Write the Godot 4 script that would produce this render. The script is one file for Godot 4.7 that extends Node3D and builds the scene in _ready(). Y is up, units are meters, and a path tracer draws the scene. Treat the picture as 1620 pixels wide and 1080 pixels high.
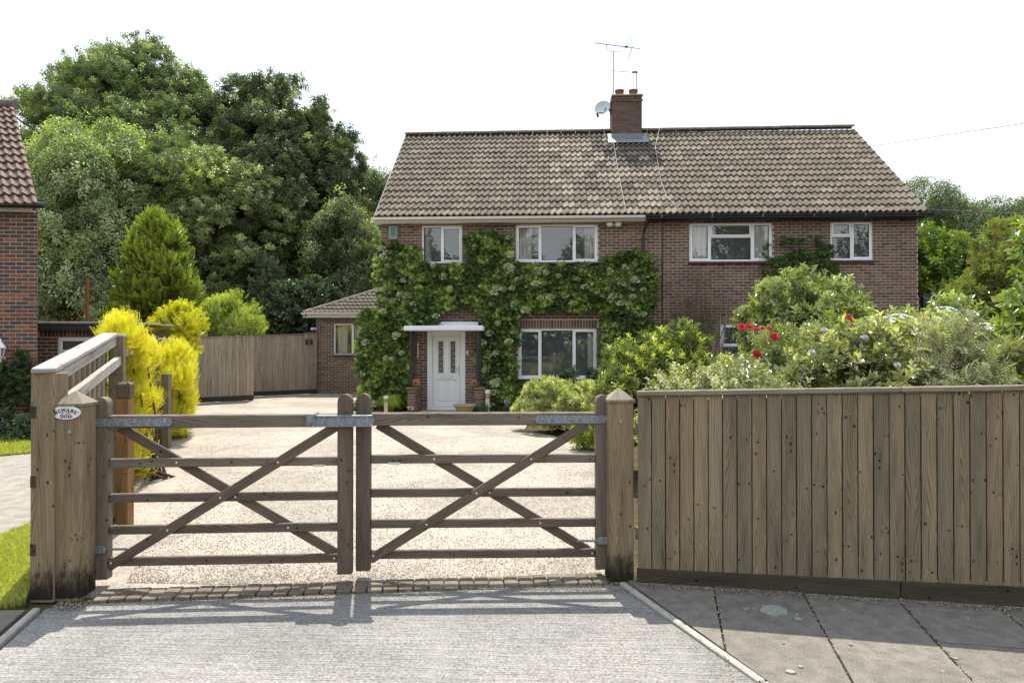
extends Node3D
# A pair of brick semi-detached houses behind a double five-bar gate, seen from the street on a bright hazy day.
# World frame: x along the house front, -z into the plot, y up, metres; the eye stands at x = 0, z = 0.

var rng := RandomNumberGenerator.new()
var M := {}
var used := {}
var sprigs := {}


class Geo:
	var v := PackedVector3Array()
	var n := PackedVector3Array()
	var uv := PackedVector2Array()
	var ou := 0.0
	var ov := 0.0

	func tri(a: Vector3, b: Vector3, c: Vector3, ua := Vector2(), ub := Vector2(), uc := Vector2()) -> void:
		var m := (b - a).cross(c - a).normalized()
		v.append(a); v.append(c); v.append(b)
		n.append(m); n.append(m); n.append(m)
		uv.append(ua); uv.append(uc); uv.append(ub)

	func smooth(a: Vector3, b: Vector3, c: Vector3, na: Vector3, nb: Vector3, nc: Vector3, ua := Vector2(), ub := Vector2(), uc := Vector2()) -> void:
		v.append(a); v.append(c); v.append(b)
		n.append(na); n.append(nc); n.append(nb)
		uv.append(ua); uv.append(uc); uv.append(ub)

	func quad(a: Vector3, b: Vector3, c: Vector3, d: Vector3, ua := Vector2(), ub := Vector2(), uc := Vector2(), ud := Vector2()) -> void:
		tri(a, b, c, ua, ub, uc)
		tri(a, c, d, ua, uc, ud)

	# a quad that faces the way given
	func face(a: Vector3, b: Vector3, c: Vector3, d: Vector3, way: Vector3, ua := Vector2(), ub := Vector2(), uc := Vector2(), ud := Vector2()) -> void:
		if (b - a).cross(c - a).dot(way) >= 0.0:
			quad(a, b, c, d, ua, ub, uc, ud)
		else:
			quad(a, d, c, b, ua, ud, uc, ub)

	func at(p: Vector3, k: int, lo: int) -> Vector2:
		var across := 3 - k - lo
		if k == lo:
			return Vector2(p[(lo + 1) % 3] / 0.4 + ou, p[(lo + 2) % 3] / 2.0 + ov)
		return Vector2((p[across] + 0.37 * p[k]) / 0.4 + ou, p[lo] / 2.0 + ov)

	# a box with chamfered edges; the grain runs along its longest side
	func bx(ce: Vector3, s: Vector3, bev := 0.0, b := Basis()) -> void:
		var h := s * 0.5
		var lo := s.max_axis_index()
		for k in 3:
			var i := (k + 1) % 3
			var j := (k + 2) % 3
			for sg in [-1.0, 1.0]:
				var p := []
				for q in [[-1, -1], [1, -1], [1, 1], [-1, 1]]:
					var x := Vector3()
					x[k] = sg * h[k]
					x[i] = q[0] * (h[i] - bev)
					x[j] = q[1] * (h[j] - bev)
					p.append(x)
				var w := Vector3()
				w[k] = sg
				face(ce + b * p[0], ce + b * p[1], ce + b * p[2], ce + b * p[3], b * w, at(p[0], k, lo), at(p[1], k, lo), at(p[2], k, lo), at(p[3], k, lo))
			if bev > 0.0:
				for si in [-1.0, 1.0]:
					for sj in [-1.0, 1.0]:
						var p := []
						for e in [[0, -1], [0, 1], [1, 1], [1, -1]]:
							var x := Vector3()
							x[k] = e[1] * (h[k] - bev)
							x[i] = si * (h[i] if e[0] == 0 else h[i] - bev)
							x[j] = sj * (h[j] - bev if e[0] == 0 else h[j])
							p.append(x)
						var w := Vector3()
						w[i] = si
						w[j] = sj
						face(ce + b * p[0], ce + b * p[1], ce + b * p[2], ce + b * p[3], b * w, at(p[0], i, lo), at(p[1], i, lo), at(p[2], i, lo), at(p[3], i, lo))

	# an outline in x and y, pushed out along z from z0 to z1
	func prism(poly: PackedVector2Array, z0: float, z1: float, t := Transform3D()) -> void:
		var ids := Geometry2D.triangulate_polygon(poly)
		for k in range(0, ids.size(), 3):
			var q := [poly[ids[k]], poly[ids[k + 1]], poly[ids[k + 2]]]
			if (q[1] - q[0]).cross(q[2] - q[0]) < 0.0:
				q.reverse()
			var f := []
			for e in q:
				f.append(Vector2(e.x / 0.4 + ou, e.y / 2.0 + ov))
			tri(t * Vector3(q[0].x, q[0].y, z1), t * Vector3(q[1].x, q[1].y, z1), t * Vector3(q[2].x, q[2].y, z1), f[0], f[1], f[2])
			tri(t * Vector3(q[0].x, q[0].y, z0), t * Vector3(q[2].x, q[2].y, z0), t * Vector3(q[1].x, q[1].y, z0), f[0], f[2], f[1])
		var turn := 0.0
		for k in poly.size():
			turn += poly[k].cross(poly[(k + 1) % poly.size()])
		for k in poly.size():
			var a := poly[k]
			var c := poly[(k + 1) % poly.size()]
			var out := Vector2(c.y - a.y, a.x - c.x) * signf(turn)
			face(t * Vector3(a.x, a.y, z0), t * Vector3(c.x, c.y, z0), t * Vector3(c.x, c.y, z1), t * Vector3(a.x, a.y, z1), t.basis * Vector3(out.x, out.y, 0),
				Vector2(z0 / 0.4 + ou, a.y / 2.0 + ov), Vector2(z0 / 0.4 + ou, c.y / 2.0 + ov), Vector2(z1 / 0.4 + ou, c.y / 2.0 + ov), Vector2(z1 / 0.4 + ou, a.y / 2.0 + ov))

	# a round bar along a path, its radius changing from point to point
	func tube(path: Array, radii: Array, sides := 8) -> void:
		var rings := []
		var ways := []
		for k in path.size():
			var d: Vector3 = (path[mini(k + 1, path.size() - 1)] - path[maxi(k - 1, 0)]).normalized()
			var x := d.cross(Vector3.UP if absf(d.y) < 0.9 else Vector3.RIGHT).normalized()
			var y := d.cross(x)
			var ring := []
			var way := []
			for s in sides:
				var a := TAU * s / sides
				var w := x * cos(a) + y * sin(a)
				way.append(w)
				ring.append(path[k] + w * radii[mini(k, radii.size() - 1)])
			rings.append(ring)
			ways.append(way)
		for k in path.size() - 1:
			for s in sides:
				var s2 := (s + 1) % sides
				var u0 := Vector2(float(s) / sides, k * 0.3)
				var u1 := Vector2(float(s + 1) / sides, k * 0.3 + 0.3)
				var a: Vector3 = rings[k][s]
				var b: Vector3 = rings[k][s2]
				var c: Vector3 = rings[k + 1][s2]
				var d: Vector3 = rings[k + 1][s]
				if (b - a).cross(c - a).dot(ways[k][s]) >= 0.0:
					smooth(a, b, c, ways[k][s], ways[k][s2], ways[k + 1][s2], u0, Vector2(u1.x, u0.y), u1)
					smooth(a, c, d, ways[k][s], ways[k + 1][s2], ways[k + 1][s], u0, u1, Vector2(u0.x, u1.y))
				else:
					smooth(a, c, b, ways[k][s], ways[k + 1][s2], ways[k][s2], u0, u1, Vector2(u1.x, u0.y))
					smooth(a, d, c, ways[k][s], ways[k + 1][s], ways[k + 1][s2], u0, Vector2(u0.x, u1.y), u1)
		for e in [0, path.size() - 1]:
			var d: Vector3 = path[0] - path[1] if e == 0 else path[e] - path[e - 1]
			for s in range(1, sides - 1):
				var a: Vector3 = rings[e][0]
				var b: Vector3 = rings[e][s]
				var c: Vector3 = rings[e][s + 1]
				if (b - a).cross(c - a).dot(d) >= 0.0:
					tri(a, b, c)
				else:
					tri(a, c, b)

	# a turned shape: (radius, height) pairs from bottom to top round an upright axis at ce
	func lathe(prof: Array, ce: Vector3, sides := 16, b := Basis()) -> void:
		for k in prof.size() - 1:
			var p: Vector2 = prof[k]
			var q: Vector2 = prof[k + 1]
			var sl := Vector2(q.y - p.y, p.x - q.x).normalized()
			for s in sides:
				var a0 := TAU * s / sides
				var a1 := TAU * (s + 1) / sides
				var d0 := Vector3(cos(a0), 0, sin(a0))
				var d1 := Vector3(cos(a1), 0, sin(a1))
				var n0 := b * (d0 * sl.x + Vector3.UP * sl.y)
				var n1 := b * (d1 * sl.x + Vector3.UP * sl.y)
				var A := ce + b * (d0 * p.x + Vector3.UP * p.y)
				var B := ce + b * (d1 * p.x + Vector3.UP * p.y)
				var C := ce + b * (d1 * q.x + Vector3.UP * q.y)
				var D := ce + b * (d0 * q.x + Vector3.UP * q.y)
				smooth(A, D, C, n0, n0, n1, Vector2(a0, p.y), Vector2(a0, q.y), Vector2(a1, q.y))
				smooth(A, C, B, n0, n1, n1, Vector2(a0, p.y), Vector2(a1, q.y), Vector2(a1, p.y))

	func mesh() -> ArrayMesh:
		var a := []
		a.resize(Mesh.ARRAY_MAX)
		a[Mesh.ARRAY_VERTEX] = v
		a[Mesh.ARRAY_NORMAL] = n
		a[Mesh.ARRAY_TEX_UV] = uv
		var m := ArrayMesh.new()
		m.add_surface_from_arrays(Mesh.PRIMITIVE_TRIANGLES, a)
		return m


# ---------------------------------------------------------------- names, things, parts

func numbered(nm: String) -> String:
	var k: int = used.get(nm, 0)
	used[nm] = k + 1
	return nm if k == 0 else "%s_%03d" % [nm, k]


func tag(o: Node, label: String, category: String, group := "") -> Node:
	o.set_meta("label", label)
	o.set_meta("category", category)
	if group:
		o.set_meta("group", group)
	return o


func thing(nm: String, label: String, category: String, pos := Vector3.ZERO, turn := 0.0, group := "") -> Node3D:
	var o := Node3D.new()
	o.name = numbered(nm)
	add_child(o)
	o.position = pos
	o.rotation.y = turn
	tag(o, label, category, group)
	return o


func part(nm: String, mesh: Mesh, mat: Material, parent: Node3D, t := Transform3D()) -> MeshInstance3D:
	var o := MeshInstance3D.new()
	o.name = nm
	o.mesh = mesh
	o.material_override = mat
	parent.add_child(o, true)
	o.transform = t
	return o


# a part whose mesh is written in world coordinates, under a thing that is moved but not turned
func wpart(nm: String, g: Geo, mat: Material, parent: Node3D) -> MeshInstance3D:
	return part(nm, g.mesh(), mat, parent, Transform3D(Basis(), -parent.position if parent.get_parent() == self else Vector3.ZERO))


func single(nm: String, g: Geo, mat: Material, label: String, category: String, group := "") -> MeshInstance3D:
	var o := part(numbered(nm), g.mesh(), mat, self)
	tag(o, label, category, group)
	return o


func struct(nm: String, g: Geo, mat: Material) -> MeshInstance3D:
	var o := part(numbered(nm), g.mesh(), mat, self)
	o.set_meta("kind", "structure")
	return o


func many(nm: String, mesh: Mesh, mat: Material, parent: Node, buf: PackedFloat32Array) -> MultiMeshInstance3D:
	var mm := MultiMesh.new()
	mm.transform_format = MultiMesh.TRANSFORM_3D
	mm.use_colors = true
	mm.mesh = mesh
	mm.instance_count = buf.size() / 16
	mm.buffer = buf
	var o := MultiMeshInstance3D.new()
	o.name = nm
	o.multimesh = mm
	o.material_override = mat
	parent.add_child(o, true)
	o.set_meta("kind", "stuff")
	return o


func put(buf: PackedFloat32Array, k: int, b: Basis, o: Vector3, c: Color) -> void:
	var i := k * 16
	buf[i] = b.x.x; buf[i + 1] = b.y.x; buf[i + 2] = b.z.x; buf[i + 3] = o.x
	buf[i + 4] = b.x.y; buf[i + 5] = b.y.y; buf[i + 6] = b.z.y; buf[i + 7] = o.y
	buf[i + 8] = b.x.z; buf[i + 9] = b.y.z; buf[i + 10] = b.z.z; buf[i + 11] = o.z
	buf[i + 12] = c.r; buf[i + 13] = c.g; buf[i + 14] = c.b; buf[i + 15] = 1.0


func V2(a: Array) -> PackedVector2Array:
	var p := PackedVector2Array()
	for k in range(0, a.size(), 2):
		p.append(Vector2(a[k], a[k + 1]))
	return p


# ---------------------------------------------------------------- materials

func lin(r: float, g: float, b: float) -> Color:
	return Color(r, g, b).linear_to_srgb()


func mat(nm: String, r: float, g: float, b: float, rough := 0.85, spec := 0.4, metal := 0.0) -> StandardMaterial3D:
	var m := StandardMaterial3D.new()
	m.resource_name = nm
	m.albedo_color = lin(r, g, b)
	m.roughness = rough
	m.metallic_specular = spec
	m.metallic = metal
	M[nm] = m
	return m


func tex(m: StandardMaterial3D, t: Texture2D, bump: Texture2D, cm := 0.0, world_scale := 0.0, uv := 1.0) -> StandardMaterial3D:
	m.albedo_texture = t
	if bump:
		m.heightmap_enabled = true
		m.heightmap_texture = bump
		m.heightmap_scale = cm
	if world_scale > 0.0:
		m.uv1_triplanar = true
		m.uv1_world_triplanar = true
		m.uv1_scale = Vector3.ONE * world_scale
	else:
		m.uv1_scale = Vector3.ONE * uv
	return m


# slow changes of tone over several metres: damp, dust and wear
func patchy(m: StandardMaterial3D) -> void:
	if not M.has("patch_t"):
		var n := noise_bytes(51, FastNoiseLite.TYPE_SIMPLEX, 0.012, 256, 256, 5)
		var c := PackedByteArray()
		c.resize(256 * 256 * 3)
		for i in 256 * 256:
			var v := 0.80 + 0.2 * smoothstep(0.25, 0.7, n[i] / 255.0)
			c[i * 3] = sr(v)
			c[i * 3 + 1] = sr(v * 0.995)
			c[i * 3 + 2] = sr(v * 0.985)
		M.patch_t = image(256, 256, c)
	m.detail_enabled = true
	m.detail_blend_mode = BaseMaterial3D.BLEND_MODE_MUL
	m.detail_uv_layer = BaseMaterial3D.DETAIL_UV_2
	m.detail_albedo = M.patch_t
	m.uv2_triplanar = true
	m.uv2_world_triplanar = true
	m.uv2_scale = Vector3.ONE * 0.17


func noise_bytes(sd: int, kind: int, freq: float, w: int, h: int, oct := 4, ret := -1) -> PackedByteArray:
	var f := FastNoiseLite.new()
	f.seed = sd
	f.noise_type = kind
	f.frequency = freq
	if ret >= 0:
		f.cellular_return_type = ret
		f.fractal_type = FastNoiseLite.FRACTAL_NONE
		f.cellular_jitter = 1.0
	else:
		f.fractal_octaves = oct
	var im := f.get_seamless_image(w, h, false, false, 0.15, true)
	im.convert(Image.FORMAT_L8)
	return im.get_data()


func image(w: int, h: int, data: PackedByteArray) -> ImageTexture:
	return ImageTexture.create_from_image(Image.create_from_data(w, h, false, Image.FORMAT_RGB8, data))


func grey(w: int, h: int, data: PackedByteArray) -> ImageTexture:
	return ImageTexture.create_from_image(Image.create_from_data(w, h, false, Image.FORMAT_L8, data))


var lut := PackedByteArray()
func sr(x: float) -> int:
	return lut[clampi(int(x * 1023.0), 0, 1023)]


# noise drawn out along the grain
func stretched(sd: int, freq: float, w: int, h: int, by: int, oct: int) -> PackedByteArray:
	var im := Image.create_from_data(w, h / by, false, Image.FORMAT_L8, noise_bytes(sd, FastNoiseLite.TYPE_SIMPLEX_SMOOTH, freq, w, h / by, oct))
	im.resize(w, h, Image.INTERPOLATE_CUBIC)
	return im.get_data()


func make_wood() -> void:
	var w := 512
	var h := 1024
	var col := PackedByteArray()
	col.resize(w * h * 3)
	var hi := PackedByteArray()
	hi.resize(w * h)
	var warp := stretched(3, 0.006, w, h, 12, 2)
	var fine := stretched(4, 0.02, w, h, 4, 4)
	var fib := noise_bytes(5, FastNoiseLite.TYPE_SIMPLEX, 0.35, w, 64, 2)
	var broad := stretched(6, 0.008, w, h, 5, 3)
	var knots := []
	rng.seed = 77
	for k in 24:
		knots.append([rng.randf() * w, rng.randf() * h, rng.randf_range(5.5, 12.0)])
	# the rings as seen on a flat-sawn face: four boards side by side across the sheet
	for y in h:
		for x in w:
			var bd := x / 128
			var u := (x % 128) / 128.0 - 0.5
			var i := y * w + x
			var wv := warp[i] / 255.0 - 0.5
			var yy := float(y) / h
			var arch := sin(TAU * (yy + bd * 0.23)) * 0.9 + sin(TAU * 2.0 * (yy + bd * 0.41)) * 0.5
			var r := absf(u + 0.12 * sin(TAU * yy + bd * 2.0)) * (7.0 + bd) + arch * 1.3 + wv * 3.0
			var dark := 0.0
			for kn in knots:
				var dx := absf(x - kn[0])
				dx = minf(dx, w - dx)
				if dx > 60.0:
					continue
				var dy := absf(y - kn[1])
				dy = minf(dy, h - dy) * 1.9
				if dy > 60.0:
					continue
				var d: float = sqrt(dx * dx + dy * dy) / kn[2]
				r += 3.2 * exp(-d * d * 0.16)
				if d < 1.5:
					dark = maxf(dark, 1.0 - smoothstep(0.55, 1.35, d))
			var fr := r - floorf(r)
			var ring := smoothstep(0.35, 0.93, fr) * (1.0 - smoothstep(0.93, 1.0, fr))
			var fb := fib[((y / 40 + x * 7) % 64) * w + x] / 255.0
			var v := 0.86 - 0.34 * ring + 0.22 * (fb - 0.5) + 0.26 * (fine[i] / 255.0 - 0.5) + 0.35 * (broad[i] / 255.0 - 0.5)
			v *= 1.0 - 0.78 * dark
			v = clampf(v, 0.08, 1.0)
			var warm := ring * 0.16 + dark * 0.12
			col[i * 3] = sr(v * (1.0 - warm * 0.1))
			col[i * 3 + 1] = sr(v * (0.985 - warm * 0.55))
			col[i * 3 + 2] = sr(v * (0.97 - warm * 1.1))
			hi[i] = clampi(int(255.0 * (0.75 - 0.5 * ring * 0.6 + 0.3 * (fb - 0.5) - 0.5 * dark)), 0, 255)
	M.wood_t = image(w, h, col)
	M.wood_b = grey(w, h, hi)


func make_textures() -> void:
	lut.resize(1024)
	for k in 1024:
		lut[k] = int(round(Color(k / 1023.0, 0, 0).linear_to_srgb().r * 255.0))
	make_wood()
	# gravel: every stone a cell of its own tone
	var s := 1024
	var cell := noise_bytes(11, FastNoiseLite.TYPE_CELLULAR, 0.12, s, s, 1, FastNoiseLite.RETURN_CELL_VALUE)
	var edge := noise_bytes(11, FastNoiseLite.TYPE_CELLULAR, 0.12, s, s, 1, FastNoiseLite.RETURN_DISTANCE)
	var dirt := noise_bytes(12, FastNoiseLite.TYPE_SIMPLEX, 0.006, s, s, 4)
	var col := PackedByteArray()
	col.resize(s * s * 3)
	var hi := PackedByteArray()
	hi.resize(s * s)
	for i in s * s:
		var c := cell[i]
		var e := edge[i] / 255.0
		var t := (c * 37 % 97) / 96.0
		var warm := (c * 53 % 89) / 88.0
		var v := 0.76 + 0.24 * t
		if t < 0.10:
			v *= 0.68
		v *= 1.0 - 0.28 * smoothstep(0.3, 0.75, e)
		v *= 0.86 + 0.24 * dirt[i] / 255.0
		col[i * 3] = sr(v)
		col[i * 3 + 1] = sr(v * (0.985 - 0.07 * warm))
		col[i * 3 + 2] = sr(v * (0.96 - 0.15 * warm))
		hi[i] = clampi(int(255.0 * (1.0 - e)), 0, 255)
	M.gravel_t = image(s, s, col)
	M.gravel_b = grey(s, s, hi)
	# brushed concrete with the stones showing
	var agg := noise_bytes(13, FastNoiseLite.TYPE_CELLULAR, 0.06, s, s, 1, FastNoiseLite.RETURN_DISTANCE)
	var aggv := noise_bytes(13, FastNoiseLite.TYPE_CELLULAR, 0.06, s, s, 1, FastNoiseLite.RETURN_CELL_VALUE)
	var blot := noise_bytes(14, FastNoiseLite.TYPE_SIMPLEX, 0.01, s, s, 5)
	var grit := noise_bytes(16, FastNoiseLite.TYPE_SIMPLEX, 0.055, s, s, 3)
	var bim := Image.create_from_data(s / 32, s, false, Image.FORMAT_L8, noise_bytes(15, FastNoiseLite.TYPE_SIMPLEX, 0.05, s / 32, s, 2))
	bim.resize(s, s, Image.INTERPOLATE_CUBIC)
	var brush := bim.get_data()
	for y in s:
		for x in s:
			var i := y * s + x
			var a := agg[i] / 255.0
			var rid := smoothstep(0.25, 0.75, brush[i] / 255.0)
			var pit := smoothstep(0.45, 0.8, a)
			var bl := blot[i] / 255.0
			var v := 0.80 + 0.18 * (bl - 0.5) - 0.12 * pit + 0.12 * ((aggv[i] * 31 % 71) / 70.0 - 0.5)
			v += 0.55 * (grit[i] / 255.0 - 0.5) - 0.10 * (1.0 - rid)
			col[i * 3] = sr(v)
			col[i * 3 + 1] = sr(v * 0.985)
			col[i * 3 + 2] = sr(v * 0.96)
			hi[i] = clampi(int(255.0 * (0.05 + 0.38 * rid + 0.25 * (1.0 - a) + 0.45 * grit[i] / 255.0)), 0, 255)
	M.conc_t = image(s, s, col)
	M.conc_b = grey(s, s, hi)
	# cast slabs: fine grit, stains and a few pale specks
	s = 512
	var n1 := noise_bytes(16, FastNoiseLite.TYPE_SIMPLEX, 0.12, s, s, 3)
	var n2 := noise_bytes(17, FastNoiseLite.TYPE_SIMPLEX, 0.012, s, s, 5)
	var n3 := noise_bytes(18, FastNoiseLite.TYPE_CELLULAR, 0.05, s, s, 1, FastNoiseLite.RETURN_DISTANCE)
	var n4 := noise_bytes(19, FastNoiseLite.TYPE_SIMPLEX, 0.03, s, s, 3)
	col = PackedByteArray()
	col.resize(s * s * 3)
	hi = PackedByteArray()
	hi.resize(s * s)
	for i in s * s:
		var v := 0.72 + 0.36 * (n1[i] / 255.0 - 0.5) + 0.32 * (n2[i] / 255.0 - 0.5)
		if n3[i] < 26 and n4[i] > 150:
			v += 0.3
		col[i * 3] = sr(v)
		col[i * 3 + 1] = sr(v * 0.985)
		col[i * 3 + 2] = sr(v * 0.955)
		hi[i] = n1[i]
	M.slab_t = image(s, s, col)
	M.slab_b = grey(s, s, hi)
	# roof tile face: weathered granules, dark moss, pale lichen rosettes
	var l1 := noise_bytes(21, FastNoiseLite.TYPE_CELLULAR, 0.035, s, s, 1, FastNoiseLite.RETURN_DISTANCE)
	var l2 := noise_bytes(21, FastNoiseLite.TYPE_CELLULAR, 0.035, s, s, 1, FastNoiseLite.RETURN_CELL_VALUE)
	var l3 := noise_bytes(22, FastNoiseLite.TYPE_SIMPLEX, 0.03, s, s, 4)
	var l4 := noise_bytes(23, FastNoiseLite.TYPE_SIMPLEX, 0.008, s, s, 3)
	for i in s * s:
		var v := 0.74 + 0.32 * (n1[i] / 255.0 - 0.5) + 0.3 * (l4[i] / 255.0 - 0.5)
		var rr := v
		var gg := v * 0.96
		var bb := v * 0.89
		var pick := l2[i] * 29 % 100
		var d := l1[i] / 255.0 + 0.25 * (l3[i] / 255.0 - 0.5)
		if pick < 34 and d < 0.34:
			rr = 0.22; gg = 0.205; bb = 0.165
		elif pick > 84 and d < 0.24:
			rr = 1.0; gg = 0.98; bb = 0.9
		col[i * 3] = sr(rr)
		col[i * 3 + 1] = sr(gg)
		col[i * 3 + 2] = sr(bb)
	M.tile_t = image(s, s, col)
	# brick and mortar grain
	for i in s * s:
		var v := 0.82 + 0.5 * (n1[i] / 255.0 - 0.5) + 0.35 * (l3[i] / 255.0 - 0.5)
		col[i * 3] = sr(v)
		col[i * 3 + 1] = sr(v * (0.97 + 0.06 * (n2[i] / 255.0 - 0.5)))
		col[i * 3 + 2] = sr(v * (0.95 + 0.12 * (n2[i] / 255.0 - 0.5)))
	M.grain_t = image(s, s, col)
	# earth and mown grass
	for i in s * s:
		var v := 0.7 + 0.5 * (n1[i] / 255.0 - 0.5) + 0.6 * (n2[i] / 255.0 - 0.5)
		col[i * 3] = sr(v)
		col[i * 3 + 1] = sr(v * 0.95)
		col[i * 3 + 2] = sr(v * 0.8)
	M.earth_t = image(s, s, col)
	# spangled galvanised steel
	s = 256
	var g1 := noise_bytes(31, FastNoiseLite.TYPE_CELLULAR, 0.06, s, s, 1, FastNoiseLite.RETURN_CELL_VALUE)
	var g2 := noise_bytes(32, FastNoiseLite.TYPE_SIMPLEX, 0.02, s, s, 4)
	col = PackedByteArray()
	col.resize(s * s * 3)
	for i in s * s:
		var v := 0.7 + 0.25 * (g1[i] / 255.0 - 0.5) + 0.5 * (g2[i] / 255.0 - 0.5)
		col[i * 3] = sr(v * 0.95)
		col[i * 3 + 1] = sr(v * 0.98)
		col[i * 3 + 2] = sr(v)
	M.galv_t = image(s, s, col)


func make_materials() -> void:
	make_textures()
	# weathered softwood, five tones (the fence bays) and the darker, browner gate
	var tones := [[0.30, 0.24, 0.155], [0.275, 0.226, 0.152], [0.335, 0.268, 0.174], [0.25, 0.213, 0.147], [0.305, 0.232, 0.147]]
	for k in 5:
		tex(mat("fence_wood_%d" % k, tones[k][0], tones[k][1], tones[k][2], 0.85, 0.3), M.wood_t, M.wood_b, 0.25)
	tex(mat("gate_wood", 0.17, 0.132, 0.098, 0.75, 0.4), M.wood_t, M.wood_b, 0.3)
	tex(mat("gate_wood_grey", 0.225, 0.188, 0.15, 0.8, 0.35), M.wood_t, M.wood_b, 0.3)
	tex(mat("post_wood", 0.31, 0.235, 0.145, 0.8, 0.35), M.wood_t, M.wood_b, 0.3)
	tex(mat("post_cap_wood", 0.31, 0.265, 0.20, 0.8, 0.35), M.wood_t, M.wood_b, 0.3)
	tex(mat("new_wood", 0.34, 0.20, 0.085, 0.8, 0.35), M.wood_t, M.wood_b, 0.25)
	for k in 3:
		tex(mat("pale_wood_%d" % k, 0.40 + 0.035 * k, 0.345 + 0.03 * k, 0.275 + 0.02 * k, 0.85, 0.3), M.wood_t, M.wood_b, 0.25)
	tex(mat("silver_wood", 0.46, 0.445, 0.415, 0.8, 0.35), M.wood_t, M.wood_b, 0.25)
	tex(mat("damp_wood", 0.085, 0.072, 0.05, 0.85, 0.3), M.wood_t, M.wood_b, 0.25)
	tex(mat("black_rot", 0.035, 0.03, 0.024, 0.9, 0.3), M.wood_t, M.wood_b, 0.25)
	tex(mat("galvanised", 0.40, 0.43, 0.455, 0.5, 0.5, 0.6), M.galv_t, null, 0, 5.0)
	mat("bolt", 0.75, 0.76, 0.76, 0.35, 0.5, 0.6)
	tex(mat("gravel", 0.48, 0.445, 0.405, 0.9, 0.3), M.gravel_t, M.gravel_b, 0.7, 0.55)
	patchy(M.gravel)
	tex(mat("concrete", 0.355, 0.344, 0.33, 0.9, 0.3), M.conc_t, M.conc_b, 1.3, 0.75)
	patchy(M.concrete)
	tex(mat("slab", 0.245, 0.223, 0.195, 0.9, 0.3), M.slab_t, M.slab_b, 0.3, 1.1)
	tex(mat("slab_dark", 0.22, 0.202, 0.177, 0.9, 0.3), M.slab_t, M.slab_b, 0.3, 0.9)
	tex(mat("kerb", 0.52, 0.49, 0.44, 0.9, 0.3), M.slab_t, M.slab_b, 0.4, 1.7)
	tex(mat("paver", 0.22, 0.18, 0.14, 0.9, 0.3), M.slab_t, M.slab_b, 0.4, 1.9)
	tex(mat("paver_light", 0.28, 0.235, 0.185, 0.9, 0.3), M.slab_t, M.slab_b, 0.4, 1.5)
	tex(mat("lichen", 0.36, 0.37, 0.345, 0.95, 0.2), M.slab_t, null, 0, 3.0)
	tex(mat("asphalt", 0.06, 0.06, 0.06, 0.9, 0.3), M.slab_t, M.slab_b, 0.3, 1.0)
	tex(mat("earth", 0.11, 0.085, 0.05, 0.95, 0.2), M.earth_t, null, 0, 0.6)
	tex(mat("turf", 0.10, 0.13, 0.035, 0.95, 0.2), M.earth_t, null, 0, 0.8)
	tex(mat("path", 0.36, 0.335, 0.30, 0.9, 0.3), M.slab_t, M.slab_b, 0.3, 0.6)
	tex(mat("mortar", 0.63, 0.56, 0.47, 0.95, 0.2), M.grain_t, null, 0, 2.0)
	var bt := [[0.150, 0.085, 0.066], [0.115, 0.068, 0.058], [0.185, 0.098, 0.07], [0.090, 0.060, 0.056], [0.165, 0.10, 0.08], [0.135, 0.073, 0.055], [0.175, 0.105, 0.08], [0.105, 0.072, 0.066]]
	for k in 8:
		tex(mat("brick_%d" % k, bt[k][0] * 1.42, bt[k][1] * 1.58, bt[k][2] * 1.5, 0.9, 0.3), M.grain_t, null, 0, 3.0)
	var nt := [[0.20, 0.085, 0.055], [0.12, 0.075, 0.065], [0.27, 0.12, 0.07], [0.095, 0.075, 0.078], [0.19, 0.10, 0.07], [0.16, 0.08, 0.06], [0.30, 0.14, 0.085], [0.13, 0.085, 0.07]]
	for k in 8:
		tex(mat("red_brick_%d" % k, nt[k][0] * 1.1, nt[k][1] * 1.1, nt[k][2] * 1.1, 0.9, 0.3), M.grain_t, null, 0, 3.0)
	tex(mat("brick_many", 1, 1, 1, 0.9, 0.3), M.grain_t, null, 0, 3.0).vertex_color_use_as_albedo = true
	tex(mat("mortar_dark", 0.22, 0.19, 0.16, 0.95, 0.2), M.grain_t, null, 0, 2.0)
	tex(mat("brick_flat", 0.17, 0.11, 0.09, 0.9, 0.3), M.grain_t, null, 0, 2.0)
	var tt := [[0.295, 0.257, 0.212], [0.265, 0.232, 0.193], [0.335, 0.293, 0.243], [0.28, 0.24, 0.195], [0.245, 0.215, 0.182], [0.165, 0.152, 0.128], [0.43, 0.385, 0.315]]
	for k in 7:
		tex(mat("tile_%d" % k, tt[k][0], tt[k][1], tt[k][2], 0.9, 0.3), M.tile_t, null, 0, 0.55 + 0.05 * k)
	tex(mat("tile_many", 1, 1, 1, 0.9, 0.3), M.tile_t, null, 0, 0.6).vertex_color_use_as_albedo = true
	for k in 3:
		tex(mat("red_tile_%d" % k, 0.27 + 0.025 * k, 0.195 + 0.02 * k, 0.168 + 0.02 * k, 0.9, 0.3), M.tile_t, null, 0, 1.6)
	for k in 2:
		tex(mat("brown_tile_%d" % k, 0.185 + 0.03 * k, 0.165 + 0.025 * k, 0.145 + 0.02 * k, 0.9, 0.3), M.tile_t, null, 0, 1.6)
	tex(mat("ridge", 0.24, 0.215, 0.185, 0.9, 0.3), M.tile_t, null, 0, 1.4)
	tex(mat("ridge_red", 0.25, 0.145, 0.11, 0.9, 0.3), M.tile_t, null, 0, 1.4)
	tex(mat("cement", 0.36, 0.34, 0.30, 0.95, 0.3), M.grain_t, null, 0, 2.0)
	tex(mat("cement_yellow", 0.42, 0.34, 0.17, 0.95, 0.3), M.grain_t, null, 0, 2.0)
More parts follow.
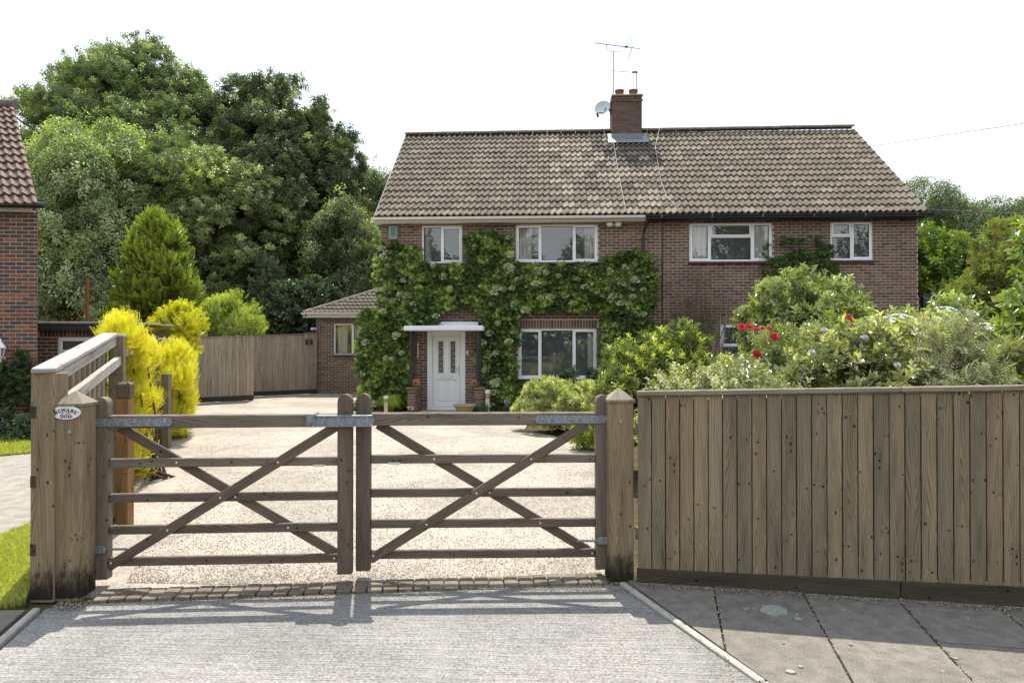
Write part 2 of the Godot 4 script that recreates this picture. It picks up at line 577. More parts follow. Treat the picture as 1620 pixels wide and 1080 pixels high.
	tex(mat("lead", 0.24, 0.255, 0.275, 0.6, 0.5, 0.2), M.grain_t, null, 0, 1.5)
	tex(mat("terracotta", 0.42, 0.19, 0.10, 0.9, 0.3), M.grain_t, null, 0, 3.0)
	tex(mat("bowl_clay", 0.50, 0.38, 0.22, 0.9, 0.3), M.grain_t, null, 0, 3.0)
	tex(mat("cap_tile", 0.22, 0.18, 0.09, 0.9, 0.3), M.grain_t, null, 0, 3.0)
	tex(mat("sill_tile", 0.13, 0.055, 0.06, 0.6, 0.4), M.grain_t, null, 0, 3.0)
	# black rot that fades upwards, ragged with the grain
	var sw := 128
	var rd := PackedByteArray()
	rd.resize(sw * sw * 4)
	var rn := stretched(41, 0.05, sw, sw, 4, 4)
	var rm := noise_bytes(42, FastNoiseLite.TYPE_SIMPLEX, 0.05, sw, sw, 4)
	for y in sw:
		for x in sw:
			var i := y * sw + x
			var up := 1.0 - float(y) / sw
			rd[i * 4] = 46
			rd[i * 4 + 1] = 42
			rd[i * 4 + 2] = 36
			rd[i * 4 + 3] = int(222.0 * smoothstep(-0.25, 0.5, 0.52 - up + 0.5 * (rn[i] / 255.0 - 0.5) + 0.2 * (rm[i] / 255.0 - 0.5)))
	var rot := mat("rot", 1, 1, 1, 0.9, 0.3)
	rot.albedo_texture = ImageTexture.create_from_image(Image.create_from_data(sw, sw, false, Image.FORMAT_RGBA8, rd))
	rot.transparency = BaseMaterial3D.TRANSPARENCY_ALPHA
	mat("upvc", 0.82, 0.82, 0.82, 0.3, 0.5)
	mat("upvc_door", 0.80, 0.80, 0.79, 0.35, 0.5)
	mat("gutter_white", 0.78, 0.76, 0.70, 0.35, 0.5)
	mat("fascia_white", 0.72, 0.71, 0.66, 0.5, 0.4)
	mat("black_plastic", 0.018, 0.019, 0.02, 0.35, 0.5)
	mat("black_iron", 0.02, 0.02, 0.02, 0.5, 0.5)
	mat("dark_fascia", 0.03, 0.035, 0.037, 0.5, 0.4)
	mat("gasket", 0.02, 0.02, 0.02, 0.7, 0.3)
	mat("cream", 0.66, 0.58, 0.40, 0.5, 0.4)
	mat("steel", 0.6, 0.6, 0.6, 0.3, 0.5, 0.9)
	mat("aerial_metal", 0.30, 0.30, 0.33, 0.5, 0.5, 0.4)
	mat("dish", 0.52, 0.56, 0.60, 0.5, 0.4)
	mat("wire_pale", 0.48, 0.44, 0.38, 0.7, 0.3)
	mat("wire_dark", 0.12, 0.11, 0.12, 0.7, 0.3)
	mat("sign_white", 0.82, 0.82, 0.80, 0.3, 0.5)
	mat("sign_black", 0.02, 0.02, 0.02, 0.5, 0.4)
	mat("sign_grey", 0.35, 0.35, 0.35, 0.5, 0.4)
	mat("rust", 0.30, 0.10, 0.04, 0.8, 0.3)
	mat("green_grey", 0.26, 0.33, 0.30, 0.5, 0.4)
	mat("wall_white", 0.74, 0.74, 0.75, 0.5, 0.4)
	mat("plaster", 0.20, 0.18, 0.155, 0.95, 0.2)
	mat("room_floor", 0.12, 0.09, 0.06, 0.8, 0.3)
	var cu := mat("curtain", 0.72, 0.69, 0.62, 0.9, 0.2)
	cu.backlight_enabled = true
	cu.backlight = Color(0.5, 0.5, 0.46)
	tex(mat("bark", 0.12, 0.09, 0.065, 0.95, 0.2), M.grain_t, null, 0, 1.5)
	mat("twig", 0.30, 0.24, 0.17, 0.9, 0.2)
	var gl := mat("glass", 1, 1, 1, 0.0, 0.5)
	gl.transparency = BaseMaterial3D.TRANSPARENCY_ALPHA
	gl.albedo_color = Color(0.75, 0.8, 0.8, 0.03)
	var og := mat("leaded_glass", 0.10, 0.10, 0.095, 0.12, 0.6)
	og.metallic_specular = 0.7
	# leaves: tone comes with each sprig; sun shines through them
	for q in [["leaf", 0.45, 0.5, 0.76, 0.86, 0.34], ["leaf_gloss", 0.30, 0.68, 0.62, 0.70, 0.28], ["leaf_shrub", 0.26, 0.8, 0.80, 0.86, 0.38], ["leaf_soft", 0.6, 0.4, 0.9, 1.0, 0.4], ["leaf_gold", 0.55, 0.4, 0.95, 1.0, 0.2], ["petal", 0.7, 0.3, 0.6, 0.6, 0.6]]:
		var m := mat(q[0], 1, 1, 1, q[1], q[2])
		m.vertex_color_use_as_albedo = true
		m.backlight_enabled = true
		m.backlight = Color(q[3], q[4], q[5])
	for q in [["rose_red", 0.50, 0.008, 0.03], ["bloom_white", 0.72, 0.72, 0.66], ["bloom_cream", 0.40, 0.42, 0.18], ["bloom_lilac", 0.58, 0.48, 0.60], ["bloom_purple", 0.16, 0.09, 0.50]]:
		var m := mat(q[0], q[1], q[2], q[3], 0.7, 0.3)
		m.backlight_enabled = true
		m.backlight = Color(0.5, 0.5, 0.5)


# ---------------------------------------------------------------- plants

func leaf(g: Geo, base: Vector3, dir: Vector3, length: float, width: float, fold := 0.12) -> void:
	dir = dir.normalized()
	var side := dir.cross(Vector3.UP if absf(dir.y) < 0.95 else Vector3.RIGHT).normalized()
	var up := side.cross(dir)
	var mid := base + dir * length * 0.48
	var tip := base + dir * length - up * length * 0.12
	var l := mid - side * width * 0.5 + up * length * fold
	var r := mid + side * width * 0.5 + up * length * fold
	g.tri(base, r, tip)
	g.tri(base, tip, l)


func make_sprigs() -> void:
	rng.seed = 5
	var g := Geo.new()
	for k in 10:
		var a := k * 2.4
		leaf(g, Vector3(0, 0.05 + 0.075 * k, 0), Vector3(cos(a), 0.25 + 0.09 * k, sin(a)), rng.randf_range(0.30, 0.42), rng.randf_range(0.17, 0.24))
	sprigs.broad = g.mesh()
	g = Geo.new()
	for k in 11:
		var a := k * 2.4
		leaf(g, Vector3(0, 0.1 + 0.04 * k, 0), Vector3(cos(a), -0.15 + 0.17 * k, sin(a)), rng.randf_range(0.36, 0.5), rng.randf_range(0.13, 0.17))
	sprigs.rosette = g.mesh()
	g = Geo.new()
	for k in 16:
		var a := k * 2.4
		leaf(g, Vector3(0.05 * cos(a * 0.7), 0.06 * k, 0.05 * sin(a * 0.7)), Vector3(cos(a), 0.5, sin(a)), rng.randf_range(0.17, 0.26), rng.randf_range(0.08, 0.12))
	sprigs.fine = g.mesh()
	# a flat spray of small leaves either side of a drooping stem (hornbeam, cypress, golden hedge)
	g = Geo.new()
	for k in 9:
		var t := k / 8.0
		var b := Vector3(0, t - 0.28 * t * t, 0.30 * t * t)
		for s in [-1.0, 1.0]:
			leaf(g, b, Vector3(s * (1.0 - 0.5 * t), 0.55 + 0.3 * t, 0.2 * t), 0.34 - 0.14 * t, 0.14)
	sprigs.spray = g.mesh()
	g = Geo.new()
	for k in 8:
		var t := k / 7.0
		var b := Vector3(0, t - 0.25 * t * t, 0.45 * t * t)
		for s in [-1.0, 1.0]:
			leaf(g, b, Vector3(s, 0.75, 0.5 * t), 0.30 - 0.12 * t, 0.065, 0.05)
	sprigs.feather = g.mesh()
	g = Geo.new()
	for k in 7:
		var a := k * 2.4
		var o := Vector3(cos(a), 0, sin(a)) * 0.25
		var b := Vector3(cos(a), 0, sin(a)) * 0.06 * (k % 3)
		var w := Vector3(-sin(a), 0, cos(a)) * 0.045
		var m := b + o * 0.35 + Vector3(0, 0.55 + 0.03 * k, 0)
		var t := b + o + Vector3(0, 0.8 + 0.03 * k, 0)
		g.tri(b - w, b + w, m + w * 0.7)
		g.tri(b - w, m + w * 0.7, m - w * 0.7)
		g.tri(m - w * 0.7, m + w * 0.7, t)
	sprigs.blades = g.mesh()
	# loose clouds of small leaves, as a far crown shows them: round, and flattened along a drooping bough
	for q in [["cloud", 0.5, 0.5], ["bough", 0.42, 0.16]]:
		g = Geo.new()
		for k in 34:
			var d := Vector3(rng.randfn(), rng.randfn(), rng.randfn()).normalized() * pow(rng.randf(), 0.5)
			var p := Vector3(d.x * q[1], 0.5 + d.y * 0.5, d.z * q[2])
			if q[0] == "bough":
				p.x *= 1.1 - 0.8 * p.y
				p.z += 0.3 * p.y * p.y
			leaf(g, p, Vector3(rng.randfn(), rng.randfn() * 0.6 + 0.2, rng.randfn()), rng.randf_range(0.13, 0.2), rng.randf_range(0.08, 0.12))
		sprigs[q[0]] = g.mesh()
	# bare forked twig
	g = Geo.new()
	for k in 7:
		var a := k * 2.4
		var b := Vector3(0, 0.12 * k, 0)
		var t := b + Vector3(cos(a) * 0.3, 0.35, sin(a) * 0.3)
		var w := Vector3(0.012, 0, 0.012)
		g.tri(b - w, b + w, t)
		g.tri(b + Vector3(0.012, 0, -0.012), t, b + Vector3(-0.012, 0, 0.012))
	sprigs.twig = g.mesh()
	# stone for the drive
	g = Geo.new()
	var p := [Vector3(0.5, 0, 0.1), Vector3(0.05, 0.05, 0.42), Vector3(-0.5, 0.02, -0.05), Vector3(0.0, -0.02, -0.45), Vector3(0.05, 0.32, 0.02), Vector3(0, -0.3, 0)]
	for k in 4:
		var a: Vector3 = p[k]
		var b: Vector3 = p[(k + 1) % 4]
		g.tri(b, a, p[4])
		g.tri(a, b, p[5])
	sprigs.stone = g.mesh()


# lobes that make up a crown: [centre, radii]
func crown(c: Vector3, r: Vector3, k: int, rf: float, low := -0.5, flat := 0.85) -> Array:
	var out := []
	for i in k:
		var y := lerpf(low, 0.98, (i + 0.5) / k)
		var a := i * 2.39996 + rng.randf() * 0.6
		var q := sqrt(1.0 - y * y)
		var d := Vector3(q * cos(a), y, q * sin(a))
		var s := rf * rng.randf_range(0.75, 1.25)
		out.append([c + d * r * rng.randf_range(0.62, 0.86), Vector3(r.x, r.y * flat, r.z) * s])
	return out


# sprigs: how = {n, s0, s1, a, b (tones), up, out, shell, gap, freq}
func foliage(nm: String, parent: Node3D, lobes: Array, kind: String, m: Material, how: Dictionary) -> void:
	var n: int = how.n
	var buf := PackedFloat32Array()
	buf.resize(n * 16)
	var f := FastNoiseLite.new()
	f.seed = rng.randi() % 1000
	f.frequency = how.get("freq", 1.2)
	f.fractal_octaves = 2
	var area := []
	var sum := 0.0
	for l in lobes:
		var r: Vector3 = l[1]
		sum += r.x * r.y + r.y * r.z + r.x * r.z
		area.append(sum)
	var up: float = how.get("up", 0.5)
	var out: float = how.get("out", 1.0)
	var shell: float = how.get("shell", 0.68)
	var gap: float = how.get("gap", -0.18)
	var droop: float = how.get("droop", 0.0)
	var floor_y: float = how.get("floor", 0.03)
	var wisp: float = how.get("wisp", 0.0)
	var off := -parent.position
	var k := 0
	var tries := 0
	while k < n and tries < n * 6:
		tries += 1
		var pick := rng.randf() * sum
		var li := 0
		while area[li] < pick:
			li += 1
		var c: Vector3 = lobes[li][0]
		var r: Vector3 = lobes[li][1]
		var d := Vector3(rng.randfn(), rng.randfn(), rng.randfn()).normalized()
		var far := shell + (1.0 - shell) * sqrt(rng.randf())
		if rng.randf() < wisp:
			far = 1.0 + 0.55 * pow(rng.randf(), 1.5)
		var p: Vector3 = c + d * r * far
		var nz := f.get_noise_3dv(p)
		if nz < gap or p.y < floor_y:
			continue
		var ax := (d * out + Vector3(0, up, 0) + Vector3(rng.randfn(), rng.randfn(), rng.randfn()) * 0.35).normalized()
		if droop > 0.0:
			ax = (ax + Vector3(0, -droop * rng.randf(), 0)).normalized()
		var sd := ax.cross(Vector3(rng.randfn(), rng.randfn(), rng.randfn())).normalized()
		if droop > 0.0:
			sd = ax.cross(Vector3.UP).normalized()
		var s := rng.randf_range(how.s0, how.s1)
		var t := clampf(0.5 + 0.9 * nz + rng.randf_range(-0.35, 0.35), 0.0, 1.0)
		var ca: Color = how.a
		var cb: Color = how.b
		var col := ca.lerp(cb, t)
		if how.has("tip") and rng.randf() < how.tip_share:
			col = how.tip
		put(buf, k, Basis(sd * s, ax * s, sd.cross(ax) * s), p + off, col)
		k += 1
	buf.resize(k * 16)
	many(nm, sprigs[kind], m, parent, buf)


func trunk(parent: Node3D, foot: Vector3, top: Vector3, r: float, lobes: Array, limbs: int) -> void:
	var g := Geo.new()
	var o := -parent.position
	var path := []
	var radii := []
	for k in 7:
		var t := k / 6.0
		path.append(foot.lerp(top, t) + Vector3(sin(t * 5.0 + r * 9.0), 0, cos(t * 4.0)) * r * 0.5 * t + o)
		radii.append(r * (1.25 - 0.4 * minf(t * 4.0, 1.0)) * (1.0 - 0.75 * t))
	g.tube(path, radii, 8)
	part("trunk", g.mesh(), M.bark, parent)
	if limbs > 0:
		g = Geo.new()
		for k in limbs:
			var l = lobes[(k * 7) % lobes.size()]
			var t := 0.35 + 0.5 * rng.randf()
			var s := foot.lerp(top, t) + o
			var e: Vector3 = l[0] + o
			g.tube([s, s.lerp(e, 0.5) + Vector3(0, (e - s).length() * 0.08, 0), e], [r * 0.4, r * 0.25, r * 0.08], 6)
		part("limbs", g.mesh(), M.bark, parent)


func plant(nm: String, label: String, category: String, pos: Vector3, lobes: Array, kind: String, m: Material, how: Dictionary, group := "") -> Node3D:
	var t := thing(nm, label, category, pos, 0.0, group)
	foliage("foliage", t, lobes, kind, m, how)
	return t


func stems(parent: Node3D, foot: Vector3, lobes: Array, k: int, r: float, m: Material = null) -> void:
	var g := Geo.new()
	var o := -parent.position
	for i in k:
		var e: Vector3 = lobes[(i * 5) % lobes.size()][0] + Vector3(rng.randfn(), 0, rng.randfn()) * 0.1
		var s := foot + Vector3(rng.randfn(), 0, rng.randfn()) * 0.08
		s.y = -0.02
		g.tube([s + o, s.lerp(e, 0.5) + Vector3(rng.randfn(), 0, rng.randfn()) * 0.06 + o, e + o], [r, r * 0.75, r * 0.4], 5)
	part("stems", g.mesh(), m if m else M.bark, parent)


# ---------------------------------------------------------------- brickwork

# a wall face in its own x and y, cut by holes [x0, x1, y0, y1]; front at z = 0, back at -thick, with the reveals of the holes
func wall_geo(g: Geo, x0: float, x1: float, y0: float, y1: float, holes: Array, thick: float, t: Transform3D) -> void:
	var xs := [x0, x1]
	var ys := [y0, y1]
	for h in holes:
		xs.append_array([h[0], h[1]])
		ys.append_array([h[2], h[3]])
	xs.sort()
	ys.sort()
	for i in xs.size() - 1:
		for j in ys.size() - 1:
			if xs[i + 1] - xs[i] < 1e-4 or ys[j + 1] - ys[j] < 1e-4:
				continue
			var cx: float = (xs[i] + xs[i + 1]) * 0.5
			var cy: float = (ys[j] + ys[j + 1]) * 0.5
			if cx < x0 or cx > x1 or cy < y0 or cy > y1:
				continue
			var open := false
			for h in holes:
				if cx > h[0] and cx < h[1] and cy > h[2] and cy < h[3]:
					open = true
			if open:
				continue
			for z in [0.0, -thick]:
				g.face(t * Vector3(xs[i], ys[j], z), t * Vector3(xs[i + 1], ys[j], z), t * Vector3(xs[i + 1], ys[j + 1], z), t * Vector3(xs[i], ys[j + 1], z), t.basis * Vector3(0, 0, 1 if z == 0.0 else -1))
	for h in holes:
		for e in [[h[0], h[2], h[0], h[3], 1, 0], [h[1], h[2], h[1], h[3], -1, 0], [h[0], h[2], h[1], h[2], 0, 1], [h[0], h[3], h[1], h[3], 0, -1]]:
			g.face(t * Vector3(e[0], e[1], 0), t * Vector3(e[2], e[3], 0), t * Vector3(e[2], e[3], -thick), t * Vector3(e[0], e[1], -thick), t.basis * Vector3(e[4], e[5], 0))


# stretcher bond: [x centre, y centre, length] of every brick
func courses(x0: float, x1: float, y0: float, y1: float, holes: Array, first := 0) -> Array:
	var out := []
	var k := first
	var y := y0
	while y + 0.06 < y1:
		var cy := y + 0.0375
		var cuts := [[x0, x1]]
		for h in holes:
			if cy > h[2] and cy < h[3]:
				var nx := []
				for c in cuts:
					if h[1] <= c[0] or h[0] >= c[1]:
						nx.append(c)
					else:
						if h[0] > c[0]:
							nx.append([c[0], h[0]])
						if h[1] < c[1]:
							nx.append([h[1], c[1]])
				cuts = nx
		var off := 0.1125 if k % 2 else 0.0
		for c in cuts:
			var a: float = floorf((c[0] - x0 - off) / 0.225) * 0.225 + x0 + off
			while a < c[1]:
				var l := maxf(a + 0.005, c[0] + 0.002)
				var r := minf(a + 0.22, c[1] - 0.002)
				if r - l > 0.04:
					out.append([(l + r) * 0.5, cy, r - l])
				a += 0.225
		y += 0.075
		k += 1
	return out


var brick_mesh: ArrayMesh

# lays bricks: those in "near" as parts of their own, the rest as one
func lay(parent: Node3D, bricks: Array, t: Transform3D, near: Callable, most: int, kind: String, tones: Array) -> int:
	var mine := []
	var rest := []
	for b in bricks:
		var x := Transform3D(Basis(t.basis.x * (b[2] / 0.215), t.basis.y * rng.randf_range(0.97, 1.03), t.basis.z), t * Vector3(b[0], b[1], rng.randf_range(-0.0025, 0.0025)))
		var d: float = near.call(x.origin, b)
		if d > 0.0:
			mine.append([d, x])
		else:
			rest.append(x)
	mine.sort_custom(func(p, q): return p[0] < q[0])
	for k in range(most, mine.size()):
		rest.append(mine[k][1])
	mine.resize(mini(most, mine.size()))
	for e in mine:
		part("brick", brick_mesh, M["%s_%d" % [kind, tones[rng.randi() % tones.size()]]], parent, e[1])
	if rest.size():
		var buf := PackedFloat32Array()
		buf.resize(rest.size() * 16)
		for k in rest.size():
			var c: Color = M["%s_%d" % [kind, tones[rng.randi() % tones.size()]]].albedo_color.srgb_to_linear() * rng.randf_range(0.9, 1.1)
			put(buf, k, rest[k].basis, rest[k].origin, c)
		many("far_brickwork", brick_mesh, M.brick_many, parent, buf)
	return mine.size()


# a row of bricks on end over an opening
func soldiers(parent: Node3D, x0: float, x1: float, y0: float, t: Transform3D, kind: String) -> void:
	var x := x0
	while x + 0.07 < x1:
		part("lintel_brick", brick_mesh, M["%s_%d" % [kind, rng.randi() % 8]], parent, Transform3D(Basis(t.basis.y, -t.basis.x, t.basis.z), t * Vector3(x + 0.0375, y0 + 0.11, 0.001)))
		x += 0.075


# ---------------------------------------------------------------- windows

# lights: [x0, x1, y0, y1] as shares of the opening, and whether the light opens (a frame of its own stands proud)
func window(parent: Node3D, x0: float, x1: float, y0: float, y1: float, z: float, lights: Array, bars: Array, sill := true) -> void:
	var w := x1 - x0
	var h := y1 - y0
	var g := Geo.new()
	var b := 0.045
	g.bx(Vector3((x0 + x1) / 2, y1 - b / 2, z), Vector3(w, b, 0.07), 0.006)
	g.bx(Vector3((x0 + x1) / 2, y0 + b / 2, z), Vector3(w, b, 0.07), 0.006)
	for s in [x0 + b / 2, x1 - b / 2]:
		g.bx(Vector3(s, (y0 + y1) / 2, z), Vector3(b, h - 2 * b, 0.068), 0.006)
	# mullions ["v", x, y0, y1] and transoms ["h", y, x0, x1] as shares of the opening
	for q in bars:
		var c0: float = q[2]
		var c1: float = q[3]
		if q[0] == "v":
			var ya := y0 + h * c0 + (b if c0 < 0.01 else b / 2)
			var yb := y0 + h * c1 - (b if c1 > 0.99 else b / 2)
			g.bx(Vector3(x0 + w * q[1], (ya + yb) / 2, z), Vector3(b, yb - ya, 0.066), 0.006)
		else:
			var xa := x0 + w * c0 + (b if c0 < 0.01 else b / 2)
			var xb := x0 + w * c1 - (b if c1 > 0.99 else b / 2)
			g.bx(Vector3((xa + xb) / 2, y0 + h * q[1], z), Vector3(xb - xa, b, 0.064), 0.006)
	var win := wpart("window", g, M.upvc, parent)
	for l in lights:
		var a0: float = x0 + w * l[0] + (b if l[0] < 0.01 else b / 2)
		var a1: float = x0 + w * l[1] - (b if l[1] > 0.99 else b / 2)
		var c0: float = y0 + h * l[2] + (b if l[2] < 0.01 else b / 2)
		var c1: float = y0 + h * l[3] - (b if l[3] > 0.99 else b / 2)
		var zz := z - 0.006
		if l[4]:
			g = Geo.new()
			var s := 0.05
			var zs := z + 0.022
			var e := 0.012
			g.bx(Vector3((a0 + a1) / 2, c1 - s / 2 + e, zs), Vector3(a1 - a0 + 2 * e, s, 0.06), 0.006)
			g.bx(Vector3((a0 + a1) / 2, c0 + s / 2 - e, zs), Vector3(a1 - a0 + 2 * e, s, 0.06), 0.006)
			for q in [a0 + s / 2 - e, a1 - s / 2 + e]:
				g.bx(Vector3(q, (c0 + c1) / 2, zs), Vector3(s, c1 - c0 + 2 * e - 2 * s, 0.058), 0.006)
			part("sash", g.mesh(), M.upvc, win)
			a0 += s - e; a1 -= s - e; c0 += s - e; c1 -= s - e
			zz = z + 0.012
		g = Geo.new()
		var k := 0.008
		for q in [[a0, a0 + k, c0, c1], [a1 - k, a1, c0, c1], [a0 + k, a1 - k, c0, c0 + k], [a0 + k, a1 - k, c1 - k, c1]]:
			g.bx(Vector3((q[0] + q[1]) / 2, (q[2] + q[3]) / 2, zz), Vector3(q[1] - q[0], q[3] - q[2], 0.03))
		part("gasket", g.mesh(), M.gasket, win)
		pane(win, a0 + k, a1 - k, c0 + k, c1 - k, zz)
	if sill:
		g = Geo.new()
		g.bx(Vector3((x0 + x1) / 2, y0 - 0.035, z + 0.045), Vector3(w + 0.06, 0.06, 0.19), 0.01)
		part("sill", g.mesh(), M.sill_tile, win)
		g = Geo.new()
		g.bx(Vector3((x0 + x1) / 2, y0 - 0.001, z + 0.05), Vector3(w + 0.01, 0.022, 0.09), 0.004)
		part("drip_bar", g.mesh(), M.upvc, win)


func pane(parent: Node3D, a0: float, a1: float, c0: float, c1: float, zz: float) -> void:
	var g := Geo.new()
	for q in [0.008, 0.004, -0.008, -0.012]:
		g.quad(Vector3(a0, c0, zz + q), Vector3(a1, c0, zz + q), Vector3(a1, c1, zz + q), Vector3(a0, c1, zz + q))
	part("pane", g.mesh(), M.glass, parent)


func curtain(label: String, x0: float, x1: float, y0: float, y1: float, z: float, lean := 0.0) -> void:
	var g := Geo.new()
	var k := 14
	for i in k:
		var u0 := float(i) / k
		var u1 := float(i + 1) / k
		var za := z + 0.035 * sin(u0 * TAU * 3.5)
		var zb := z + 0.035 * sin(u1 * TAU * 3.5)
		g.quad(Vector3(lerpf(x0, x1, u0), y0, za), Vector3(lerpf(x0, x1, u1), y0, zb), Vector3(lerpf(x0, x1 + lean, u1), y1, zb), Vector3(lerpf(x0, x1 + lean, u0), y1, za))
	single("curtain", g, M.curtain, label, "curtain")


# ---------------------------------------------------------------- roof tiles

func roof_tile_mesh(w: float, length: float, rolls: int, high: float) -> ArrayMesh:
	var g := Geo.new()
	var k := rolls * 6
	var f := func(u: float) -> float: return high * pow(0.5 + 0.5 * cos(TAU * (u * rolls + 0.32)), 1.6)
	for i in k:
		var a := (float(i) / k)
		var b := (float(i + 1) / k)
		var xa := (a - 0.5) * w
		var xb := (b - 0.5) * w
		var ya: float = f.call(a)
		var yb: float = f.call(b)
		var na := Vector3(-(f.call(a + 0.02) - f.call(a - 0.02)) / (0.04 * w), 1, 0).normalized()
		var nb := Vector3(-(f.call(b + 0.02) - f.call(b - 0.02)) / (0.04 * w), 1, 0).normalized()
		var A := Vector3(xa, ya, 0)
		var B := Vector3(xb, yb, 0)
		var C := Vector3(xb, yb - 0.052, -length)
		var D := Vector3(xa, ya - 0.052, -length)
		g.smooth(A, B, C, na, nb, nb)
		g.smooth(A, C, D, na, nb, na)
		g.face(A, B, B - Vector3(0, 0.046, 0.008), A - Vector3(0, 0.046, 0.008), Vector3(0, 0, 1))
	return g.mesh()


# ---------------------------------------------------------------- the place

func _ready() -> void:
	# camera, sky, sun, exposure
	var cam := Camera3D.new()
	cam.name = "camera"
	add_child(cam)
	cam.position = Vector3(0, 1.68, 0)
	cam.rotation_degrees = Vector3(0.37, 2.54, 0)
	cam.fov = 53.13
	cam.near = 0.05
	cam.far = 400.0
	cam.current = true
	var env := Environment.new()
	env.background_mode = Environment.BG_SKY
	env.tonemap_mode = Environment.TONE_MAPPER_LINEAR
	env.tonemap_exposure = 1.6
	env.sdfgi_enabled = true
	env.ssao_enabled = true
	env.ssil_enabled = true
	var sm := ProceduralSkyMaterial.new()
	sm.sky_top_color = Color(0.85, 0.915, 1.0)
	sm.sky_horizon_color = Color(1.0, 1.0, 1.0)
	sm.sky_curve = 0.32
	sm.ground_bottom_color = Color(0.45, 0.43, 0.4)
	sm.ground_horizon_color = Color(0.6, 0.6, 0.58)
	sm.sky_energy_multiplier = 1.0
	env.background_energy_multiplier = 0.9
	var cl := FastNoiseLite.new()
	cl.seed = 9
	cl.frequency = 0.006
	cl.fractal_octaves = 4
	var ci := cl.get_seamless_image(512, 256, false, false, 0.2, true)
	ci.convert(Image.FORMAT_RGBA8)
	for y in 256:
		for x in 512:
			var a := clampf((ci.get_pixel(x, y).r - 0.45) * 0.5, 0.0, 0.2)
			ci.set_pixel(x, y, Color(1, 1, 1, a))
	sm.sky_cover = ImageTexture.create_from_image(ci)
	var sky := Sky.new()
	sky.sky_material = sm
	env.sky = sky
	var we := WorldEnvironment.new()
	we.name = "daylight"
	we.environment = env
	add_child(we)
	var sun := DirectionalLight3D.new()
	sun.name = "sun"
	add_child(sun)
	sun.basis = Basis.looking_at(Vector3(0.136, -1.0, 0.545), Vector3.FORWARD)
	sun.light_energy = 1.6
	sun.light_color = Color(1.0, 0.975, 0.93)
	sun.light_angular_distance = 0.5
	sun.shadow_enabled = true
	sun.sky_mode = DirectionalLight3D.SKY_MODE_LIGHT_ONLY

	make_materials()
	make_sprigs()
	var bg := Geo.new()
	bg.bx(Vector3.ZERO, Vector3(0.213, 0.063, 0.03), 0.004)
	brick_mesh = bg.mesh()

	ground()
	house()
	extension()
	neighbour()
	right_fence()
	left_fence()
	rear_fence()
	gates()
	front_door_things()
	climbers()
	trees()
	hedges()
	garden()
	lawns()
	cables()


func sheet(poly: PackedVector2Array, y0: float, y1: float) -> Geo:
	# a flat piece with the outline given in x and z
	var g := Geo.new()
	g.prism(poly, -y1, -y0, Transform3D(Basis(Vector3(1, 0, 0), Vector3(0, 0, 1), Vector3(0, -1, 0)), Vector3.ZERO))
	return g


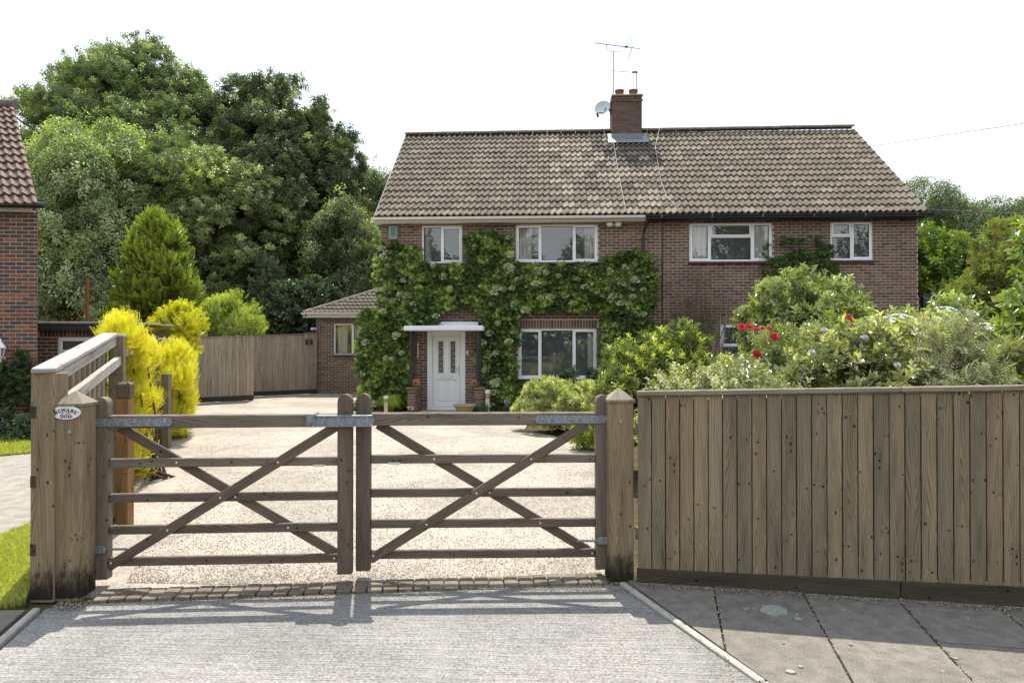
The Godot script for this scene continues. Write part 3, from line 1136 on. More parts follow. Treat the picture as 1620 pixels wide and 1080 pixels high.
func ground() -> void:
	var g := Geo.new()
	g.quad(Vector3(-160, -0.03, 60), Vector3(160, -0.03, 60), Vector3(160, -0.03, -200), Vector3(-160, -0.03, -200))
	struct("ground", g, M.earth)
	struct("gravel_drive", sheet(V2([-3.1, -4.5, 0.62, -5.02, 0.7, -8.0, 0.95, -10.9, 0.3, -12.6, -0.35, -13.7, -0.3, -15.4, 1.2, -16.9, 1.2, -17.9, -4.3, -17.9, -4.3, -23.9, -8.2, -23.9, -10.6, -24.6, -10.3, -19.6, -6.6, -11.6, -4.25, -6.7]), -0.05, 0.0), M.gravel)
	struct("crossover", sheet(V2([-3.18, -4.25, -3.0, -4.33, 0.46, -4.84, 0.535, -4.82, 1.075, -3.455, 2.055, -1.0, 2.6, 0.6, -2.2, 0.6, -2.35, -1.3, -3.0, -3.666]), -0.06, -0.004), M.concrete)
	g = Geo.new()
	g.quad(Vector3(-160, -0.026, 14), Vector3(160, -0.026, 14), Vector3(160, -0.026, 0.5), Vector3(-160, -0.026, 0.5))
	struct("road", g, M.asphalt)
	# the row of block pavers under the gate
	var th := 0.1454
	var row := Node3D.new()
	row.name = "paver_strip"
	add_child(row)
	row.position = Vector3(-2.99, 0, -4.47)
	row.rotation.y = th
	row.set_meta("kind", "structure")
	rng.seed = 301
	for k in 33:
		var p := Geo.new()
		p.bx(Vector3(0.052 + k * 0.1055, -0.03 + rng.randf_range(-0.003, 0.003), rng.randf_range(-0.005, 0.005)), Vector3(0.098, 0.08, 0.205), 0.006, Basis(Vector3.UP, rng.randf_range(-0.02, 0.02)))
		part("paver", p.mesh(), M.paver if rng.randf() < 0.6 else M.paver_light, row)
	# footway slabs right of the crossing
	var foot := Node3D.new()
	foot.name = "pavement"
	add_child(foot)
	foot.set_meta("kind", "structure")
	var u := Vector2(0.990, 0.142)
	var v := Vector2(-0.178, 0.984)
	var o := Vector2(1.181, -4.78)
	var keep := V2([0.587, -4.93, 1.127, -3.45, 2.107, -1.0, 2.7, 0.45, 8.0, 0.45, 8.0, -3.85, 3.1, -4.54, 1.3, -4.80])
	var ends := [[-1.2, 0.0, 1.75, 3.5], [-0.3, 0.96, 1.83, 2.7, 3.6], [-0.3, 0.66, 1.53, 2.4, 3.3], [-0.4, 0.87, 1.74, 2.6, 3.5], [-0.6, 0.4, 1.3, 2.2, 3.1, 4.0]]
	for c in range(-2, 9):
		var a: float = c * 0.585 
		var e: Array = ends[posmod(c, 5)] if c >= 0 else ends[0]
		if c == -1:
			e = [-1.0, 1.09, 2.2, 3.4]
		for k in e.size() - 1:
			var q := PackedVector2Array([o + u * a + v * e[k], o + u * (a + 0.585) + v * e[k], o + u * (a + 0.585) + v * e[k + 1], o + u * a + v * e[k + 1]])
			for piece in Geometry2D.intersect_polygons(q, keep):
				for sm in Geometry2D.offset_polygon(piece, -0.006):
					var s := sheet(sm, -0.05, 0.012 + rng.randf_range(-0.003, 0.005))
					s.ou = rng.randf()
					var sl := part("paving_slab", s.mesh(), M.slab if rng.randf() < 0.5 else M.slab_dark, foot)
					sl.position = Vector3.ZERO
	# white lichen on the slabs
	for q in [[1.458, -4.375, 0.085, 0.05], [1.29, -4.40, 0.020, 0.007], [1.345, -4.39, 0.014, 0.006], [1.58, -4.32, 0.012, 0.006], [1.56, -4.25, 0.022, 0.010], [1.27, -3.56, 0.024, 0.012], [1.34, -3.62, 0.012, 0.007], [2.2, -3.75, 0.012, 0.007], [2.0, -4.2, 0.008, 0.005], [1.9, -4.4, 0.014, 0.006], [1.05, -4.4, 0.008, 0.005], [1.1, -4.25, 0.007, 0.004], [2.6, -4.3, 0.010, 0.006], [1.72, -3.9, 0.008, 0.005], [1.35, -3.9, 0.007, 0.004], [2.05, -3.6, 0.009, 0.005]]:
		var p := PackedVector2Array()
		for k in 18:
			var r := 1.0 + rng.randf_range(-0.16, 0.16)
			p.append(Vector2(q[0] + cos(TAU * k / 18) * q[2] * r, q[1] + sin(TAU * k / 18) * q[3] * 1.7 * r))
		part("lichen_patch", sheet(p, 0.004, 0.0182).mesh(), M.lichen, foot)
	# moss and litter along the fence foot and the joints
	var buf := PackedFloat32Array()
	var cnt := 1500
	buf.resize(cnt * 16)
	for k in cnt:
		var t := rng.randf()
		var p := Vector3(lerpf(0.68, 4.0, t), 0.02, lerpf(-4.85, -4.37, t) + 0.02 + absf(rng.randfn()) * 0.045)
		if rng.randf() < 0.35:
			var w := rng.randf() * 2.0
			var base := o + u * 0.585 * (rng.randi() % 4) + v * w
			p = Vector3(base.x + rng.randfn() * 0.008, 0.014, base.y)
		elif rng.randf() < 0.25:
			p = Vector3(-3.15 + rng.randf() * 0.2, 0.01, -4.3 + rng.randfn() * 0.06)
		var s := rng.randf_range(0.006, 0.017)
		put(buf, k, Basis(Vector3(rng.randfn(), rng.randfn(), rng.randfn()).normalized(), rng.randf() * TAU).scaled(Vector3.ONE * s), p, Color(0.16, 0.12, 0.06) if rng.randf() < 0.6 else Color(0.4, 0.36, 0.28))
	many("litter", sprigs.stone, M.petal, self, buf)
	# edgings: a kerb each side of the crossing, in lengths
	var kerb := Node3D.new()
	kerb.name = "kerb"
	add_child(kerb)
	kerb.set_meta("kind", "structure")
	for q in [[0.56, -4.86, 1.10, -3.455], [1.10, -3.455, 1.47, -2.55], [1.47, -2.55, 2.08, -1.0], [-3.22, -4.22, -3.05, -3.666], [-3.05, -3.666, -2.75, -2.7], [-2.75, -2.7, -2.38, -1.2]]:
		var a := Vector2(q[0], q[1])
		var b := Vector2(q[2], q[3])
		var d := (b - a).normalized()
		var kg := Geo.new()
		kg.bx(Vector3((a.x + b.x) / 2, -0.038, (a.y + b.y) / 2), Vector3(0.045, 0.11, (b - a).length() - 0.008), 0.008, Basis(Vector3.UP, atan2(d.x, d.y)))
		part("kerb_stone", kg.mesh(), M.kerb, kerb)
	# left footway
	for q in [[-3.27, -4.2, -3.11, -3.67, -4.4, -3.4, -4.55, -4.1], [-3.11, -3.66, -2.8, -2.7, -4.2, -2.3, -4.4, -3.39], [-2.8, -2.69, -2.42, -1.2, -4.0, -1.0, -4.2, -2.29]]:
		for sm in Geometry2D.offset_polygon(V2(q), -0.006):
			part("paving_slab", sheet(sm, -0.05, 0.008).mesh(), M.slab_dark, foot)
	# the neighbour's way in: a pale concrete track, rough gravelly ground beside it
	struct("path", sheet(V2([-4.8, -6.3, -8.0, -10.4, -9.5, -9.0, -6.5, -4.0, -4.45, -4.0]), -0.05, -0.012), M.path)
	# loose stones over the drive
	buf = PackedFloat32Array()
	cnt = 42000
	buf.resize(cnt * 16)
	for k in cnt:
		var t := pow(rng.randf(), 1.7)
		var z := -4.72 - 7.5 * t
		var lo := -2.9 + (z + 4.6) * 0.43
		var p := Vector3(lerpf(lo, 0.75, rng.randf()), 0.003, z)
		if k < 1600:
			p = Vector3(lerpf(-3.0, 0.5, rng.randf()), 0.004, 0)
			p.z = -4.33 - (p.x + 3.0) * 0.146 + absf(rng.randfn()) * 0.07
		var s := rng.randf_range(0.005, 0.012)
		var w := rng.randf()
		var v2 := rng.randf_range(0.8, 1.2)
		put(buf, k, Basis(Vector3(rng.randfn(), rng.randfn(), rng.randfn()).normalized(), rng.randf() * TAU).scaled(Vector3.ONE * s), p, Color(0.37, 0.338 - 0.03 * w, 0.30 - 0.06 * w) * v2)
	var st := many("gravel", sprigs.stone, M.petal, self, buf)


func shift(t: Node3D) -> Transform3D:
	return Transform3D(Basis(), -t.position)


func house() -> void:
	rng.seed = 1001
	var Z := -17.876
	var h := thing("semi_detached_house", "brick pair of semi-detached houses with brown tiled roof and central chimney", "house", Vector3(2.67, 0, -17.87))
	var holes := [[-3.177, -2.107, 3.857, 4.845], [-0.693, 1.449, 3.87, 4.86], [3.813, 5.94, 3.865, 4.873], [7.409, 8.472, 3.88, 4.876], [-0.627, 1.417, 0.823, 2.127], [-3.03, -2.02, -0.05, 2.063], [4.605, 6.0, 0.9, 2.236]]
	var tz := Transform3D(Basis(), Vector3(0, 0, Z))
	var g := Geo.new()
	wall_geo(g, -4.26, 9.6, -0.05, 5.0, holes, 0.24, tz)
	var fw := wpart("front_wall", g, M.mortar, h)
	var bh := holes.duplicate()
	bh.append([-0.62, 1.45, 2.127, 2.36])
	bh.append([4.605, 6.0, 2.236, 2.46])
	var see := func(p: Vector3, b: Array) -> float:
		if p.x > 2.85 and p.y > 2.35 and p.y < 4.85 and not (p.x > 5.6 and p.x < 7.6 and p.y < 4.4):
			return Vector3(p.x, p.y - 1.68, p.z).length()
		return -1.0
	lay(fw, courses(-4.26, 9.6, -0.02, 4.98, bh), Transform3D(Basis(), Vector3(0, 0, Z - 0.008)), see, 205, "brick", [0, 1, 2, 3, 4, 5, 6, 7, 0, 1, 5, 3])
	var ls := Transform3D(Basis(), Vector3(0, 0, Z - 0.008))
	soldiers(fw, -0.60, 1.44, 2.135, ls, "brick")
	soldiers(fw, 4.62, 6.0, 2.245, ls, "brick")
	# the other walls, floors and gables
	g = Geo.new()
	g.bx(Vector3(-4.14, 2.5, -21.5), Vector3(0.24, 5.0, 6.76))
	wpart("side_wall", g, M.brick_flat, h)
	g = Geo.new()
	g.bx(Vector3(9.48, 2.5, -21.5), Vector3(0.24, 5.0, 6.76))
	wpart("side_wall", g, M.brick_flat, h)
	g = Geo.new()
	g.bx(Vector3(2.67, 2.5, -25.0), Vector3(13.86, 5.0, 0.24))
	wpart("back_wall", g, M.brick_flat, h)
	g = Geo.new()
	g.bx(Vector3(2.66, 2.5, -21.5), Vector3(0.2, 5.0, 6.72))
	g.bx(Vector3(-0.73, 2.52, -21.5), Vector3(6.56, 0.24, 6.7))
	g.bx(Vector3(6.05, 2.52, -21.5), Vector3(6.56, 0.24, 6.7))
	g.bx(Vector3(2.67, 4.93, -21.5), Vector3(13.5, 0.1, 6.7))
	g.bx(Vector3(-0.73, 1.2, -20.6), Vector3(6.56, 2.4, 0.1))
	g.bx(Vector3(6.05, 1.2, -20.6), Vector3(6.56, 2.4, 0.1))
	g.bx(Vector3(-0.73, 3.75, -20.4), Vector3(6.56, 2.2, 0.1))
	g.bx(Vector3(6.05, 3.75, -20.4), Vector3(6.56, 2.2, 0.1))
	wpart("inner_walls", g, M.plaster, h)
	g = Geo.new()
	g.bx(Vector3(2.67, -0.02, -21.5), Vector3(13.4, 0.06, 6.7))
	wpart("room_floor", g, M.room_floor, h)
	g = Geo.new()
	for x in [-4.258, 9.36]:
		g.prism(V2([-17.9, 5.0, -25.1, 5.0, -21.5, 8.2]), 0, 0.236, Transform3D(Basis(Vector3(0, 0, 1), Vector3(0, 1, 0), Vector3(1, 0, 0)), Vector3(x, 0, 0)))
	wpart("gable_walls", g, M.brick_flat, h)

	# windows
	var zw := Z - 0.06
	window(h, -3.177, -2.107, 3.857, 4.845, zw, [[0, 0.49, 0, 1, false], [0.49, 1, 0, 1, true]], [["v", 0.49, 0, 1]])
	window(h, -0.693, 1.449, 3.87, 4.86, zw, [[0, 0.305, 0, 1, true], [0.305, 0.705, 0, 1, false], [0.705, 1, 0, 1, true]], [["v", 0.305, 0, 1], ["v", 0.705, 0, 1]])
	window(h, 3.813, 5.94, 3.865, 4.873, zw, [[0, 0.255, 0, 1, true], [0.255, 0.755, 0, 0.63, false], [0.255, 0.755, 0.63, 1, true], [0.755, 1, 0, 1, true]], [["v", 0.255, 0, 1], ["v", 0.755, 0, 1], ["h", 0.63, 0.255, 0.755]])
	window(h, 7.409, 8.472, 3.88, 4.876, zw, [[0, 0.5, 0, 0.62, false], [0, 0.5, 0.62, 1, true], [0.5, 1, 0, 1, true]], [["v", 0.5, 0, 1], ["h", 0.62, 0, 0.5]])
	window(h, -0.627, 1.417, 0.823, 2.127, zw, [[0, 0.285, 0, 1, true], [0.285, 0.705, 0, 1, false], [0.705, 1, 0, 1, true]], [["v", 0.285, 0, 1], ["v", 0.705, 0, 1]])
	window(h, 4.605, 6.0, 0.9, 2.236, zw, [[0, 0.5, 0, 0.58, false], [0, 0.5, 0.58, 1, true], [0.5, 1, 0, 0.58, false], [0.5, 1, 0.58, 1, true]], [["v", 0.5, 0, 1], ["h", 0.58, 0, 0.5], ["h", 0.58, 0.5, 1]])

	# front door: frame, leaf with its moulded panels, two leaded lights, letter plate, handle
	g = Geo.new()
	g.bx(Vector3(-2.965, 1.02, Z - 0.02), Vector3(0.13, 2.08, 0.09), 0.008)
	g.bx(Vector3(-2.075, 1.02, Z - 0.02), Vector3(0.11, 2.08, 0.09), 0.008)
	g.bx(Vector3(-2.515, 2.005, Z - 0.02), Vector3(0.77, 0.11, 0.085), 0.008)
	g.bx(Vector3(-2.515, 0.02, Z - 0.02), Vector3(0.77, 0.08, 0.085), 0.008)
	wpart("door_frame", g, M.upvc_door, h)
	g = Geo.new()
	var zd := Z - 0.04
	g.bx(Vector3(-2.515, 1.005, zd - 0.02), Vector3(0.76, 1.89, 0.04))
	for q in [[-2.855, -2.175, 1.83, 1.945], [-2.855, -2.175, 0.065, 0.19], [-2.855, -2.775, 0.19, 1.83], [-2.255, -2.175, 0.19, 1.83], [-2.575, -2.455, 0.95, 1.83], [-2.775, -2.255, 0.785, 0.95], [-2.545, -2.485, 0.19, 0.785]]:
		g.bx(Vector3((q[0] + q[1]) / 2, (q[2] + q[3]) / 2, zd + 0.012), Vector3(q[1] - q[0], q[3] - q[2], 0.03), 0.012)
	for q in [[-2.735, -2.585, 0.23, 0.745], [-2.445, -2.295, 0.23, 0.745]]:
		g.bx(Vector3((q[0] + q[1]) / 2, (q[2] + q[3]) / 2, zd + 0.006), Vector3(q[1] - q[0], q[3] - q[2], 0.02), 0.010)
	var door := wpart("front_door", g, M.upvc_door, h)
	for q in [-2.675, -2.355]:
		g = Geo.new()
		g.bx(Vector3(q, 1.385, zd + 0.006), Vector3(0.13, 0.83, 0.006))
		part("leaded_light", g.mesh(), M.leaded_glass, door)
		g = Geo.new()
		for e in [[-0.067, 0.385, 0.008, 0.85], [0.067, 0.385, 0.008, 0.85]]:
			g.bx(Vector3(q + e[0], 1.0 + e[1], zd + 0.011), Vector3(e[2], e[3], 0.012), 0.002)
		for yy in [0.965, 1.805]:
			g.bx(Vector3(q, yy, zd + 0.011), Vector3(0.14, 0.01, 0.012), 0.002)
		part("bead", g.mesh(), M.upvc_door, door)
		g = Geo.new()
		rng.seed = 41 + int(q * 100)
		for k in 11:
			var y := 0.99 + k * 0.072
			var x: float = q + rng.randf_range(-0.03, 0.03)
			g.tube([Vector3(q - 0.06, y, zd + 0.011), Vector3(x, y + rng.randf_range(-0.03, 0.04), zd + 0.011), Vector3(q + 0.06, y + rng.randf_range(-0.02, 0.05), zd + 0.011)], [0.006], 5)
			if k % 2:
				g.lathe([Vector2(0.0, 0.004), Vector2(0.022, 0.0), Vector2(0.0, -0.004)], Vector3(x, y, zd + 0.011), 10, Basis(Vector3.RIGHT, PI / 2))
		part("lead_tracery", g.mesh(), M.kerb, door)
	g = Geo.new()
	g.bx(Vector3(-2.515, 0.865, zd + 0.031), Vector3(0.30, 0.075, 0.012), 0.005)
	part("letter_plate", g.mesh(), M.steel, door)
	g = Geo.new()
	g.bx(Vector3(-2.515, 0.865, zd + 0.0385), Vector3(0.25, 0.04, 0.006), 0.002)
	part("letter_flap", g.mesh(), M.upvc, door)
	g = Geo.new()
	g.bx(Vector3(-2.20, 1.02, zd + 0.032), Vector3(0.03, 0.24, 0.012), 0.004)
	g.tube([Vector3(-2.20, 1.06, zd + 0.02), Vector3(-2.20, 1.06, zd + 0.06), Vector3(-2.30, 1.06, zd + 0.06)], [0.009], 8)
	part("handle", g.mesh(), M.steel, door)
	g = Geo.new()
	g.lathe([Vector2(0, 0.005), Vector2(0.012, 0.004), Vector2(0.012, -0.004)], Vector3(-2.515, 1.545, zd + 0.029), 10, Basis(Vector3.RIGHT, PI / 2))
	part("spyhole", g.mesh(), M.steel, door)

	# canopy over the door on four thin black posts, each pair on a capped brick pier
	g = Geo.new()
	g.bx(Vector3(-2.49, 2.125, -17.47), Vector3(2.02, 0.125, 0.84), 0.02)
	var can := wpart("door_canopy", g, M.wall_white, h)
	g = Geo.new()
	g.bx(Vector3(-2.32, 2.25, -17.79), Vector3(1.32, 0.12, 0.14), 0.01)
	part("canopy_flashing", g.mesh(), M.wall_white, can)
	for s in [-3.33, -1.62]:
		for z in [-17.15, -17.45]:
			g = Geo.new()
			g.bx(Vector3(s + (0.03 if z < -17.3 else 0.0), 1.37, z), Vector3(0.05, 1.37, 0.05), 0.004)
			part("canopy_post", g.mesh(), M.black_iron, can)
		g = Geo.new()
		g.bx(Vector3(s + 0.04, 0.28, -17.42), Vector3(0.21, 0.6, 0.66))
		var pier := wpart("pier", g, M.mortar, h)
		for k in 8:
			for f in 4:
				var bt := Transform3D(Basis(), Vector3(s + 0.04, 0.04 + k * 0.075, -17.095))
				if f > 0:
					bt = Transform3D(Basis(Vector3.UP, PI / 2), Vector3(s + 0.04 + 0.11, 0.04 + k * 0.075, -17.2 - (f - 1) * 0.225 + (0.1 if k % 2 else 0.0)))
				part("pier_brick", brick_mesh, M["brick_%d" % (rng.randi() % 8)], pier, bt)
		g = Geo.new()
		g.bx(Vector3(s + 0.04, 0.605, -17.42), Vector3(0.29, 0.05, 0.74), 0.01)
		part("pier_cap", g.mesh(), M.cap_tile, pier)

	roof(h)
	chimney(h)

	# fascia, soffit, gutters and pipes: white on the left house, black on the right
	g = Geo.new()
	g.bx(Vector3(-0.87, 4.965, -17.60), Vector3(7.06, 0.15, 0.02), 0.003)
	wpart("fascia", g, M.fascia_white, h)
	g = Geo.new()
	g.bx(Vector3(6.16, 4.985, -17.60), Vector3(6.98, 0.15, 0.02), 0.003)
	wpart("fascia", g, M.dark_fascia, h)
	g = Geo.new()
	g.bx(Vector3(-0.87, 4.90, -17.73), Vector3(7.06, 0.018, 0.25))
	wpart("soffit", g, M.fascia_white, h)
	g = Geo.new()
	g.bx(Vector3(6.16, 4.92, -17.73), Vector3(6.98, 0.018, 0.25))
	wpart("soffit", g, M.dark_fascia, h)
	gutter(h, -4.42, 2.62, 5.0, -17.53, M.gutter_white, 7)
	gutter(h, 2.64, 9.78, 5.01, -17.53, M.black_plastic, 6)
	g = Geo.new()
	g.tube([Vector3(2.72, 4.96, -17.53), Vector3(2.70, 4.86, -17.56), Vector3(2.63, 4.66, -17.78), Vector3(2.62, 4.5, -17.80), Vector3(2.62, 0.05, -17.80)], [0.036], 10)
	var dp := wpart("downpipe", g, M.black_plastic, h)
	for y in [4.4, 2.6, 0.9]:
		g = Geo.new()
		g.lathe([Vector2(0.036, -0.025), Vector2(0.044, -0.022), Vector2(0.044, 0.022), Vector2(0.036, 0.025)], Vector3(2.62, y, -17.80), 12)
		part("pipe_clip", g.mesh(), M.black_plastic, dp)
	# small things screwed to the wall
	g = Geo.new()
	g.tube([Vector3(3.14, 5.0, -17.75), Vector3(3.13, 4.85, -17.85), Vector3(3.12, 2.2, -17.855)], [0.014], 6)
	single("wall_cable", g, M.black_plastic, "black cable running down the brickwork right of the downpipe", "cable")
	var al := thing("alarm_box", "grey-green alarm box at top left corner of the brick front", "alarm box", Vector3(-3.935, 4.48, Z))
	g = Geo.new()
	g.bx(Vector3(0, 0.185, 0.035), Vector3(0.235, 0.37, 0.07), 0.012)
	part("case", g.mesh(), M.green_grey, al)
	g = Geo.new()
	g.bx(Vector3(0.005, 0.2, 0.073), Vector3(0.12, 0.22, 0.01), 0.004)
	part("cover", g.mesh(), mat("teal", 0.10, 0.22, 0.20, 0.4), al)
	var fl := thing("security_light", "cream twin security lamp under the white gutter above the climber", "security light", Vector3(1.86, 4.83, Z))
	g = Geo.new()
	g.bx(Vector3(0, 0, 0.03), Vector3(0.30, 0.05, 0.06), 0.008)
	part("bracket", g.mesh(), M.gutter_white, fl)
	for s in [-0.11, 0.11]:
		g = Geo.new()
		g.lathe([Vector2(0.0, -0.07), Vector2(0.05, -0.06), Vector2(0.085, -0.02), Vector2(0.09, 0.02), Vector2(0.05, 0.05), Vector2(0, 0.055)], Vector3(s, 0, 0.12), 14, Basis(Vector3.RIGHT, 0.4))
		part("lamp_head", g.mesh(), M.gutter_white, fl)
	# curtains and blinds inside
	curtain("pale curtain at the left edge of the small upstairs window", -3.12, -2.95, 3.92, 4.78, -18.1, -0.12)
	curtain("cream net curtain behind the left light of the wide upstairs window", -0.62, -0.28, 3.93, 4.79, -18.1)
	curtain("cream curtain behind the right light of the wide upstairs window", 1.12, 1.4, 3.93, 4.79, -18.1)
	curtain("pale vertical blind in left light of the window with an open vent", 3.86, 4.3, 3.93, 4.81, -18.1)
	curtain("pale vertical blind in right light of the window with an open vent", 5.48, 5.9, 3.93, 4.81, -18.1)
	curtain("dim grey curtain at the right of the ground floor picture window", 1.2, 1.38, 0.9, 2.06, -18.1)


func gutter(h: Node3D, x0: float, x1: float, y: float, z: float, m: Material, clips: int) -> void:
	var g := Geo.new()
	var k := 10
	for i in k:
		var a0 := PI + PI * i / k
		var a1 := PI + PI * (i + 1) / k
		for r in [0.062, 0.054]:
			var p0 := Vector3(x0, y + sin(a0) * r * 1.1, z + cos(a0) * r)
			var p1 := Vector3(x0, y + sin(a1) * r * 1.1, z + cos(a1) * r)
			var w := Vector3(0, sin(a0), cos(a0)) * (1.0 if r > 0.06 else -1.0)
			g.face(p0, p1, p1 + Vector3(x1 - x0, 0, 0), p0 + Vector3(x1 - x0, 0, 0), w)
	for x in [x0, x1]:
		var pl := PackedVector2Array()
		for i in k + 1:
			pl.append(Vector2(cos(PI + PI * i / k) * 0.066, sin(PI + PI * i / k) * 0.072))
		g.prism(pl, -0.005, 0.005, Transform3D(Basis(Vector3(0, 0, 1), Vector3(0, 1, 0), Vector3(-1, 0, 0)), Vector3(x, y, z)))
	for s in [-0.058, 0.058]:
		g.bx(Vector3((x0 + x1) / 2, y + 0.002, z + s), Vector3(x1 - x0, 0.012, 0.01))
	var gt := wpart("gutter", g, m, h)
	for i in clips:
		var x: float = lerpf(x0 + 0.4, x1 - 0.4, float(i) / (clips - 1))
		g = Geo.new()
		var path := []
		for j in 7:
			var a := PI + PI * j / 6
			path.append(Vector3(x, y + sin(a) * 0.075, z + cos(a) * 0.067))
		g.tube(path, [0.008], 5)
		part("gutter_clip", g.mesh(), M.bolt if m == M.black_plastic else m, gt)


func roof(h: Node3D) -> void:
	rng.seed = 1200
	var eave := Vector3(0, 5.05, -17.45)
	var ridge := Vector3(0, 8.38, -21.5)
	var down := (eave - ridge).normalized()
	var up := Vector3(0, down.z, -down.y)
	var g := Geo.new()
	# boarding under the tiles, front and back
	g.prism(V2([-17.50, 5.0, -21.5, 8.29, -25.5, 5.0, -25.5, 4.93, -21.5, 8.2, -17.5, 4.93]), -4.33, 9.63, Transform3D(Basis(Vector3(0, 0, 1), Vector3(0, 1, 0), Vector3(1, 0, 0)), Vector3.ZERO))
	var r := wpart("roof", g, M.dark_fascia, h)
	g = Geo.new()
	g.face(Vector3(-4.34, 5.02, -25.55), Vector3(9.64, 5.02, -25.55), Vector3(9.64, 8.36, -21.5), Vector3(-4.34, 8.36, -21.5), Vector3(0, 1, -1))
	part("rear_slope", g.mesh(), M.tile_0, r)
	var w := 13.96 / 43.0
	var tm := roof_tile_mesh(w - 0.003, 0.42, 2, 0.055)
	var n := 0
	var buf := PackedFloat32Array()
	buf.resize(43 * 15 * 16)
	var far := 0
	for i in 15:
		for j in 43:
			var s := i * 0.349 - 0.02
			var x := -4.33 + (j + 0.5) * w
			var p := eave - down * s + up * (0.012 + rng.randf_range(-0.003, 0.004)) + Vector3(x, 0, 0)
			var b := Basis(Vector3(1, 0, 0), up, down).rotated(up, rng.randf_range(-0.008, 0.008))
			if i == 14:
				b = b * Basis.from_scale(Vector3(1, 1, 0.82))
			var sl := s / 5.24
			var tone: int = [0, 1, 2, 3, 4][rng.randi() % 5]
			# runs of moss under the chimney and paler lichen beside them
			if x > 1.95 + 0.15 * sl and x < 3.3 and sl > 0.50 and sl < 0.87 and rng.randf() < 0.8:
				tone = 5
			elif x > 1.3 and x < 3.0 and sl > 0.2 and rng.randf() < 0.15:
				tone = 5
			elif x > 0.0 and x < 3.4 and rng.randf() < 0.42:
				tone = 6
			if n < 300:
				part("roof_tile", tm, M["tile_%d" % tone], r, Transform3D(b, p))
				n += 1
			else:
				var c: Color = M["tile_%d" % tone].albedo_color.srgb_to_linear() * rng.randf_range(0.92, 1.08)
				put(buf, far, b, p, c)
				far += 1
	buf.resize(far * 16)
	many("upper_tiles", tm, M.tile_many, r, buf)
	# half-round ridge tiles bedded in mortar
	var rm := Geo.new()
	var k := 10
	for i in k:
		var a0 := PI * i / k
		var a1 := PI * (i + 1) / k
		var p0 := Vector3(0, sin(a0) * 0.10, cos(a0) * 0.125)
		var p1 := Vector3(0, sin(a1) * 0.10, cos(a1) * 0.125)
		var n0 := Vector3(0, sin(a0), cos(a0))
		var n1 := Vector3(0, sin(a1), cos(a1))
		rm.smooth(p0, p0 + Vector3(0.444, 0, 0), p1 + Vector3(0.444, 0, 0), n0, n0, n1)
		rm.smooth(p0, p1 + Vector3(0.444, 0, 0), p1, n0, n1, n1)
		for q in [0.0, 0.444]:
			var e := Vector3(q, 0, 0)
			var way := Vector3(-1 if q == 0.0 else 1, 0, 0)
			rm.face(p0 + e, p1 + e, p1 * 0.8 + e, p0 * 0.8 + e, way)
	var rmesh := rm.mesh()
	for i in 31:
		var x := -4.35 + i * 0.4505
		part("ridge_tile", rmesh, M.ridge_red if i < 2 else M.ridge, r, Transform3D(Basis(Vector3(1, rng.randf_range(-0.015, 0.015), 0).normalized(), Vector3(0, 1, 0), Vector3(0, 0, 1)), Vector3(x, 8.385 + 0.035 * x / 9.0, -21.5)))
	# mortared verges
	for x in [-4.335, 9.635]:
		g = Geo.new()
		var c := (eave + ridge) * 0.5
		g.bx(Vector3(x, c.y, c.z) - up * 0.025, Vector3(0.03, 0.06, 5.26), 0.004, Basis(Vector3(1, 0, 0), up, down))
		part("verge", g.mesh(), M.cement, r)


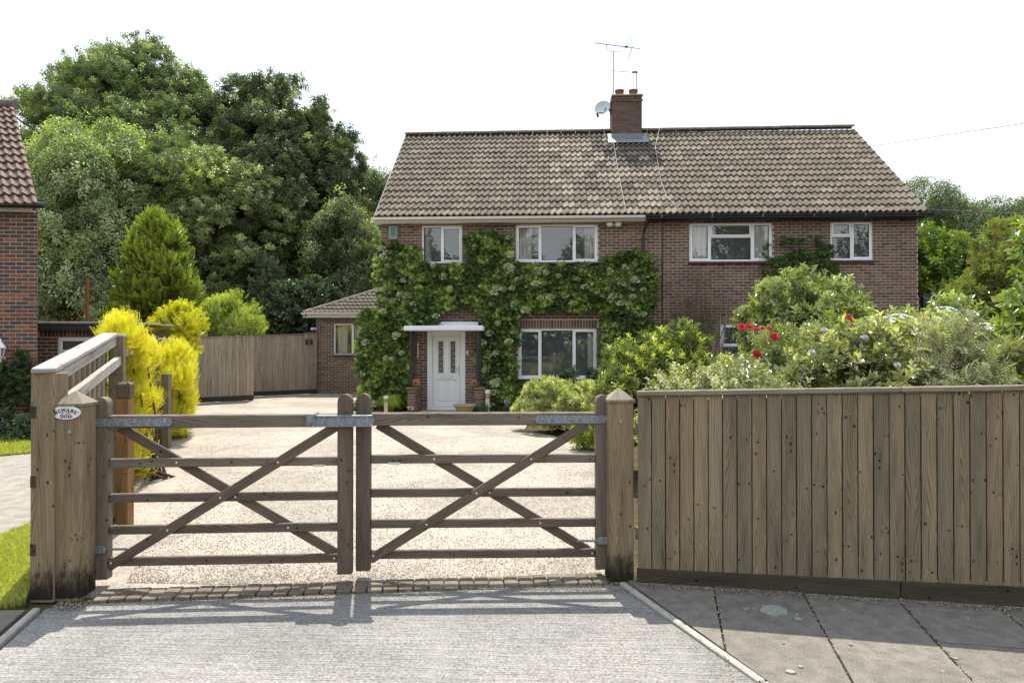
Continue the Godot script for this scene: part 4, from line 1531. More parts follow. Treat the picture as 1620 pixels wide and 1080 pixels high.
func chimney(h: Node3D) -> void:
	rng.seed = 1300
	var x0 := 2.165
	var x1 := 3.065
	var z0 := -21.06
	var z1 := -21.96
	var g := Geo.new()
	g.bx(Vector3((x0 + x1) / 2, 8.55, (z0 + z1) / 2), Vector3(x1 - x0 - 0.012, 1.5, z0 - z1 - 0.012))
	var c := wpart("chimney", g, M.mortar_dark, h)
	var tones := [3, 1, 7, 5, 0, 1]
	for k in 17:
		var y := 8.09 + k * 0.075
		var out := 0.03 if k >= 15 else 0.0
		for j in range(-1, 5):
			var off := 0.1125 if k % 2 else 0.0
			var l := maxf(x0 - out + 0.002, x0 + j * 0.225 + off + 0.005)
			var r := minf(x1 + out - 0.002, x0 + j * 0.225 + off + 0.22)
			if r - l < 0.04:
				continue
			part("brick", brick_mesh, M["brick_%d" % tones[rng.randi() % 6]] if rng.randf() < 0.9 else M.brick_flat, c, Transform3D(Basis(Vector3((r - l) / 0.215, 0, 0), Vector3(0, 1, 0), Vector3(0, 0, 1)), Vector3((l + r) / 2, y, z0 + out - 0.012)))
		if k < 4 or k % 2 == 0 or true:
			for j in 4:
				var zz := z0 - 0.11 - j * 0.225 - (0.0 if k % 2 else 0.05)
				if zz < z1 + 0.1:
					continue
				part("brick", brick_mesh, M["brick_%d" % tones[rng.randi() % 6]], c, Transform3D(Basis(Vector3.UP, -PI / 2), Vector3(x0 - out + 0.012, y, zz)))
	g = Geo.new()
	g.bx(Vector3((x0 + x1) / 2, 9.385, (z0 + z1) / 2), Vector3(0.96, 0.05, 0.96), 0.012)
	g.bx(Vector3((x0 + x1) / 2, 9.425, (z0 + z1) / 2), Vector3(0.8, 0.06, 0.7), 0.03)
	part("flaunching", g.mesh(), M.cement_yellow, c)
	for x in [2.42, 2.85]:
		g = Geo.new()
		g.lathe([Vector2(0.135, 9.42), Vector2(0.128, 9.62), Vector2(0.145, 9.63), Vector2(0.145, 9.67), Vector2(0.10, 9.67), Vector2(0.095, 9.45)], Vector3(x, 0, -21.45), 16)
		part("chimney_pot", g.mesh(), M.ridge_red, c)
	var down := Vector3(0, -0.6352, 0.7724)
	var up := Vector3(0, 0.7724, 0.6352)
	g = Geo.new()
	g.bx(Vector3(2.615, 8.10, z0 + 0.016), Vector3(0.98, 0.20, 0.012), 0.003)
	var foot := Vector3(2.615, 5.05, -17.45) - down * (4.42) + up * 0.062
	g.bx(foot, Vector3(1.24, 0.012, 0.24), 0.003, Basis(Vector3(1, 0, 0), up, down))
	for x in [2.10, 3.13]:
		g.bx(Vector3(x, 5.05, -17.45) - down * 4.72 + up * 0.066, Vector3(0.17, 0.012, 0.5), 0.003, Basis(Vector3(1, 0, 0), up, down))
	part("lead_flashing", g.mesh(), M.lead, c)

	# television aerials and dish
	var a := thing("television_aerial", "tall television aerial on a cranked mast, topping the chimney", "aerial", Vector3(2.13, 9.0, -21.3))
	g = Geo.new()
	g.tube([Vector3(-0.02, -0.1, 0), Vector3(0.0, 0.3, 0), Vector3(0.1, 0.62, -0.1), Vector3(0.105, 1.86, -0.1)], [0.016], 8)
	part("mast", g.mesh(), M.aerial_metal, a)
	g = Geo.new()
	g.tube([Vector3(-0.49, 2.16, -0.1), Vector3(0.93, 1.95, -0.1)], [0.012], 6)
	g.tube([Vector3(-0.13, 2.1, -0.1), Vector3(-0.11, 1.97, -0.1), Vector3(-0.02, 1.89, -0.1), Vector3(0.3, 1.86, -0.1), Vector3(0.38, 1.92, -0.1), Vector3(0.4, 2.02, -0.1)], [0.009], 6)
	part("boom", g.mesh(), M.aerial_metal, a)
	for k in 10:
		g = Geo.new()
		var t := k / 10.0
		var p := Vector3(-0.47 + 0.95 * t, 2.16 - 0.145 * t, -0.1)
		g.tube([p + Vector3(-0.05, -0.02, -0.16), p + Vector3(0.05, 0.03, 0.16)], [0.006], 5)
		part("element", g.mesh(), M.aerial_metal, a)
	g = Geo.new()
	g.bx(Vector3(0.5, 2.02, -0.1), Vector3(0.11, 0.05, 0.06), 0.01)
	part("dipole_box", g.mesh(), M.black_plastic, a)
	for s in [1.0, -1.0]:
		for z in [-0.28, -0.1, 0.08]:
			g = Geo.new()
			g.tube([Vector3(0.69, 1.985, z), Vector3(0.57 if s > 0 else 0.54, 1.985 + 0.40 * s, z)], [0.006], 5)
			part("reflector_rod", g.mesh(), M.aerial_metal, a)
	var a2 := thing("radio_aerial", "short second aerial with one sideways rod above the right chimney pot", "aerial", Vector3(2.98, 9.4, -21.5))
	g = Geo.new()
	g.tube([Vector3(0, -0.1, 0), Vector3(-0.03, 0.86, 0)], [0.014], 8)
	part("mast", g.mesh(), M.aerial_metal, a2)
	g = Geo.new()
	g.tube([Vector3(-0.83, 0.92, 0), Vector3(0.03, 0.84, 0)], [0.009], 6)
	part("boom", g.mesh(), M.aerial_metal, a2)
	g = Geo.new()
	g.bx(Vector3(-0.08, 0.86, 0), Vector3(0.16, 0.045, 0.05), 0.01)
	g.tube([Vector3(-0.1, 0.85, -0.12), Vector3(-0.06, 0.9, 0.14)], [0.007], 5)
	g.tube([Vector3(0.0, 0.83, -0.12), Vector3(-0.02, 0.92, 0.14)], [0.007], 5)
	part("clamp", g.mesh(), M.black_plastic, a2)
	var d := thing("satellite_dish", "round grey satellite dish fixed to the left of the chimney", "satellite dish", Vector3(1.88, 9.0, -21.25))
	var f := Basis(Vector3.UP, -0.35) * Basis(Vector3.RIGHT, PI / 2 - 0.35)
	g = Geo.new()
	var pr := []
	for k in 7:
		pr.append(Vector2(0.245 * k / 6.0, 0.07 * pow(k / 6.0, 2)))
	for k in 7:
		pr.append(Vector2(0.25 - 0.25 * k / 6.0, 0.07 * pow(1.0 - k / 6.0, 2) - 0.012))
	g.lathe(pr, Vector3(0, 0.04, 0), 24, f)
	part("reflector", g.mesh(), M.dish, d)
	g = Geo.new()
	g.tube([Vector3(0.29, -0.12, 0.02), Vector3(0.24, 0.02, -0.02), Vector3(0.08, 0.03, 0.06), Vector3(0.05, -0.1, 0.1)], [0.018], 8)
	part("mount", g.mesh(), M.black_iron, d)
	g = Geo.new()
	g.tube([Vector3(0.06, -0.12, 0.08), Vector3(-0.16, -0.18, 0.28), Vector3(-0.20, -0.2, 0.30)], [0.012], 6)
	part("arm", g.mesh(), M.black_iron, d)
	g = Geo.new()
	g.tube([Vector3(-0.21, -0.18, 0.30), Vector3(-0.16, -0.30, 0.24)], [0.028, 0.034], 8)
	part("receiver", g.mesh(), M.black_iron, d)


func extension() -> void:
	rng.seed = 1400
	var z := -23.866
	var e := thing("brick_extension", "single-storey brick side extension with low hipped brown tiled roof", "extension", Vector3(-6.2, 0, -23.86))
	var holes := [[-7.374, -6.15, 1.37, 2.46]]
	var t := Transform3D(Basis(), Vector3(0, 0, z))
	var g := Geo.new()
	wall_geo(g, -8.015, -4.27, -0.05, 2.78, holes, 0.2, t)
	var w := wpart("front_wall", g, M.mortar, e)
	var bh := holes.duplicate()
	bh.append([-7.374, -6.15, 2.46, 2.69])
	var see := func(p: Vector3, b: Array) -> float:
		return Vector3(p.x + 7.0, p.y - 1.5, 0).length() if p.x < -6.0 else -1.0
	lay(w, courses(-8.015, -4.27, -0.02, 2.76, bh), Transform3D(Basis(), Vector3(0, 0, z - 0.008)), see, 280, "brick", [0, 1, 2, 3, 4, 5, 6, 7])
	soldiers(w, -7.36, -6.1, 2.47, Transform3D(Basis(), Vector3(0, 0, z - 0.008)), "brick")
	g = Geo.new()
	g.bx(Vector3(-7.91, 1.37, -26.0), Vector3(0.2, 2.8, 3.86))
	g.bx(Vector3(-6.14, 1.37, -28.0), Vector3(3.74, 2.8, 0.2))
	g.bx(Vector3(-6.14, 2.70, -26.0), Vector3(3.4, 0.05, 3.8))
	g.bx(Vector3(-6.14, 1.4, -25.6), Vector3(3.4, 2.5, 0.08))
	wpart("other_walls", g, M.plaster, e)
	window(e, -7.374, -6.15, 1.37, 2.46, z - 0.06, [[0, 0.53, 0, 1, false], [0.53, 1, 0, 1, true]], [["v", 0.53, 0, 1]])
	curtain("grey curtain on the left of the extension window", -7.3, -6.95, 1.4, 2.4, -24.1)
	curtain("grey curtain in the right light of the extension window", -6.75, -6.3, 1.4, 2.4, -24.1)
	# roof: front slope cut by the hip on its left
	var p := 0.43
	var down := Vector3(0, -sin(p), cos(p))
	var up := Vector3(0, cos(p), sin(p))
	var eave := Vector3(-8.37, 2.86, -23.55)
	g = Geo.new()
	var A := Vector3(-8.37, 2.80, -23.56)
	var top := A + Vector3(2.45, 2.45 * tan(p), -2.45)
	g.tri(A, Vector3(-4.27, 2.80, -23.56), Vector3(-4.27, top.y, top.z))
	g.tri(A, Vector3(-4.27, top.y, top.z), top)
	g.face(A, top, Vector3(A.x, A.y, -28.4), A, Vector3(-1, 1, 0))
	g.face(Vector3(-4.27, top.y, top.z), top, Vector3(A.x, A.y, -28.4), Vector3(-4.27, A.y, -28.4), Vector3(0, 1, -1))
	g.face(A, Vector3(-4.27, 2.80, -23.56), Vector3(-4.27, 2.78, -23.9), Vector3(-8.0, 2.78, -23.9), Vector3(0, -1, 0))
	var r := wpart("roof", g, M.brown_tile_0, e)
	var tm := roof_tile_mesh(0.322, 0.42, 2, 0.045)
	for i in 8:
		for j in 13:
			var s := i * 0.335 - 0.02
			var x := eave.x + (j + 0.5) * 0.325
			if x - 0.16 < eave.x + s * cos(p) - 0.05:
				continue
			if x > -4.3:
				continue
			part("roof_tile", tm, M["brown_tile_%d" % (rng.randi() % 2)], r, Transform3D(Basis(Vector3(1, 0, 0), up, down), Vector3(x, eave.y, eave.z) - down * s + up * 0.012))
	var hd := (top - A).normalized()
	for k in 9:
		g = Geo.new()
		g.lathe([Vector2(0.115, 0.0), Vector2(0.105, 0.40)], Vector3.ZERO, 12)
		var q := A + hd * (k * 0.385) + Vector3(0, 0.0, 0)
		var bs := Basis(hd.cross(Vector3.UP).normalized(), hd, hd.cross(Vector3.UP).normalized().cross(hd))
		part("hip_tile", g.mesh(), M.ridge, r, Transform3D(bs, q))
	g = Geo.new()
	g.bx(Vector3(-6.32, 2.76, -23.59), Vector3(4.14, 0.17, 0.02), 0.003)
	wpart("fascia", g, M.fascia_white, e)
	g = Geo.new()
	g.bx(Vector3(-6.32, 2.685, -23.74), Vector3(4.14, 0.016, 0.27))
	wpart("soffit", g, M.fascia_white, e)
	gutter(e, -8.42, -4.3, 2.84, -23.52, M.gutter_white, 5)
	var o := single("overflow_pipe", pipe([Vector3(-8.02, 2.28, -23.9), Vector3(-8.12, 2.28, -23.7)], 0.05), M.wall_white, "short white pipe end beside the left corner of the extension", "pipe")


func pipe(path: Array, r: float) -> Geo:
	var g := Geo.new()
	g.tube(path, [r], 10)
	return g


func neighbour() -> void:
	rng.seed = 1500
	var n := thing("neighbouring_house", "red brick neighbouring house with reddish tiled roof, mostly out of view", "house", Vector3(-9.63, 0, -12.59), 0.113)
	var g := Geo.new()
	wall_geo(g, -5.0, 0.0, -0.05, 4.32, [], 0.01, Transform3D(Basis(), Vector3(0, 0, -0.007)))
	var w := part("front_wall", g.mesh(), M.mortar, n)
	var see := func(p: Vector3, b: Array) -> float:
		return 10.0 - p.y - p.x if p.x > -0.95 else -1.0
	lay(w, courses(-5.0, 0.0, -0.02, 4.3, []), Transform3D(Basis(), Vector3(0, 0, -0.015)), see, 300, "red_brick", [0, 1, 2, 3, 4, 5, 6, 7, 1, 3])
	g = Geo.new()
	g.prism(V2([-0.01, -0.02, -0.3, -0.25, -5.5, -7.1, -5.3, -7.1]), 0, 4.3, Transform3D(Basis(Vector3(1, 0, 0), Vector3(0, 0, 1), Vector3(0, 1, 0)), Vector3.ZERO))
	g.bx(Vector3(-7.9, 2.15, -7.0), Vector3(5.2, 4.3, 0.2))
	part("other_walls", g.mesh(), M.brick_flat, n)
	var E := Vector3(0.20, 4.33, 0.33)
	var R := Vector3(-2.69, 7.46, -3.54)
	var down := (E - R).normalized()
	var long := (E - R).length()
	var up := down.cross(Vector3(1, 0, 0)).normalized()
	g = Geo.new()
	g.face(E - up * 0.05, R - up * 0.05, R - up * 0.05 + Vector3(-3, 0, 0), E - up * 0.05 + Vector3(-6, 0, 0), Vector3(0, 1, 1))
	var B := Vector3(-5.6, 4.3, -7.4)
	g.tri(E - up * 0.05, B, R - up * 0.05)
	g.face(R - up * 0.05, B, B + Vector3(-5.8, 0, 0), R + Vector3(-3, 0, 0), Vector3(0, 1, -1))
	var r := part("roof", g.mesh(), M.red_tile_0, n)
	var tm := roof_tile_mesh(0.327, 0.42, 2, 0.05)
	for i in 14:
		for j in 12:
			var s := i * (long / 14.0) - 0.02
			var p := E - down * s + Vector3(-0.165 - j * 0.33, 0, 0) + up * 0.01
			part("roof_tile", tm, M["red_tile_%d" % (rng.randi() % 3)], r, Transform3D(Basis(Vector3(1, 0, 0), up, down), p))
	for k in 7:
		g = Geo.new()
		g.tube([R + Vector3(0.05 - k * 0.45, 0.01, 0), R + Vector3(-0.39 - k * 0.45, 0.01, 0)], [0.12], 12)
		part("ridge_tile", g.mesh(), M.ridge, r)
	g = Geo.new()
	g.bx(Vector3(-2.45, 4.27, 0.16), Vector3(4.9, 0.11, 0.02), 0.003)
	g.bx(Vector3(-2.45, 4.225, 0.08), Vector3(4.88, 0.016, 0.14))
	part("fascia", g.mesh(), M.fascia_white, n)
	g = Geo.new()
	g.tube([Vector3(-5, 4.31, 0.27), Vector3(0.30, 4.31, 0.27)], [0.055], 10)
	part("gutter", g.mesh(), M.black_plastic, n)
	# lantern and number by the corner
	var q := Vector3(-9.63, 0, -12.59) + Basis(Vector3.UP, 0.113) * Vector3(-0.568, 1.36, 0.0)
	var l := thing("wall_lantern", "white hexagonal lantern on the neighbour's brick wall", "wall light", q, 0.113)
	g = Geo.new()
	g.lathe([Vector2(0.0, 0.0), Vector2(0.025, 0.01), Vector2(0.02, 0.06), Vector2(0.045, 0.10), Vector2(0.05, 0.12)], Vector3(0, 0, 0.14), 6)
	part("base", g.mesh(), M.upvc, l)
	g = Geo.new()
	for k in 6:
		var a := TAU * k / 6
		g.tube([Vector3(cos(a) * 0.048, 0.12, 0.14 + sin(a) * 0.048), Vector3(cos(a) * 0.08, 0.29, 0.14 + sin(a) * 0.08)], [0.008], 5)
	part("frame", g.mesh(), M.upvc, l)
	g = Geo.new()
	g.lathe([Vector2(0.04, 0.12), Vector2(0.07, 0.29)], Vector3(0, 0, 0.14), 6)
	part("panes", g.mesh(), M.glass, l)
	g = Geo.new()
	g.lathe([Vector2(0.105, 0.28), Vector2(0.10, 0.30), Vector2(0.04, 0.37), Vector2(0.02, 0.40), Vector2(0.02, 0.43), Vector2(0.0, 0.46)], Vector3(0, 0, 0.14), 6)
	part("cap", g.mesh(), M.upvc, l)
	g = Geo.new()
	g.tube([Vector3(0, 0.1, 0), Vector3(0, 0.06, 0.05), Vector3(0, 0.05, 0.14)], [0.012], 6)
	part("bracket", g.mesh(), M.upvc, l)
	q = Vector3(-9.63, 0, -12.59) + Basis(Vector3.UP, 0.113) * Vector3(-0.296, 1.31, 0.012)
	var s := thing("house_number_plate", "dark slate number plate on the neighbour's brick corner", "number plate", q, 0.113)
	g = Geo.new()
	g.bx(Vector3.ZERO, Vector3(0.24, 0.11, 0.012), 0.003)
	part("slate", g.mesh(), M.sign_grey if false else mat("slate", 0.05, 0.06, 0.065, 0.5), s)
	lettering(s, "87", 0.085, Vector3(-0.045, 0, 0.008), M.sign_white)
	# flat-roofed garage set back beside it
	var ga := thing("flat_roofed_garage", "low brick garage with flat felt roof beside the neighbouring house", "garage", Vector3(-9.25, 0, -13.76), 0.15)
	g = Geo.new()
	wall_geo(g, -1.3, 0.7, -0.05, 2.0, [[-0.75, 0.55, 0.95, 1.86]], 0.2, Transform3D(Basis(), Vector3(0, 0, -0.007)))
	w = part("front_wall", g.mesh(), M.mortar, ga)
	lay(w, courses(-1.3, 0.7, -0.02, 1.84, [[-0.75, 0.55, 0.95, 1.86]]), Transform3D(Basis(), Vector3(0, 0, -0.015)), func(p: Vector3, b: Array) -> float: return 3.0 - p.y, 220, "red_brick", [0, 1, 3, 4, 5, 7])
	soldiers(w, -1.1, 0.7, 1.86, Transform3D(Basis(), Vector3(0, 0, -0.015)), "red_brick")
	window(ga, -0.75, 0.55, 0.95, 1.86, -0.06, [[0, 0.5, 0, 0.65, false], [0, 0.5, 0.65, 1, true], [0.5, 1, 0, 0.65, false], [0.5, 1, 0.65, 1, true]], [["v", 0.5, 0, 1], ["h", 0.65, 0, 0.5], ["h", 0.65, 0.5, 1]])
	ga.get_child(ga.get_child_count() - 1).position = Vector3.ZERO
	g = Geo.new()
	g.bx(Vector3(0.6, 0.97, -1.0), Vector3(0.2, 2.05, 1.58))
	g.bx(Vector3(-1.2, 0.97, -1.0), Vector3(0.2, 2.05, 1.58))
	g.bx(Vector3(-0.3, 0.97, -1.9), Vector3(2.0, 2.05, 0.2))
	part("other_walls", g.mesh(), M.brick_flat, ga)
	g = Geo.new()
	g.bx(Vector3(-0.3, 2.15, -0.9), Vector3(2.2, 0.05, 2.3), 0.01)
	part("flat_roof", g.mesh(), M.path, ga)
	g = Geo.new()
	g.bx(Vector3(-0.3, 2.06, 0.2), Vector3(2.16, 0.125, 0.025), 0.003)
	part("fascia", g.mesh(), M.dark_fascia, ga)


func lettering(parent: Node3D, text: String, size: float, at: Vector3, m: Material, b := Basis(), serif := false) -> void:
	var t := TextMesh.new()
	var f := SystemFont.new()
	f.font_names = PackedStringArray(["Droid Serif" if serif else "Droid Sans"])
	f.font_weight = 700
	t.font = f
	t.text = text
	t.font_size = 64
	t.pixel_size = size / 64.0
	t.depth = 0.003
	t.curve_step = 2.0
	part("lettering", t, m, parent, Transform3D(b, at))


# ---------------------------------------------------------------- fences and gates

func board(x: float, w: float, y0: float, y1: float, z: float, lean: float) -> Geo:
	var g := Geo.new()
	g.ou = rng.randf() * 4.0
	g.ov = rng.randf()
	g.bx(Vector3(x, (y0 + y1) / 2, z), Vector3(w, y1 - y0, 0.017 if lean > 0.15 else 0.013), 0.003, Basis(Vector3.UP, lean))
	return g


func beam(ce: Vector3, s: Vector3, bev := 0.005, b := Basis()) -> Geo:
	var g := Geo.new()
	g.ou = rng.randf() * 4.0
	g.ov = rng.randf()
	g.bx(ce, s, bev, b)
	return g


func right_fence() -> void:
	rng.seed = 2001
	var f := thing("board_fence", "weathered brown close-board fence running right from the gate post", "fence", Vector3(0.655, 0, -4.888), -0.1434)
	var slope := Basis(Vector3.BACK, 0.028)
	for k in 35:
		var x := 0.07 + k * 0.0968
		part("fence_board", board(x, 0.0915 + rng.randf_range(-0.0015, 0.001), 0.105, 1.325 + 0.028 * x + rng.randf_range(-0.003, 0.003), rng.randf_range(-0.002, 0.003), 0.05 + rng.randf_range(-0.04, 0.04)).mesh(), M["fence_wood_%d" % (rng.randi() % 5)], f)
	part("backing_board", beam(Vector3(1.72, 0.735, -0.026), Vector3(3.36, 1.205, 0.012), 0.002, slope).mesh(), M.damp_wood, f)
	for k in 2:
		part("gravel_board", beam(Vector3(0.87 + k * 1.72, 0.055 + 0.02 * k, 0.006), Vector3(1.71, 0.125, 0.03), 0.004, Basis(Vector3.BACK, 0.012)).mesh(), M.damp_wood, f)
		part("fence_cap", beam(Vector3(0.87 + k * 1.72, 1.342 + 0.028 * (0.87 + k * 1.72), 0.004), Vector3(1.715, 0.036, 0.062), 0.006, slope).mesh(), M.post_cap_wood, f)
		part("fence_rail", beam(Vector3(1.7, 0.35 + 0.75 * k + 0.04, -0.045), Vector3(3.4, 0.08, 0.06), 0.006, slope).mesh(), M.fence_wood_1, f)
	for x in [0.07, 1.75, 3.4]:
		part("fence_post", beam(Vector3(x, 0.65, -0.11), Vector3(0.09, 1.34, 0.09)).mesh(), M.fence_wood_3, f)
	# nail heads, two to a board
	var g := Geo.new()
	for k in 35:
		for y in [0.39, 1.14]:
			g.lathe([Vector2(0.0, 0.0035), Vector2(0.0045, 0.003), Vector2(0.0045, 0.0)], Vector3(0.05 + k * 0.0968, y + 0.02, 0.012), 6, Basis(Vector3.RIGHT, PI / 2))
	part("nails", g.mesh(), M.lead, f).set_meta("kind", "stuff")


func left_fence() -> void:
	rng.seed = 2100
	# the first bay: solid boards with a rising open top, seen end on
	var a := Vector3(-3.28, 0, -4.43)
	var th := atan2(2.12, -0.94)
	var f := thing("ramped_fence", "left boundary fence bay with rising silver top rails beside gate", "fence", a, th)
	var rise := Basis(Vector3.BACK, atan(0.115))
	part("end_post", beam(Vector3(0.038, 0.74, -0.022), Vector3(0.155, 1.52, 0.15), 0.005, Basis(Vector3.UP, 0.06 - th)).mesh(), M.post_wood, f)
	var fb := Basis(Vector3.UP, 0.06 - th)
	for y in [0.33, 0.78, 1.24]:
		part("rail_end", beam(Vector3(0.038, y, -0.022) + fb * Vector3(-0.058, 0, 0.0745), Vector3(0.038, 0.078, 0.008), 0.002, fb).mesh(), M.damp_wood, f)
	var fs := Geo.new()
	fs.quad(Vector3(-0.0755, 0, 0.0758), Vector3(0.0755, 0, 0.0758), Vector3(0.0755, 0.34, 0.0758), Vector3(-0.0755, 0.34, 0.0758), Vector2(0, 1), Vector2(0.5, 1), Vector2(0.5, 0), Vector2(0, 0))
	part("rot_stain", fs.mesh(), M.rot, f, Transform3D(fb, Vector3(0.038, 0, -0.022)))
	part("rear_post", beam(Vector3(2.36, 0.88, 0.02), Vector3(0.13, 1.80, 0.13)).mesh(), M.fence_wood_3, f)
	for k in 23:
		var x := 0.0 + k * 0.104
		part("slat", beam(Vector3(x, 0.755 + 0.056 * x, -0.075), Vector3(0.07 if k > 0 else 0.03, 1.41 + 0.112 * x, 0.024), 0.003).mesh(), M["pale_wood_%d" % (rng.randi() % 3)] if k % 2 else M["fence_wood_%d" % (rng.randi() % 5)], f)
	part("cap_rail", beam(Vector3(1.15, 1.50 + 0.115 * 1.15 + 0.02, -0.04), Vector3(2.42, 0.035, 0.14), 0.006, rise).mesh(), M.silver_wood, f)
	part("top_rail", beam(Vector3(1.18, 1.455 + 0.115 * 1.18, 0.0), Vector3(2.24, 0.075, 0.045), 0.005, rise).mesh(), M.silver_wood, f)
	part("second_rail", beam(Vector3(1.2, 1.27 + 0.115 * 1.2, 0.04), Vector3(2.2, 0.088, 0.05), 0.005, rise).mesh(), M.silver_wood, f)
	for y in [0.3, 0.8]:
		part("rail", beam(Vector3(1.2, y, -0.03), Vector3(2.2, 0.085, 0.05)).mesh(), M.fence_wood_1, f)
	# the rest of the boundary, half lost in the golden hedge
	var p := [Vector3(-4.26, 0, -6.64), Vector3(-6.62, 0, -11.36), Vector3(-10.2, 0, -19.35)]
	for s in 2:
		var v: Vector3 = p[s + 1] - p[s]
		var n := int(v.length() / 0.104)
		var b := thing("boundary_fence", ["weathered vertical board fence behind the front golden hedge", "weathered vertical board fence reaching back to the rear gate leaf"][s], "fence", p[s], atan2(-v.z, v.x), "left boundary fence")
		for k in n:
			part("fence_board", board(0.05 + k * 0.104, 0.112, 0.05, 1.74 + 0.02 * s + rng.randf_range(-0.004, 0.004), -0.06, 0.07).mesh(), M["fence_wood_%d" % (rng.randi() % 5)], b)
		part("fence_cap", beam(Vector3(v.length() / 2, 1.79 + 0.02 * s, -0.05), Vector3(v.length(), 0.035, 0.08)).mesh(), M.silver_wood, b)
		for y in [0.35, 1.0, 1.6]:
			part("rail", beam(Vector3(v.length() / 2, y, -0.01), Vector3(v.length(), 0.08, 0.05)).mesh(), M.fence_wood_1, b)
		var posts := int(v.length() / 2.4)
		for k in range(1, posts + 1):
			part("fence_post", beam(Vector3(k * 2.4, 0.92, 0.04), Vector3(0.1, 1.84, 0.1)).mesh(), M.fence_wood_3, b)
	# newer brown stub post and a darker one farther on
	var st := thing("short_post", "short orange-brown post with stepped top just inside the left gate", "post", Vector3(-3.90, 0, -6.22), 0.1)
	part("shaft", beam(Vector3(0, 0.58, 0), Vector3(0.115, 1.22, 0.115)).mesh(), M.new_wood, st)
	part("head", beam(Vector3(0, 1.26, 0), Vector3(0.125, 0.16, 0.125), 0.02).mesh(), M.gate_wood, st)
	st = thing("short_post", "short dark post between the two golden hedge clumps", "post", Vector3(-6.20, 0, -11.0), 0.1)
	part("shaft", beam(Vector3(0, 0.6, 0), Vector3(0.12, 1.24, 0.12)).mesh(), M.fence_wood_3, st)
	var tp := thing("fence_stake", "thin pale stake against the left edge of the rear gate leaf", "post", Vector3(-9.95, 0, -19.2), 0.0)
	part("shaft", beam(Vector3(0, 0.95, 0), Vector3(0.07, 1.95, 0.07)).mesh(), M.silver_wood, tp)
	var kb := single("timber_edging", beam(Vector3(-4.52, 0.02, -7.3), Vector3(0.08, 0.13, 1.6), 0.01, Basis(Vector3.UP, 0.42)), M.post_cap_wood, "short timber edging along the foot of the golden hedge", "edging")


